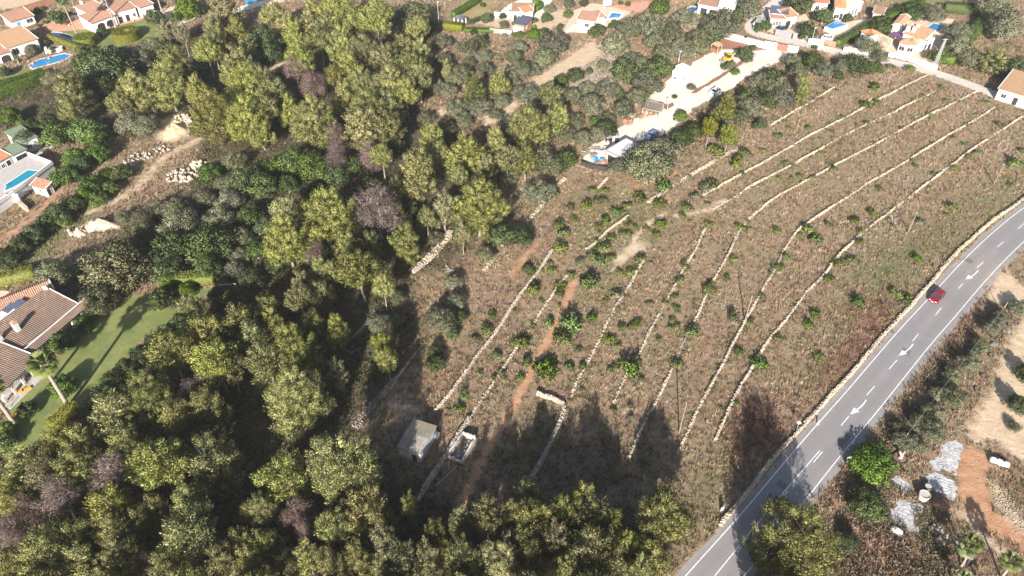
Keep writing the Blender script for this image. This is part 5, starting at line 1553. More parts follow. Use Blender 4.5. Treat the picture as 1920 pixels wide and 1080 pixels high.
# --- tiled villa by the lawn
villa = wing(None, (-60, 728), (147, 571), (97, 545), 3.0, 'mono', 1.1, 'tile_old', 'white', label='large tiled villa with arched porch beside the green lawn', name='villa', over=0.1)
wing(villa, (-14, 731), (56, 666), (7, 646), 2.9, 'mono', 1.0, 'tile_old', 'white', over=0.3, dmul=0.9)
wing(villa, (-40, 600), (100, 543), (60, 530), 3.4, 'gable', 0.9, 'tile_brown', 'white', over=0.2, dmul=0.8)
def villa_extras():
    # porch roof along the lawn side, its posts and arches
    z = 2.5
    a, b = P(56, 666, z), P(172, 567, z)
    M, ang = frame(a, b)
    L_ = (b - a).to_2d().length
    k = M.inverted() @ P(147, 571, 3.0)
    dep = abs(k.y)
    MB().slope((0, 0, z), (L_, 0, z), (L_, dep, 3.0), (0, dep, 3.0)).build('porch_roof', 'tile_old', villa, M)
    MB().tube([(0, dep, 3.14), (L_, dep, 3.14)], 0.14, 5).build('ridge_cap', 'white', villa, M)
    for i in range(7):
        x = 0.3 + (L_ - 0.6) * i / 6
        MB().box(x - 0.16, x + 0.16, 0.25, 0.57, 0, z).build('post', 'white', villa, M)
    # arched porch on the front wing
    a, b = P(-14, 731, 2.7), P(56, 666, 2.7)
    M, ang = frame(a, b)
    L_ = (b - a).to_2d().length
    n = 4
    for i in range(n):
        x0, x1 = L_ * i / n, L_ * (i + 1) / n
        r = (x1 - x0) / 2 - 0.22
        cx = (x0 + x1) / 2
        V, fs = [], []
        m = 12
        for y in (-1.6, -1.28):
            for q in range(m + 1):
                t = math.pi * q / m
                V.append((cx - r * math.cos(t), y, 1.35 + 1.0 * math.sin(t)))
            for q in range(m + 1):
                V.append((x0 + (x1 - x0) * q / m, y, 2.75))
        s = 2 * (m + 1)
        for q in range(m):
            fs += [(q, q + 1, m + 2 + q, m + 1 + q), (s + q + 1, s + q, s + m + 1 + q, s + m + 2 + q), (q + 1, q, s + q, s + q + 1), (m + 1 + q, m + 2 + q, s + m + 2 + q, s + m + 1 + q)]
        MB().add(V, fs).build('arch', 'white', villa, M)
        MB().box(x0 - 0.22, x0 + 0.22, -1.62, -1.26, 0, 1.4).build('column', 'cream', villa, M)
    MB().box(L_ - 0.22, L_ + 0.22, -1.62, -1.26, 0, 1.4).build('column', 'cream', villa, M)
    MB().slope((-0.2, -1.9, 2.72), (L_ + 0.3, -1.9, 2.72), (L_ + 0.3, 0.4, 3.12), (-0.2, 0.4, 3.12)).build('porch_roof', 'tile_old', villa, M)
    MB().box(-1, L_ + 1.5, -3.4, 0, 0, 0.14).build('terrace', 'paving_grey', villa, M)
    chimney(villa, (32, 616), 4.1, 1.5, 0.75)
    chimney(villa, (2, 638), 3.6, 1.2, 0.7)
    p = P(84, 541, 4.5)
    d = MB()
    d.add([(0.55 * r * math.cos(t), -0.2 + 0.25 * r * r, 0.55 * r * math.sin(t)) for r in (0.05, 0.5, 1.0) for t in [2 * math.pi * q / 14 for q in range(14)]],
          [(i * 14 + q, i * 14 + (q + 1) % 14, (i + 1) * 14 + (q + 1) % 14, (i + 1) * 14 + q) for i in range(2) for q in range(14)])
    d.tube([(0, 0, -1.0), (0, 0, 0)], 0.04, 5)
    d.build('satellite_dish', 'white', villa, Matrix.Translation(p))
    # skylight panels on the rear roof
    for px in ((18, 577), (33, 570)):
        q = P(*px, 4.3)
        MB().box(-1.2, 1.2, -0.7, 0.7, -0.05, 0.05).build('solar_panel', 'solar', villa, Matrix.Translation(q) @ Matrix.Rotation(ang, 4, 'Z') @ Matrix.Rotation(R(12), 4, 'X'))
villa_extras()
def cushion(px, label):
    p = P(*px, 0.3)
    o = MB().box(-0.95, 0.95, -0.32, 0.32, 0.26, 0.4).box(-0.95, -0.4, -0.32, 0.32, 0.4, 0.55).box(-0.9, -0.8, -0.3, -0.2, 0, 0.26).box(0.8, 0.9, -0.3, -0.2, 0, 0.26).box(-0.9, -0.8, 0.2, 0.3, 0, 0.26).box(0.8, 0.9, 0.2, 0.3, 0, 0.26).build('sun_lounger', 'orange_cloth')
    o.location = (p.x, p.y, 0.0)
    o.rotation_euler = (0, 0, R(42))
    tag(o, label, 'lounger')
cushion((47, 731), 'orange sun lounger on the porch terrace of the villa')
cushion((30, 778), 'orange sun lounger on the grass beside the palm trunk')

# --- houses at the top left
wing(None, (20.4, 41.8), (62, 29.5), (1.5, 31.6), 2.6, 'mono', 0.7, 'tile_brown', 'white', [('f', 0.28, 0, 1.0, 2.0, 'b'), ('f', 0.78, 0.9, 1.9, 1.2, 'w')], label='small white tiled annex with a bright blue door', name='annex')
hb = wing(None, (13.2, 90.7), (69.3, 72.8), (-13, 72), 3.2, 'mono', 1.0, 'tile_tan', 'white', [('f', 0.22, 0.6, 1.5, 1.9, 'w'), ('f', 0.62, 1.2, 1.3, 1.0, 'w'), ('f', 0.82, 1.3, 0.9, 0.8, 'w')], label='white bungalow with broad tan roof beside the turquoise pool')
wing(hb, (-30, 112), (19.4, 96.3), (-40, 96), 2.6, 'mono', 0.6, 'tile_brown', 'white', [('f', 0.75, 0, 2.6, 2.0, 'a')])
hc = wing(None, (171.5, 44), (215, 28.6), (155.5, 33), 3.0, 'mono', 0.8, 'tile_brown', 'white', [('f', 0.33, 0, 2.6, 2.2, 'a'), ('f', 0.72, 0, 2.6, 2.2, 'a'), ('l', 0.4, 0.8, 0.9, 1.1, 'w')], label='long white villa with arched porch behind the drum hedges', name='villa')
wing(hc, (168, 27.5), (201, 15), (144, 18), 3.6, 'mono', 0.9, 'tile_brown', 'white')
wing(hc, (216, 24), (253, 14), (202, 6), 3.6, 'mono', 0.9, 'tile_brown', 'white', [('f', 0.5, 0, 1.2, 2.1, 'd'), ('f', 0.85, 0.9, 0.9, 1.1, 'w'), ('f', 0.15, 0, 1.2, 2.1, 'd')])
wing(hc, (262, 15), (286, 7), (243, 0), 3.4, 'mono', 0.8, 'tile_brown', 'white', [('f', 0.5, 0.9, 1.4, 1.2, 'w'), ('r', 0.4, 0.3, 1.3, 2.0, 'w')])
chimney(hc, (154, 9), 4.4)
hgr = wing(None, (40, 268), (68, 256), (2, 255), 3.2, 'mono', 0.4, 'green_felt', 'white', [('f', 0.35, 1.0, 1.0, 1.0, 'w'), ('l', 0.2, 0.5, 0.9, 2.0, 'w')], label='white house with green felt roof beside the pool terrace', verge=False)
wing(hgr, (21.7, 292.5), (48, 280), (5, 283), 2.8, 'mono', 0.3, 'green_felt', 'white', [('f', 0.55, 0.1, 2.6, 2.0, 'd')], verge=False)
wing(hgr, (-28, 317), (18, 292), (-8, 283), 2.9, 'mono', 0.8, 'tile_orange', 'white', [('f', 0.85, 0, 1.0, 2.1, 'd'), ('f', 0.62, 1, 0.8, 0.9, 'w'), ('f', 0.4, 1, 1.1, 1.0, 'w')])
def pool_terrace():
    z = 2.0
    poly = PP([(55, 291), (99, 308), (28, 362), (-40, 410), (-80, 370), (-20, 330)], z)
    c = poly[2]
    o = thing('pool_terrace', 'raised white-walled terrace carrying the teal pool', 'terrace', (c.x, c.y, 0))
    area('hard', poly, 0.4, world=True)
    MB().prism([(p.x, p.y) for p in poly], 0, z).build('wall', 'white', o, Matrix.Identity(4))
    inner = sum(poly, Vector()) / len(poly)
    MB().prism([tuple((p + (inner - p) * 0.03)[:2]) for p in poly], z, z + 0.03).build('paving', 'paving_grey', o, Matrix.Identity(4))
    mb = MB()
    for a, b in zip(poly[:3], poly[1:4]):
        M, ang = frame(a, b)
        L_ = (b - a).to_2d().length
        k = MB().box(-0.12, L_ + 0.12, -0.15, 0.15, z, z + 0.8)
        mb.add([M @ Vector(v) for v in k.v], k.f)
    mb.build('parapet', 'white', o, Matrix.Identity(4))
pool_terrace()
pool([(53, 319), (76, 321), (28, 350), (10, 358), (12, 346)], 'teal pool sunk in the raised white terrace', 'water_teal', 2.04, 0.25, 'white', 0.10)
wing(None, (59, 347), (83.5, 353.5), (69, 338), 2.3, 'mono', 0.4, 'tile_brown', 'white', [('f', 0.55, 0.9, 0.7, 0.8, 'w'), ('r', 0.35, 0, 0.9, 1.8, 'd')], label='tiny white pump house with tiled roof below the teal pool', name='pump_house', cat='shed')
low_wall([(-15, 412), (22, 378), (40, 380)], 2.2, 'white outer wall below the teal pool terrace', thick=0.4)
low_wall([(40, 386), (52, 396)], 1.2, 'short rubble wall end below the white outer wall', 'stone', 0.6)
pool([(55, 122), (75, 112), (120, 101), (134, 104), (120, 113), (62, 129)], 'long turquoise pool in the terracotta terrace of the bungalow')
pool([(93, 67), (100, 61), (112, 62), (122, 64), (145, 72), (142, 78), (128, 78), (105, 71)], 'curved navy pool inside the lime hedge', 'water_navy')
def brick_gateposts():
    low_wall([(40, 24), (75, 13), (105, 3)], 1.8, 'red timber board fence at the end of the top gardens', 'deck_red', 0.15, 'board_fence', 'fence')
    low_wall([(112, 44), (144, 33)], 1.0, 'low cream terrace wall beside the slender palm', 'cream', 0.3)
    p = P(103, 96)
    o = thing('pool_bar', 'white masonry barbecue counter beside the turquoise pool', 'counter', (p.x, p.y, 0), R(20))
    MB().box(-2.4, 2.4, -1.2, 1.2, 0, 1.0).build('counter', 'white', o)
    MB().box(-1.2, 1.2, -0.9, 0.9, 1.0, 1.12).build('counter_top', 'concrete', o)
    MB().box(-2.4, -1.8, -0.5, 0.5, 1.0, 1.6).build('upstand', 'white', o)
brick_gateposts()
low_wall([(462, 8), (490, -2)], 2.5, 'bright blue sheet fence at the end of the gravel track', 'blue_paint', 0.12, 'sheet_fence', 'fence')

# --- houses at the top centre
def gazebo(corners, z, rmat, label, posts=True, name='gazebo', body=None, cat='gazebo'):
    c = PP(corners, z)
    ctr = sum(c, Vector()) / 4
    o = thing(name, label, cat, (ctr.x, ctr.y, 0))
    ap = Vector((ctr.x, ctr.y, z + 0.9))
    rb = MB()
    for i in range(4):
        rb.slope(c[i], c[(i + 1) % 4], ap, ap, 0.5, 0.05)
    rb.build('roof', rmat, o, Matrix.Identity(4))
    for p in c:
        q = p + (ctr - p) * 0.15
        MB().box(q.x - 0.14, q.x + 0.14, q.y - 0.14, q.y + 0.14, 0, z).build('post', 'white' if body is None else 'wood', o, Matrix.Identity(4))
    if body:
        b = [p + (ctr - p) * 0.22 for p in c]
        MB().prism([(p.x, p.y) for p in b], 0, z * 0.45).build('counter', body, o, Matrix.Identity(4))
    return o
gazebo([(867, 37), (875, 32), (858, 28), (849, 33)], 2.4, 'slate', 'open gazebo with blue-grey hipped roof and white posts')
wing(None, (965.5, 44), (983, 47.5), (988, 33), 2.6, 'mono', 0.3, 'slate', 'brick_red', [('r', 0.3, 0.9, 0.8, 0.9, 'w')], label='red wooden shed with flat black roof', name='shed', cat='shed', verge=False)
wing(None, (962, 51), (980, 54), (967, 46), 1.8, 'flat', 0.2, 'white', 'white', label='white block annex in front of the red shed', name='annex', cat='annex')
wv = wing(None, (960, 21), (998, 22), (964, 10), 3.2, 'mono', 0.6, 'tile_brown', 'white', [('f', 0.15, 0, 1.0, 2.0, 'd'), ('f', 0.35, 1.0, 0.8, 0.9, 'w'), ('f', 0.6, 1.0, 0.7, 0.8, 'w')], label='white villa with two small orange roofs beside the red shed')
wing(wv, (982, 23), (999, 19), (980, 17), 3.9, 'mono', 0.5, 'tile_orange', 'white')
low_wall([(928, 30), (945, 33), (962, 34)], 1.4, 'curved white terrace wall of the villa with orange roofs')
low_wall([(918, 62), (937, 64), (960, 66)], 1.6, 'dark fabric fence along the top of the scrub slope', 'render_grey', 0.06, 'fabric_fence', 'fence')
pool([(953, 21), (957, 18), (962, 19), (959, 23)], 'small blue pool on the white villa terrace', rim=0.3)
wc = wing(None, (1083, 35), (1116, 40), (1092, 26), 3.6, 'mono', 0.9, 'tile_brown', 'white', [('f', 0.55, 1.4, 1.3, 1.1, 'w')], label='white villa with brown roof beside the angular blue pool')
wing(wc, (1116, 44), (1136, 40), (1112, 34), 3.4, 'flat', 0.3, 'white', 'white', [('f', 0.8, 0.2, 0.9, 2.0, 'd'), ('f', 0.35, 1, 0.8, 1, 'w')])
wing(wc, (1118, 34), (1134, 31), (1113, 25), 3.8, 'mono', 0.5, 'tile_brown', 'white')
pool([(1141, 35), (1148, 24), (1166, 26), (1160, 34), (1152, 33)], 'angular blue pool with white terrace beside the brown-roofed villa', rim=0.9, rimmat='white')
low_wall([(1132, 14), (1146, 7)], 2.4, 'white privacy wall behind the angular pool')
low_wall([(1062, 64), (1078, 50), (1085, 58), (1100, 62)], 1.0, 'white ramp wall in front of the brown-roofed villa')
wing(None, (1310, 7), (1348, 14), (1322, -8), 3.2, 'mono', 0.5, 'tile_brown', 'white', [('f', 0.3, 0, 2.2, 2.1, 'd'), ('f', 0.75, 0, 2.4, 2.1, 'd')], label='white house behind the kidney pool lawn')
wing(None, (1346, 12), (1378, 16), (1360, -4), 4.2, 'flat', 0.3, 'white', 'white', [('f', 0.6, 1.5, 1.5, 1.1, 'w')], label='white cube house at the end of the kidney pool lawn')
pool([(1284, 21), (1297, 13), (1304, 14), (1315, 13), (1312, 17), (1300, 23), (1290, 23)], 'kidney-shaped navy pool in a green lawn', 'water_navy', rim=0.9)

# --- gravel yard: hut, kiosk, walls
hw = wing(None, (1261, 134), (1280, 139), (1272, 122), 3.0, 'flat', 0.25, 'white', 'white', [('f', 0.35, 0.9, 0.7, 0.8, 'w'), ('r', 0.3, 0, 0.9, 2.0, 'd')], label='white cube hut standing on the gravel yard', name='hut', cat='hut')
wing(hw, (1281, 131), (1294, 126), (1275, 121), 3.5, 'flat', 0.25, 'white', 'white', [('f', 0.4, 0, 0.8, 2.0, 'd')])
low_wall([(1262, 158), (1281, 158), (1281, 152)], 0.8, 'low white wall in front of the cube hut')
gazebo([(1347, 89), (1355.5, 83.5), (1341, 78), (1333, 82)], 2.3, 'tile_tan', 'small timber kiosk with tan roof on the gravel yard', name='kiosk', body='deck_red', cat='kiosk')
low_wall([(1361, 72), (1395, 80), (1432, 90)], 1.7, 'long white wall behind the red timber deck', thick=0.8)
low_wall([(1432, 90), (1454, 94)], 2.2, 'white wall beside the brown driveway gate')
low_wall([(1476, 98), (1494, 101)], 2.2, 'white wall on the lane side of the brown gate')
def gate(a, b, hgt, mat, label, n=10, name='gate'):
    A, B = P(*a), P(*b)
    M, ang = frame(A, B)
    L_ = (B - A).to_2d().length
    o = thing(name, label, 'gate', (A.x, A.y, 0), ang)
    for k in range(n):
        x = L_ * k / n
        MB().box(x + 0.02, x + L_ / n - 0.02, -0.03, 0.03, 0.1, hgt).build('panel', mat, o)
    MB().box(-0.1, 0, -0.08, 0.08, 0, hgt + 0.1).box(L_, L_ + 0.1, -0.08, 0.08, 0, hgt + 0.1).box(0, L_, -0.05, 0.05, hgt, hgt + 0.08).build('frame', mat, o)
gate((1454, 94), (1476, 98), 2.0, 'deck_red', 'brown boarded sliding gate of the gravel yard')
gate((1453, 66), (1482, 73), 2.0, 'metal', 'grey metal gate in front of the dark car')
gate((1486, 74), (1511, 81), 2.2, 'wood_grey', 'weathered grey sheet gate under the leafy tree')
gate((1514, 84), (1542, 86), 2.0, 'car_white', 'white panel gate beside the white car')
gate((1545, 84), (1565, 90), 1.8, 'wood', 'timber board gate beside the white car')
def flatroof_workshop():
    o = wing(None, (1135.5, 281.5), (1160.5, 294), (1176, 260.5), 3.0, 'flat', 0.12, 'white', 'render_grey', [('f', 0.5, 0.1, 2.4, 2.2, 'd'), ('r', 0.3, 0, 1.0, 2.0, 'd')], label='long workshop with glaring white flat roof in the junk yard', name='workshop', cat='workshop')
flatroof_workshop()
def blue_stack():
    p = P(1148, 300)
    o = thing('tarpaulin_stack', 'stack of goods under bright blue tarpaulin beside the workshop', 'tarpaulin', (p.x, p.y, 0), R(-25))
    rg = random.Random(2)
    for k in range(5):
        x = -1.6 + k * 0.7
        MB().box(x, x + 0.64, -0.7 + rg.uniform(-.2, .2), 0.7, 0, 0.8 + rg.uniform(0, 0.6)).build('bundle', 'blue_paint' if k != 2 else 'car_blue', o)
blue_stack()
low_wall([(1089, 311), (1112, 318), (1138, 322)], 1.3, 'black sheet fence closing the junk yard', 'black_plastic', 0.08, 'sheet_fence', 'fence')
def junk(px, label, kind, seed, n=8, spread=1.5, mats=('wood', 'wood_grey', 'metal')):
    p = P(*px)
    rg = random.Random(seed)
    o = thing(kind, label, {'lumber_pile': 'lumber', 'scrap_pile': 'scrap', 'block_pile': 'blocks'}[kind], (p.x, p.y, 0), rg.uniform(0, 3))
    area('nograss', [(p.x - 2, p.y - 2), (p.x + 2, p.y - 2), (p.x + 2, p.y + 2), (p.x - 2, p.y + 2)], 0.5, world=True)
    for k in range(n):
        x, y, a = rg.uniform(-spread, spread), rg.uniform(-spread, spread), rg.gauss(0, 0.35)
        M = Matrix.Translation((x, y, 0)) @ Matrix.Rotation(a, 4, 'Z')
        if kind == 'lumber_pile':
            z = 0.08 + 0.14 * rg.randint(0, 4)
            b = MB().box(-1.8, 1.8, -0.1, 0.1, z - 0.08, z + 0.06)
            nm = 'plank'
        elif kind == 'block_pile':
            b = MB().box(-0.5, 0.5, -0.4, 0.4, 0, rg.uniform(0.5, 1.1))
            nm = 'block_stack'
        else:
            s = rg.uniform(0.3, 0.8)
            b = MB().box(-s, s, -s * 0.6, s * 0.6, 0, rg.uniform(0.3, 1.1))
            nm = 'crate'
        b.v = [tuple(M @ Vector(v)) for v in b.v]
        b.build(nm, rg.choice(mats), o)
junk((1108, 290), 'leaning old planks piled at the back of the junk yard', 'lumber_pile', 1, 12)
junk((1125, 283), 'pale scrap crates lying in the junk yard beside the planks', 'scrap_pile', 2, 9, 2.0, ('car_white', 'metal', 'wood_grey', 'rock_pale'))
junk((1120, 302), 'mixed scrap behind the black sheet fence', 'scrap_pile', 3, 10, 2.0, ('blue_paint', 'metal', 'brick_red', 'car_white', 'wood'))
junk((1150, 262), 'dark scrap heap along the wall above the workshop', 'scrap_pile', 4, 9, 2.2, ('black_plastic', 'metal', 'render_grey', 'car_white'))
junk((1178, 231), 'brick stacks on the gravel yard', 'block_pile', 5, 5, 1.0, ('brick_red', 'terracotta'))
junk((1192, 221), 'pallets of pale blocks beside the slatted pergola', 'block_pile', 6, 7, 1.6, ('cream', 'rock_pale', 'wood'))
junk((1213, 214), 'stacked bricks in front of the slatted pergola', 'block_pile', 7, 6, 1.3, ('terracotta', 'brick_red', 'rock_pale'))
def pergola(corners, z, label, n, mat, parent_name='pergola', rotate=0):
    c = PP(corners, z)
    o = thing(parent_name, label, 'pergola', (c[0].x, c[0].y, 0))
    for p in c:
        MB().box(p.x - .08, p.x + .08, p.y - .08, p.y + .08, 0, z).build('post', mat, o, Matrix.Identity(4))
    for a, b in ((c[0], c[1]), (c[3], c[2])):
        MB().tube([a, b], 0.09, 4).build('beam', mat, o, Matrix.Identity(4))
    for k in range(n):
        u = k / (n - 1)
        a, b = c[0].lerp(c[1], u), c[3].lerp(c[2], u)
        up = Vector((0, 0, 0.13))
        MB().tube([a + (a - b) * 0.05 + up, b + (b - a) * 0.05 + up], 0.07, 4).build('slat', mat, o, Matrix.Identity(4))
    return o
pergola([(1205, 203), (1236, 210), (1244, 196), (1216, 188)], 2.2, 'grey slatted pergola beside the gravel yard', 16, 'wood_grey')
pergola([(1644, 74), (1667, 86), (1674, 74), (1652, 64)], 2.4, 'white-beamed garden pergola next to the small orange-roofed house', 9, 'cream')

# --- houses at the top right
hf = wing(None, (1446, 34), (1472, 35), (1452, 25), 3.0, 'mono', 0.8, 'tile_brown', 'white', [('f', 0.3, 0.7, 0.7, 1.3, 'w'), ('f', 0.5, 0.7, 0.7, 1.3, 'w'), ('f', 0.7, 0.7, 0.7, 1.3, 'w')], label='white house with grey solar roof at the lane corner')
wing(hf, (1447, 24), (1477, 27), (1455, 14), 3.9, 'mono', 0.3, 'solar', 'white', verge=False)
wing(hf, (1474, 33), (1495, 29), (1480, 20), 3.4, 'mono', 0.8, 'tile_orange', 'white', [('f', 0.3, 0, 2.0, 2.2, 'a')])
gazebo([(1413, 41), (1429, 43), (1436, 33), (1422, 31)], 2.4, 'metal', 'grey-roofed carport at the bend of the lane', name='carport', cat='carport')
hgx = wing(None, (1567, 13), (1585, 15), (1580, 0), 4.2, 'hip', 1.2, 'tile_orange', 'cream', [('f', 0.35, 0.6, 1.6, 1.2, 'w'), ('f', 0.8, 0.2, 1.0, 2.1, 'd')], label='cream house with bright orange hipped roof')
wing(hgx, (1586, 16), (1618, 5), (1580, 2), 3.8, 'flat', 0.5, 'cream', 'white', [('f', 0.3, 0.3, 1.0, 2.2, 'w'), ('f', 0.5, 0.3, 1.0, 2.2, 'w'), ('f', 0.7, 0.3, 1.0, 2.2, 'w')])
wing(None, (1525, 4), (1553, 6), (1530, -8), 3.2, 'mono', 0.8, 'tile_orange', 'white', [('f', 0.35, 0.9, 1.2, 1.2, 'w')], label='small white house with orange roof behind the leafy trees')
wing(None, (1638, 24), (1655, 27), (1648, 15), 3.0, 'mono', 0.4, 'tile_brown', 'white', [('f', 0.35, 0.9, 0.9, 1.2, 'w'), ('f', 0.7, 0.9, 0.9, 1.2, 'w')], label='white cottage with twin windows in front of a planted roof')
def raised_pool():
    z = 1.4
    poly = PP([(1546, 50), (1560, 55), (1590, 46), (1568, 38)], z)
    o = thing('raised_pool', 'raised blue pool with white walls between the gardens', 'pool', (poly[0].x, poly[0].y, 0), 0, 'swimming pools')
    ctr = sum(poly, Vector()) / 4
    MB().prism([(p.x, p.y) for p in poly], 0, z).build('wall', 'white', o, Matrix.Identity(4))
    MB().prism([tuple((p + (ctr - p) * 0.12)[:2]) for p in poly], z, z + 0.02).build('water', 'water_blue', o, Matrix.Identity(4))
raised_pool()
wing(None, (1616, 58), (1631, 66), (1632, 53), 2.8, 'hip', 0.8, 'tile_orange', 'white', [('f', 0.5, 0.3, 2.2, 1.6, 'm')], label='small white house with orange roof and a blue mural')
low_wall([(1581, 96), (1612, 100), (1640, 106)], 1.3, 'white boundary wall along the lane below the blue mural house')
low_wall([(1666, 106), (1690, 111), (1722, 120), (1754, 132)], 1.4, 'white boundary wall with gate pillars below the round-fronted villa', thick=0.4)
wing(None, (1675, 46), (1692, 50), (1698, 31), 3.2, 'gabley', 0.6, 'tile_brown', 'white', [('r', 0.3, 0.8, 1.0, 1.1, 'w'), ('r', 0.65, 0.8, 1.0, 1.1, 'w')], label='long narrow white outbuilding with brown tiled roof')
hm = wing(None, (1695, 62), (1733, 74), (1707, 50), 3.6, 'mono', 0.9, 'tile_tan', 'white', [('r', 0.3, 0.8, 1.2, 1.2, 'w'), ('r', 0.7, 0.8, 1.2, 1.2, 'w')], label='white villa with tan roofs and round front wing')
def round_front():
    z = 3.0
    c = PP([(1686, 79), (1700, 84), (1719, 85), (1729, 76), (1722, 70), (1696, 71)], z)
    ctr = sum(c, Vector()) / 6
    MB().prism([tuple((p + (ctr - p) * 0.08)[:2]) for p in c], 0, z).build('wall', 'white', hm, Matrix.Identity(4))
    rb = MB()
    ap = Vector((ctr.x, ctr.y, z + 1.0))
    for i in range(6):
        rb.slope(c[i], c[(i + 1) % 6], ap, ap)
    rb.build('roof', 'tile_tan', hm, Matrix.Identity(4))
    for i in (0, 1, 2):
        a, b = [p + (ctr - p) * 0.08 for p in (c[i], c[(i + 1) % 6])]
        M, ang = frame(a, b)
        opening(hm, M, (b - a).to_2d().length / 2, 0.8, 1.6, 1.2, 'w')
    for px in ((1703, 54), (1714, 56), (1721, 50)):
        chimney(hm, px, 4.6, 0.9, 0.9)
round_front()
wing(hm, (1733, 80), (1752, 74), (1728, 70), 3.0, 'flat', 0.4, 'white', 'white', [('f', 0.3, 0.8, 1.1, 1.2, 'w'), ('f', 0.7, 0, 1.6, 2.1, 'a')])
pool([(1736, 54), (1751, 44), (1772, 48), (1757, 60)], 'bright blue rectangular pool behind the round-fronted villa', rim=1.0)
def awning():
    c = PP([(1668, 63), (1690, 76), (1692, 66), (1676, 58)], 2.5)
    o = thing('awning', 'dark purple shade awning beside the long outbuilding', 'awning', (c[0].x, c[0].y, 0))
    mb = MB()
    mb.add([c[0], c[1], c[2], c[3], sum(c, Vector()) / 4 - Vector((0, 0, 0.25))], [(0, 1, 4), (1, 2, 4), (2, 3, 4), (3, 0, 4)])
    mb.build('cloth', 'purple_cloth', o, Matrix.Identity(4))
    for p in c:
        MB().tube([(p.x, p.y, 0), p], 0.05, 5).build('post', 'metal', o, Matrix.Identity(4))
awning()
wing(None, (1874, 166), (1925, 181), (1915, 141), 3.2, 'mono', 0.8, 'tile_tan', 'white', [('f', 0.25, 1.0, 1.2, 1.1, 'w'), ('f', 0.7, 0, 1.2, 2.1, 'd')], label='white farmhouse with tan tiled roof beside the lane end')

# ------------------------------------------------------------------ cars, signs, poles and small things
def car(px, py, heading, mat, label, group, z=0, L=4.2):
    p = P(px, py, 0.5)
    o = thing('car', label, 'car', (p.x, p.y, z), heading, group)
    k = L / 4.2
    # stations along x (front = +x): half width, belt height, roof height, roof half width
    st = [(2.10, 0.62, 0.34, 0.62), (2.02, 0.78, 0.30, 0.72), (1.75, 0.86, 0.27, 0.80), (1.0, 0.89, 0.26, 0.92), (0.35, 0.90, 0.26, 0.96), (-0.9, 0.90, 0.26, 0.97), (-1.6, 0.88, 0.28, 0.96), (-2.0, 0.82, 0.34, 0.90), (-2.1, 0.70, 0.42, 0.80)]
    V, fs = [], []
    for x, hw, z0, z1 in st:
        V += [(x * k, -hw * 0.92, z0), (x * k, -hw, (z0 + z1) * 0.55), (x * k, -hw * 0.93, z1), (x * k, 0, z1 + 0.035), (x * k, hw * 0.93, z1), (x * k, hw, (z0 + z1) * 0.55), (x * k, hw * 0.92, z0)]
    n = 7
    for i in range(len(st) - 1):
        for j in range(n - 1):
            fs.append((i * n + j, (i + 1) * n + j, (i + 1) * n + j + 1, i * n + j + 1))
        fs.append((i * n + 6, (i + 1) * n + 6, (i + 1) * n, i * n))
    fs += [tuple(range(n)), tuple(range((len(st) - 1) * n, len(st) * n))[::-1]]
    b = MB().add(V, fs).build('body', mat, o, smooth=False)
    # cabin: glasshouse then roof panel
    def ring(x, hw, z_):
        return [(x * k, -hw, z_), (x * k, hw, z_)]
    base = [(1.05, 0.82, 0.90), (-1.85, 0.80, 0.92)]
    topp = [(0.25, 0.62, 1.42), (-1.45, 0.62, 1.44)]
    V = ring(*base[0]) + ring(*base[1]) + ring(*topp[0]) + ring(*topp[1])
    MB().add(V, [(0, 1, 5, 4), (3, 2, 6, 7), (1, 3, 7, 5), (2, 0, 4, 6)]).build('glasshouse', 'glass', o)
    rf = MB().add([(0.33 * k, -0.63, 1.41), (0.33 * k, 0.63, 1.41), (-1.5 * k, 0.63, 1.43), (-1.5 * k, -0.63, 1.43), (0.22 * k, -0.54, 1.48), (0.22 * k, 0.54, 1.48), (-1.36 * k, 0.54, 1.49), (-1.36 * k, -0.54, 1.49)],
                  [(4, 5, 6, 7), (0, 1, 5, 4), (1, 2, 6, 5), (2, 3, 7, 6), (3, 0, 4, 7)]).build('roof', mat, o)
    pl = MB()
    for s in (-1, 1):
        pl.tube([(1.05 * k, s * 0.82, 0.90), (0.25 * k, s * 0.63, 1.42)], 0.045, 4).tube([(-1.85 * k, s * 0.80, 0.92), (-1.45 * k, s * 0.63, 1.43)], 0.07, 4).tube([(-0.5 * k, s * 0.815, 0.91), (-0.55 * k, s * 0.63, 1.42)], 0.04, 4)
    pl.build('pillars', mat, o)
    for x in (1.3, -1.32):
        for s in (-1, 1):
            w = MB()
            m = 16
            w.add([(x * k + 0.31 * math.cos(t), s * (0.70 + q * 0.20), 0.31 + 0.31 * math.sin(t)) for q in (0, 1) for t in [2 * math.pi * i / m for i in range(m)]],
                  [(i, (i + 1) % m, m + (i + 1) % m, m + i) for i in range(m)] + [tuple(range(m)), tuple(range(m, 2 * m))])
            wo = w.build('wheel', 'rubber', o)
            r = MB()
            r.add([(x * k + 0.2 * math.cos(t), s * 0.908, 0.31 + 0.2 * math.sin(t)) for t in [2 * math.pi * i / m for i in range(m)]], [tuple(range(m))])
            r.build('rim', 'metal', wo)
    for s in (-1, 1):
        MB().box(1.86 * k, 2.08 * k, s * 0.56 - 0.17, s * 0.56 + 0.17, 0.58, 0.73).build('headlight', 'lamp_glass', o)
        MB().box(-2.12 * k, -1.98 * k, s * 0.64 - 0.12, s * 0.64 + 0.12, 0.66, 0.84).build('tail_light', 'car_red', o)
        MB().box(0.75 * k, 0.93 * k, s * 0.93 - 0.1, s * 0.93 + 0.1, 0.90, 1.04).build('mirror', mat, o)
    MB().box(2.08 * k, 2.13 * k, -0.27, 0.27, 0.42, 0.53).build('number_plate', 'white', o)
    MB().box(2.02 * k, 2.115 * k, -0.5, 0.5, 0.36, 0.41).build('grille', 'dark', o)
    return o
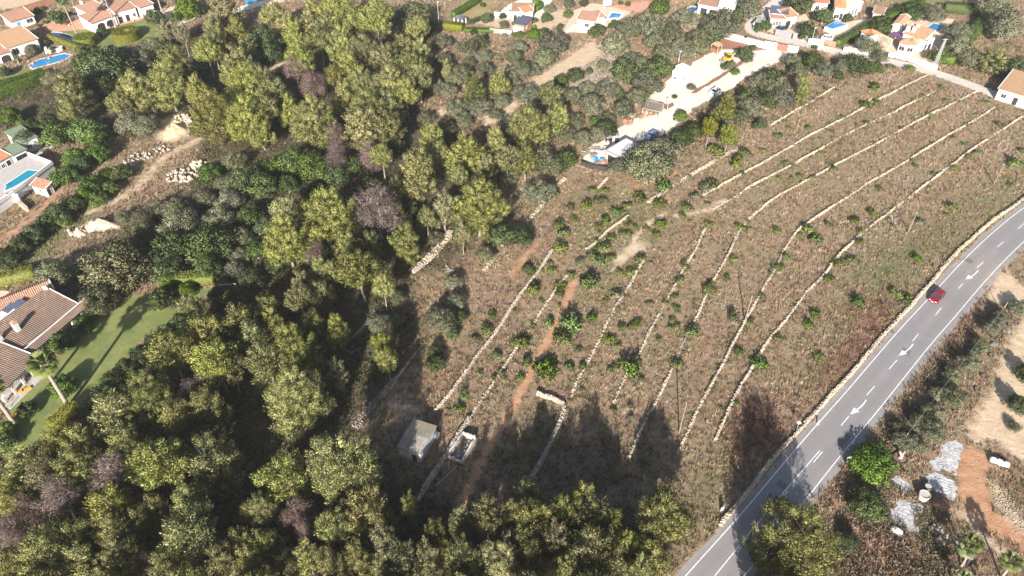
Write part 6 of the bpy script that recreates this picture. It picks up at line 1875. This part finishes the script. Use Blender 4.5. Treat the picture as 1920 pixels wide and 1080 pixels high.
def heading(a, b):
    A, B = P(*a), P(*b)
    return math.atan2(B.y - A.y, B.x - A.x)
rd = heading((1765, 545), (1735, 577))
car(1757, 556, rd, 'car_red', 'red hatchback driving along the asphalt road', 'cars')
car(1467, 53, heading((1460, 55), (1475, 50)), 'car_navy', 'dark navy car parked behind the grey metal gate', 'cars')
car(1553, 72, heading((1545, 71), (1560, 74)), 'car_white', 'white car parked behind the timber board gate', 'cars')
car(1222, 254, heading((1235, 247), (1215, 258)), 'car_blue', 'blue car parked on the gravel yard near the workshop', 'cars')
car(1340, 172, heading((1350, 166), (1332, 177)), 'car_white', 'pale car parked under the lime pine at the yard edge', 'cars')
def excavator():
    p = P(1364, 116)
    o = thing('digger', 'small yellow digger parked on the gravel yard', 'digger', (p.x, p.y, 0), R(25))
    MB().box(-1.3, 1.1, -0.8, 0.8, 0.7, 1.5).build('body', 'yellow_paint', o)
    c = MB().box(-0.4, 0.6, -0.6, 0.6, 1.5, 2.5).build('cab', 'glass', o)
    MB().box(-0.5, 0.7, -0.7, 0.7, 2.5, 2.62).build('roof', 'yellow_paint', c)
    MB().tube([(1.0, 0, 1.3), (2.2, 0, 2.3), (3.0, 0, 1.2)], 0.16, 5).build('arm', 'yellow_paint', o)
    MB().box(-2.3, -1.5, -0.9, 0.9, 0.15, 0.9).build('bucket', 'metal', o)
    for x in (-0.9, 0.9):
        for s in (-1, 1):
            w = MB()
            m = 12
            w.add([(x + 0.5 * math.cos(t), s * (0.75 + q * 0.3), 0.5 + 0.5 * math.sin(t)) for q in (0, 1) for t in [2 * math.pi * i / m for i in range(m)]],
                  [(i, (i + 1) % m, m + (i + 1) % m, m + i) for i in range(m)] + [tuple(range(m)), tuple(range(m, 2 * m))])
            w.build('wheel', 'rubber', o)
excavator()
def road_sign(base, hgt, label, shape='disc', face=0.0, r=0.42):
    p = P(*base)
    o = thing('road_sign', label, 'road sign', (p.x, p.y, 0), face, 'signs beside the asphalt road')
    MB().tube([(0, 0, 0), (0, 0, hgt)], 0.045, 8).build('post', 'sign_back', o)
    if shape == 'disc':
        m = 24
        d = MB().add([(r * math.cos(t), y, hgt + r * math.sin(t) - 0.05) for y in (-0.07, -0.05) for t in [2 * math.pi * i / m for i in range(m)]],
                     [(i, (i + 1) % m, m + (i + 1) % m, m + i) for i in range(m)] + [tuple(range(m)), tuple(range(m, 2 * m))])
        d.build('plate', 'sign_back', o)
    else:
        MB().box(-r, r, -0.07, -0.05, hgt - 1.1, hgt).build('plate', 'sign_back', o)
    return o
road_sign((1585, 873), 2.1, 'grey back of a round road sign beside the round lime-green tree', face=R(5))
road_sign((1493, 806), 1.9, 'small round road sign standing by the roadside stone wall', face=R(160), r=0.36)
road_sign((1353, 960), 1.3, 'small square sign plate at the foot of the roadside wall', 'box', R(200), 0.3)
def reflector(px, label):
    p = P(*px)
    o = MB().lathe([(0.20, 0), (0.24, 0.03), (0.13, 0.09), (0.11, 0.8), (0.06, 0.9)], 12).build('road_post', 'white')
    o.location = (p.x, p.y, 0)
    tag(o, label, 'road post', 'short white posts at the road edge')
reflector((1600, 831), 'short white marker post at the road edge next to the round sign')
reflector((1533, 795), 'short white marker post at the road edge opposite the curved arrow')
def wood_pole(base, hgt, label, mat='pole_wood', r=0.13):
    p = P(*base)
    o = thing('utility_pole', label, 'pole', (p.x, p.y, 0), 0, 'wooden poles of the field')
    MB().tube([(0, 0, -0.05), (0, 0, hgt)], [r, r * 0.7], 8).build('shaft', mat, o)
    MB().tube([(0, 0, hgt), (0, 0, hgt + 0.1)], [r * 0.75, r * 0.3], 8).build('cap', 'metal', o)
    return o
wood_pole((1273, 813), 8.0, 'wooden pole rising beside a stone wall of the lowest terraces')
wood_pole((1396, 604), 6.5, 'wooden pole standing on the second terrace wall')
wood_pole((1702, 437), 5.5, 'wooden pole between first terrace wall and road')
wood_pole((1863, 346), 5.5, 'wooden pole standing in the grass near the road bend')
def lamp_post(base, hgt, label):
    p = P(*base)
    o = thing('lamp_post', label, 'lamp post', (p.x, p.y, 0), 0, 'lamp posts and masts')
    MB().tube([(0, 0, 0), (0, 0, hgt)], [0.1, 0.06], 8).build('pole', 'sign_back', o)
    MB().box(-0.15, 0.5, -0.12, 0.12, hgt, hgt + 0.14).build('lamp_head', 'white', o)
lamp_post((1518, 91), 6.5, 'pale lamp post at the lane beside the white panel gate')
lamp_post((1271, 124), 4.5, 'lamp post behind the white cube hut')
lamp_post((1117, 44), 4.0, 'thin white mast on the brown-roofed villa')
lamp_post((823, 47), 7.5, 'white mast at the edge of the upper wood')
lamp_post((1251, 206), 3.2, 'thin post at the end of the slatted pergola')
def lattice(base, hgt, label):
    p = P(*base)
    o = thing('lattice_mast', label, 'mast', (p.x, p.y, 0), 0, 'lamp posts and masts')
    b, t = 0.42, 0.16
    legs = [((sx * b, sy * b, 0), (sx * t, sy * t, hgt)) for sx, sy in ((-1, -1), (1, -1), (1, 1), (-1, 1))]
    for a, c in legs:
        MB().tube([a, c], 0.06, 4).build('leg', 'sign_back', o)
    n = 12
    br = MB()
    for k in range(n):
        for i in range(4):
            a, c = [Vector(v) for v in legs[i]]
            d, e = [Vector(v) for v in legs[(i + 1) % 4]]
            br.tube([a.lerp(c, k / n), d.lerp(e, (k + 1) / n)], 0.035, 3)
            br.tube([a.lerp(c, (k + 1) / n), d.lerp(e, k / n)], 0.035, 3)
    br.build('bracing', 'sign_back', o)
    MB().tube([(-0.9, 0, hgt - 0.2), (0.9, 0, hgt - 0.2)], 0.06, 4).build('cross_arm', 'sign_back', o)
lattice((1751, 128), 9.0, 'grey lattice mast at the corner of the white boundary wall')
def cable():
    a, b = P(1890, 566, 3.0), P(1703, 812, 3.0)
    n = 14
    pts = [a.lerp(b, k / n) - Vector((0, 0, 0.7 * math.sin(math.pi * k / n))) for k in range(n + 1)]
    o = thing('overhead_cable', 'slack overhead cable above the nursery olives', 'cable', (a.x, a.y, 0))
    MB().tube(pts, 0.022, 5).build('wire', 'render_grey', o, Matrix.Identity(4))
    for p in (a, b):
        MB().tube([(p.x, p.y, 0), p], 0.06, 6).build('pole', 'wood_grey', o, Matrix.Identity(4))
cable()
def pot(px, r, hgt, mat, label, soil=True, group='nursery pots', name='plant_pot'):
    p = P(*px)
    o = thing(name, label, 'pot', (p.x, p.y, 0), 0, group)
    n = 18
    pr = [(r * 0.82, 0), (r, hgt), (r * 0.9, hgt), (r * 0.86, hgt - 0.12)]
    vs_ = [(q * math.cos(2 * math.pi * k / n), q * math.sin(2 * math.pi * k / n), z) for q, z in pr for k in range(n)]
    fs = [(i * n + k, i * n + (k + 1) % n, (i + 1) * n + (k + 1) % n, (i + 1) * n + k) for i in range(3) for k in range(n)]
    MB().add(vs_, fs).build('bowl', mat, o, smooth=True)
    MB().add([(r * 0.87 * math.cos(2 * math.pi * k / n), r * 0.87 * math.sin(2 * math.pi * k / n), hgt - 0.13) for k in range(n)], [tuple(range(n))]).build('soil', 'earth_brown' if soil else 'concrete', o)
    return o
pot((1729, 935), 0.82, 1.25, 'concrete', 'big empty grey planting tub on the white fleece', False)
pot((1738, 918), 0.62, 0.9, 'black_plastic', 'black plastic tub next to the big grey one', False)
pb = pot((1686, 862), 1.15, 0.55, 'black_plastic', 'wide black planter holding a sawn tree stump')
MB().tube([(0, 0, 0.3), (0.1, 0.1, 1.0), (-0.5, 0.3, 1.9)], [0.35, 0.28, 0.14], 8).tube([(0.1, 0.1, 0.9), (0.6, 0.5, 1.6)], [0.2, 0.1], 7).build('stump', 'bark_grey', pb)
rg_ = random.Random(12)
for k, q in enumerate([(1857, 668), (1880, 628), (1893, 612), (1905, 608), (1868, 640), (1830, 732), (1815, 745), (1822, 700), (1845, 708), (1800, 690), (1790, 775), (1787, 765), (1870, 622), (1885, 600), (1812, 655), (1765, 760)]):
    pot((q[0] + rg_.uniform(-2, 2), q[1]), rg_.uniform(0.3, 0.5), 0.45, 'black_plastic', 'black nursery pot on the strip between road and sandy yard')
for k, q in enumerate([(1878, 607), (1888, 618), (1846, 655), (1861, 648)]):
    p = P(*q)
    o = MB().box(-0.9, 0.9, -0.3, 0.3, 0, 0.25).box(-0.6, 0.2, -0.25, 0.25, 0.25, 0.4).build('nursery_tray', 'metal' if k % 2 else 'black_plastic')
    o.location = (p.x, p.y, 0)
    o.rotation_euler = (0, 0, 0.6 + k)
    tag(o, 'tray of pots lying in the nursery strip', 'tray', 'trays in the nursery strip')
def fleece(px, label, seed, z=0.03, amp=0.09):
    rg = np.random.default_rng(seed)
    w = PP(px)
    c = sum(w, Vector()) / len(w)
    out = ragged(w, 0.5, 0.16, seed)
    n = len(out)
    V = [(0, 0, z + amp * 1.5)]
    fs = []
    m = 14
    for i in range(1, m + 1):
        for p in out:
            u = i / m
            x, y = (p[0] - c.x) * u, (p[1] - c.y) * u
            zz = z + amp * (0.5 + 0.5 * math.sin(x * 2.1 + seed) * math.cos(y * 1.7) + 0.2 * math.sin(x * 6 + y * 4) * math.sin(y * 7 - x * 2)) * (1 - u ** 6) + rg.normal(0, 0.02)
            V.append((x, y, max(0.02, zz)))
    for j in range(n):
        fs.append((0, 1 + j, 1 + (j + 1) % n))
    for i in range(m - 1):
        for j in range(n):
            a, b = 1 + i * n + j, 1 + i * n + (j + 1) % n
            fs.append((a, a + n, b + n, b))
    mb = MB().add(V, fs)
    k = len(mb.v)
    mb.add([(p[0] - c.x, p[1] - c.y, 0.0) for p in out], [])
    for j in range(n):
        a, b = 1 + (m - 1) * n + j, 1 + (m - 1) * n + (j + 1) % n
        mb.f.append((a, k + j, k + (j + 1) % n, b))
    o = mb.build('fleece_sheet', 'fleece')
    o.location = (c.x, c.y, 0)
    area('nograss', w, 0.3, world=True)
    tag(o, label, 'sheet', 'white fleece sheets on the nursery ground')
T = lambda L_: [(1440 + a / 4, 810 + b / 4) for a, b in L_]
fleece(T([(1290, 90), (1420, 60), (1470, 110), (1430, 200), (1410, 330), (1330, 280), (1260, 290), (1200, 260), (1210, 220), (1300, 180)]), 'white crumpled fleece nearest the red earth track', 1)
fleece(T([(1190, 300), (1290, 310), (1400, 370), (1420, 420), (1390, 520), (1290, 480), (1220, 400), (1170, 350)]), 'large smooth white fleece draped beside the soil heap', 2, amp=0.2)
fleece(T([(940, 310), (1020, 340), (1060, 400), (1090, 480), (1020, 450), (940, 410)]), 'white fleece strip between black planter and grey tub', 3)
fleece(T([(1000, 510), (1120, 540), (1200, 575), (1090, 600), (1080, 640), (1140, 755), (1080, 750), (1000, 690), (900, 670), (920, 590)]), 'white fleece sheet trailing downhill past the grey tub', 4)
def boulder(px, rx, ry, hgt, mat, label, seed):
    p = P(*px)
    rg = np.random.default_rng(seed)
    n, m = 16, 8
    V = []
    for i in range(m + 1):
        t = math.pi / 2 * i / m
        for j in range(n):
            a = 2 * math.pi * j / n
            q = 1 + rg.normal(0, 0.03)
            V.append((rx * math.cos(t) * math.cos(a) * q, ry * math.cos(t) * math.sin(a) * q, hgt * math.sin(t)))
    fs = [(i * n + j, i * n + (j + 1) % n, (i + 1) * n + (j + 1) % n, (i + 1) * n + j) for i in range(m) for j in range(n)]
    o = MB().add(V, fs).build('boulder', mat, smooth=True)
    o.location = (p.x, p.y, 0)
    o.rotation_euler = (0, 0, -0.5)
    tag(o, label, 'boulder')
boulder((1680, 996), 0.95, 0.7, 0.7, 'white', 'smooth white oval boulder below the trailing fleece', 1)
def tank(px, label):
    p = P(*px)
    o = thing('water_tank', label, 'tank', (p.x, p.y, 0), -0.4)
    n = 14
    V = []
    for x, r in ((-0.9, 0.2), (-0.85, 0.42), (-0.6, 0.5), (0.6, 0.5), (0.85, 0.42), (0.9, 0.2)):
        V += [(x, r * math.cos(2 * math.pi * k / n), 0.5 + r * math.sin(2 * math.pi * k / n)) for k in range(n)]
    MB().add(V, [(i * n + k, i * n + (k + 1) % n, (i + 1) * n + (k + 1) % n, (i + 1) * n + k) for i in range(5) for k in range(n)] + [tuple(range(n))[::-1], tuple(range(5 * n, 6 * n))]).build('drum', 'white', o, smooth=True)
    MB().tube([(0, 0, 0.95), (0, 0, 1.1)], 0.14, 8).build('filler_cap', 'black_plastic', o)
tank((1878, 872), 'white plastic water tank lying beside the red track')
tank((1865, 867), 'smaller pale tank end next to the white water tank')
def goal():
    p = P(430, 545)
    o = thing('goal_frame', 'thin white goal frame in the shade behind the villa lawn', 'goal', (p.x, p.y, 0), 0.1)
    MB().tube([(-1.6, 0, 0), (-1.6, 0, 1.7), (1.6, 0, 1.7), (1.6, 0, 0)], 0.05, 6).build('posts', 'white', o)
goal()
def parasol(px, label, mat):
    p = P(*px)
    o = thing('parasol', label, 'parasol', (p.x, p.y, 0))
    MB().tube([(0, 0, 0), (0, 0, 2.5)], 0.04, 6).build('pole', 'metal', o)
    n = 8
    MB().add([(0, 0, 2.7)] + [(1.5 * math.cos(2 * math.pi * k / n), 1.5 * math.sin(2 * math.pi * k / n), 2.15) for k in range(n)], [(0, 1 + k, 1 + (k + 1) % n) for k in range(n)]).build('canopy', mat, o)
parasol((1137, 20), 'pale lilac parasol beside the angular pool', 'car_white')
# dead branches and sticks
def dead_branch(px, L_, label, seed):
    p = P(*px)
    rg = random.Random(seed)
    o = MB()
    for k in range(7):
        a = rg.uniform(0, 6.28)
        e = (L_ * rg.uniform(.5, 1) * math.cos(a), L_ * rg.uniform(.5, 1) * math.sin(a), rg.uniform(0.3, 1.3))
        m = (e[0] * 0.5 + rg.uniform(-.3, .3), e[1] * 0.5 + rg.uniform(-.3, .3), e[2] * 0.7)
        o.tube([(0, 0, 0.05), m, e], [0.09, 0.06, 0.02], 4)
        o.tube([m, (e[0] * .8 + rg.uniform(-.7, .7), e[1] * .8 + rg.uniform(-.7, .7), e[2] + .3)], [0.05, 0.015], 4)
    q = o.build('dead_branch', 'bark_grey')
    q.location = (p.x, p.y, 0)
    tag(q, label, 'branch', 'bare dead branches')
dead_branch((995, 338), 2.2, 'tangle of bare grey branches at the stone wall under the pines', 1)
dead_branch((845, 508), 1.6, 'bare grey branches in the brown grass beside the wide wall', 2)
dead_branch((1672, 414), 1.3, 'bleached branches lying on the first terrace', 3)
dead_branch((660, 660), 1.8, 'bare branches on the dark wood floor', 4)

# shrubs and pots in the house gardens
def garden_shrubs():
    rg = random.Random(21)
    regs = [((875, 38), (1060, 66), 26), ((1060, 4), (1200, 60), 18), ((1405, 28), (1560, 66), 22), ((1560, 20), (1780, 110), 40), ((20, 8), (330, 108), 34), ((-5, 110), (130, 165), 12), ((1280, 5), (1400, 50), 14)]
    for (x0, y0), (x1, y1), n in regs:
        for _ in range(n):
            x, y = rg.uniform(x0, x1), rg.uniform(y0, y1)
            p = P(x, y)
            if samp('hard', p.x, p.y) > 0.35 or any((p.x - t[0]) ** 2 + (p.y - t[1]) ** 2 < (t[2] + 0.6) ** 2 for t in TREES):
                continue
            kd = rg.choice('LGTOllb')
            tree(x, y, rg.uniform(7, 13) * (0.8 if kd in 'lb' else 1), kd, 'small shrub in the gardens of the top houses', 'shrubs in the house gardens')
    for q in ((1100, 54), (1128, 50), (1455, 52), (1480, 44), (1690, 98), (1705, 101), (1655, 92), (960, 30), (185, 58), (205, 52), (130, 48), (250, 40), (62, 120), (92, 110), (1740, 66), (1610, 90)):
        pot((q[0], q[1]), rg.uniform(0.35, 0.5), 0.5, 'terracotta', 'terracotta pot on the paved terraces of the top houses', True, 'terracotta pots')
garden_shrubs()

# ------------------------------------------------------------------ what nobody could count: dry grass, scrub, undergrowth
TA = np.array(TREES)
def field_points(n, seed, x0, x1, y0, y1):
    rg = np.random.default_rng(seed)
    # denser where the camera stands closer
    y = y0 + (y1 - y0) * rg.uniform(0, 1, n) ** 1.45
    x = (rg.uniform(-1, 1, n)) * (46 + y * 0.62)
    return x, y, rg
def patchy(x, y, s, ph):
    return 0.5 + 0.25 * (np.sin(x * s + ph) * np.cos(y * s * 1.3 - ph) + np.sin(x * s * 2.3 - y * s * 1.7 + 2 * ph) * 0.7 + np.cos(x * s * 0.7 + y * s * 2.9 + ph) * 0.6)
def blade3(B, D, L, Wd, rg):
    n = len(B)
    s_ = unit(np.cross(D, rg.normal(size=(n, 3)) * (1, 1, 0.2)))
    V = np.stack([B - s_ * Wd[:, None] / 2, B + s_ * Wd[:, None] / 2, B + D * L[:, None]], 1)
    return V.reshape(-1, 3), np.arange(3 * n).reshape(n, 3)
def dry_grass():
    x, y, rg = field_points(170000, 1, 0, 0, 36, 300)
    ok = (samp('hard', x, y) < 0.4) & (samp('sand', x, y) < 0.45) & (samp('red', x, y) < 0.5) & (samp('nograss', x, y) < 0.5)
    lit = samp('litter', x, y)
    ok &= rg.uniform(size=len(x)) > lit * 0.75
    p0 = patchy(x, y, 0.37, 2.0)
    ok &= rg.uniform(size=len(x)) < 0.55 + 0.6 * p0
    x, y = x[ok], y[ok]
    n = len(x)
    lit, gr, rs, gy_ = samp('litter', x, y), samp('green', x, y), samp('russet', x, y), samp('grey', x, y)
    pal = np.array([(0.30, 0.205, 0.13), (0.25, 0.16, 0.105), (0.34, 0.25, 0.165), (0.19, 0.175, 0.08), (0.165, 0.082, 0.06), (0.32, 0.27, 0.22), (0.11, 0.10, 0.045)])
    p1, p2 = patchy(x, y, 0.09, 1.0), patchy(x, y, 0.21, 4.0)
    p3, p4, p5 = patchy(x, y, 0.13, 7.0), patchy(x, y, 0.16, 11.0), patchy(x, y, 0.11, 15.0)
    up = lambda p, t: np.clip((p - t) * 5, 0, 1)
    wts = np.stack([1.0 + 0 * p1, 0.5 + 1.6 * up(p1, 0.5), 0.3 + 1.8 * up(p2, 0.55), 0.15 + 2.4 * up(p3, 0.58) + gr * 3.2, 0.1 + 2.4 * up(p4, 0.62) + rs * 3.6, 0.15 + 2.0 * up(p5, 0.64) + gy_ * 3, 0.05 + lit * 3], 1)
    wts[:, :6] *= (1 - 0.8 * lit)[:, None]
    wts = np.clip(wts, 0.02, None)
    cs = np.cumsum(wts / wts.sum(1, keepdims=True), 1)
    c = pal[(rg.uniform(size=n)[:, None] > cs).sum(1).clip(0, 6)] * rg.uniform(0.88, 1.12, (n, 1))
    nb = 6
    k = np.repeat(np.arange(n), nb)
    m = len(k)
    size = rg.uniform(0.7, 1.3, n) * (0.75 + 0.5 * p2) * (1 + 0.0028 * (y - 60))
    a = rg.uniform(0, 6.283, m)
    D = unit(np.c_[np.cos(a) * 0.38, np.sin(a) * 0.38, rg.uniform(0.7, 1.2, m)] + np.array([0.10, 0.06, 0]))
    B = np.c_[x[k] + rg.normal(0, 0.15, m), y[k] + rg.normal(0, 0.15, m), np.full(m, -0.02)]
    V, Fq = blade3(B, D, 0.46 * size[k] * rg.uniform(0.6, 1.2, m), 0.10 * size[k], rg)
    me = np_mesh('dry_grass', V, Fq, ['grass_col'], colr=np.repeat(c[k], 3, axis=0))
    tag(link('dry_grass', me), 'dry brown grass and weeds covering the terraced field', 'grass', kind='stuff')
dry_grass()
def clumps(name, mask, n, seed, pal, label, cat, size, nb=26, thr=0.35, at=None, wdt=0.06):
    x, y, rg = field_points(n, seed, 0, 0, 36, 300)
    if at is not None:
        x, y = at[:, 0] + rg.normal(0, 0.7, n), at[:, 1] + rg.normal(0, 0.7, n)
    m_ = samp(mask, x, y) if mask else np.ones(n)
    ok = (rg.uniform(size=n) < m_) & (m_ > thr) & (samp('hard', x, y) < 0.3) & (samp('sand', x, y) < 0.4) & (samp('red', x, y) < 0.45) & (samp('nograss', x, y) < 0.4)
    x, y = x[ok], y[ok]
    n = len(x)
    s = rg.uniform(0.5, 1.3, n) * size
    c = np.array(pal)[rg.integers(0, len(pal), n)] * rg.uniform(0.75, 1.25, (n, 1))
    k = np.repeat(np.arange(n), nb)
    m = len(k)
    w = unit(rg.normal(size=(m, 3)) * (1, 1, 0.8) + (0, 0, 0.35))
    w[:, 2] = np.abs(w[:, 2])
    B = np.c_[x[k], y[k], np.zeros(m)] + w * (s[k] * rg.uniform(0.3, 1, m))[:, None] * (1, 1, 0.8)
    D = unit(w * 0.8 + (0, 0, 0.4) + rg.normal(0, 0.35, (m, 3)))
    s_ = unit(np.cross(D, w + rg.normal(0, 0.45, (m, 3))))
    s_ *= np.where((np.cross(s_, D) * w).sum(1) < 0, -1.0, 1.0)[:, None] * (wdt * (0.7 + 0.4 * s[k]))[:, None]
    V = np.stack([B - s_, B + s_, B + D * (0.36 * (0.7 + 0.4 * s[k]))[:, None]], 1).reshape(-1, 3)
    Fq = np.arange(3 * m).reshape(m, 3)
    N = np.repeat(unit(w + rg.normal(0, 0.2, (m, 3))), 3, axis=0)
    me = np_mesh(name, V, Fq, ['grass_col'], colr=np.repeat(c[k] * rg.uniform(0.8, 1.2, (m, 1)), 3, axis=0), normals=N)
    tag(link(name, me), label, cat, kind='stuff')
clumps('scrub', 'scrub', 40000, 2, [(0.21, 0.195, 0.11), (0.27, 0.225, 0.155), (0.31, 0.24, 0.175), (0.16, 0.16, 0.07), (0.33, 0.28, 0.215)], 'grey-brown low scrub on the slopes around the yard and wood', 'scrub', 1.0, nb=32)
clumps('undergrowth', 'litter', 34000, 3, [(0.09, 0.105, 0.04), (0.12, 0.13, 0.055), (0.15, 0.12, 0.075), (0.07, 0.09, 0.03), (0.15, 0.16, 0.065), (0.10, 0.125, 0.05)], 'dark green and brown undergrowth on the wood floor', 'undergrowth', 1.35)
clumps('weeds', None, 32000, 4, [(0.13, 0.145, 0.055), (0.17, 0.175, 0.07), (0.15, 0.16, 0.06), (0.22, 0.17, 0.10), (0.22, 0.125, 0.085), (0.27, 0.21, 0.15), (0.10, 0.115, 0.045), (0.19, 0.115, 0.075), (0.26, 0.18, 0.12)], 'small green and brown weeds dotted over the dry field', 'weeds', 0.40, nb=12)
wp = np.vstack([w_[np.random.default_rng(i).integers(0, len(w_), int(len(w_) * 0.42))] for i, w_ in enumerate(WALLS)])
clumps('wall_weeds', None, len(wp), 8, [(0.13, 0.145, 0.05), (0.17, 0.17, 0.07), (0.10, 0.12, 0.045), (0.21, 0.18, 0.09)], 'green weeds growing along the dry-stone walls', 'weeds', 0.5, nb=14, at=wp)
clumps('verge_grass', 'russet', 26000, 6, [(0.27, 0.19, 0.10), (0.19, 0.105, 0.065), (0.14, 0.07, 0.05), (0.15, 0.13, 0.06), (0.16, 0.08, 0.06)], 'golden and russet dry weeds beside the road', 'weeds', 0.6, nb=20)

# ------------------------------------------------------------------ the hazy air over the valley
def haze():
    m = bpy.data.materials.new('haze')
    m.use_nodes = True
    n, l = m.node_tree.nodes, m.node_tree.links
    n.remove(n['Principled BSDF'])
    v = n.new('ShaderNodeVolumePrincipled')
    v.inputs['Color'].default_value = (0.93, 0.94, 0.96, 1)
    v.inputs['Density'].default_value = HAZE
    v.inputs['Anisotropy'].default_value = 0.25
    l.new(v.outputs[0], n['Material Output'].inputs['Volume'])
    MATS['haze'] = m
    o = MB().box(-6500, 6500, -6500, 8500, -1.0, H + 6).build('haze', 'haze')
    o['kind'] = 'stuff'
    o['label'] = 'thin pale haze in the air over the valley'
    o['category'] = 'haze'
HAZE = 0.00017
haze()

# ------------------------------------------------------------------ labels that single out each tree by what it grows next to
LANDMARKS = [('the abandoned hut', (785, 850)), ('the palm on the villa lawn', (129, 762)), ('the tiled villa', (100, 640)), ('the tan sand mound', (327, 246)), ('the teal pool terrace', (60, 340)),
    ('the arched white villa', (230, 50)), ('the blue-roofed gazebo', (862, 45)), ('the wide pale wall of the wood', (810, 475)), ('the roofless pen', (866, 850)), ('the bend of the enclosure wall', (1060, 757)),
    ('the square sign plate', (1353, 960)), ('the round road sign', (1585, 873)), ('the golden hedge', (122, 790)), ('the turquoise pool', (95, 112)), ('the bright green thicket', (560, 318)),
    ('the box hedge of the villa lawn', (370, 529)), ('the black sheet fence', (1112, 318)), ('the white cube hut', (1272, 145)), ('the kidney pool', (1300, 18)), ('the lattice mast', (1751, 128)),
    ('the farmhouse by the lane', (1900, 180)), ('the timber kiosk', (1345, 92)), ('the pole of the lowest terraces', (1273, 813)), ('the pole on the second terrace wall', (1396, 604)),
    ('the pole below the first terrace wall', (1702, 437)), ('the pole near the road bend', (1863, 346)), ('the grey planting tub', (1729, 935)), ('the white workshop', (1160, 290)), ('the angular blue pool', (1152, 30)),
    ('the lane corner house', (1465, 45)), ('the mural house', (1625, 72)), ('the round-fronted villa', (1710, 85)), ('the red shed', (980, 52)), ('the brown gate', (1465, 97)), ('the yellow digger', (1364, 116)),
    ('the green-roofed house', (50, 275)), ('the pale earth bank', (188, 424)), ('the big boulder heap', (345, 330)), ('the water tank', (1878, 872)), ('the black stump planter', (1686, 862)), ('the goal frame', (430, 545)),
    ('the top of the red track', (1075, 535)), ('the white mast', (823, 47)), ('the stone wall by the gravel track', (480, 20))]
ORD = ['first', 'second', 'third', 'fourth', 'fifth', 'sixth', 'seventh', 'eighth', 'ninth', 'tenth', 'eleventh', 'twelfth', 'thirteenth', 'fourteenth', 'fifteenth', 'sixteenth', 'seventeenth', 'eighteenth', 'nineteenth', 'twentieth',
       'twenty-first', 'twenty-second', 'twenty-third', 'twenty-fourth', 'twenty-fifth', 'twenty-sixth', 'twenty-seventh', 'twenty-eighth', 'twenty-ninth', 'thirtieth'] + ['thirty-' + w_ for w_ in ('first', 'second', 'third', 'fourth', 'fifth', 'sixth', 'seventh', 'eighth', 'ninth')] + ['fortieth'] + ['forty-' + w_ for w_ in ('first', 'second', 'third', 'fourth', 'fifth', 'sixth', 'seventh', 'eighth', 'ninth')]
LOOK = dict(P='yellow-green pine', Q='pale grey-green pine', Y='lime-green pine', D='dead pinkish pine', O='grey-green olive-like tree', G='dark leafy tree', L='bright green shrub', C='yellowish carob tree', T='dense rounded shrub',
            b='green field bush', v='greyish field bush', l='lime field bush')
def name_trees():
    lm = [(n_, P(*q)) for n_, q in LANDMARKS]
    bins = {}
    for o, kd, w in PLANTED:
        d = [((o.location.x - p.x) ** 2 + (o.location.y - p.y) ** 2, n_) for n_, p in lm]
        dist, n_ = min(d)
        bins.setdefault((kd, n_), []).append((dist, o, w))
    for (kd, n_), L_ in bins.items():
        L_.sort(key=lambda t: t[0])
        mid = sorted(t[2] for t in L_)[len(L_) // 2]
        for k, (dist, o, w) in enumerate(L_):
            size = 'broad ' if w > mid * 1.25 else ('small ' if w < mid * 0.75 else '')
            if len(L_) == 1:
                o['label'] = 'the ' + size + LOOK[kd] + ' beside ' + n_
            elif k < len(ORD):
                o['label'] = size + LOOK[kd] + ', ' + ORD[k] + ' one out from ' + n_
name_trees()
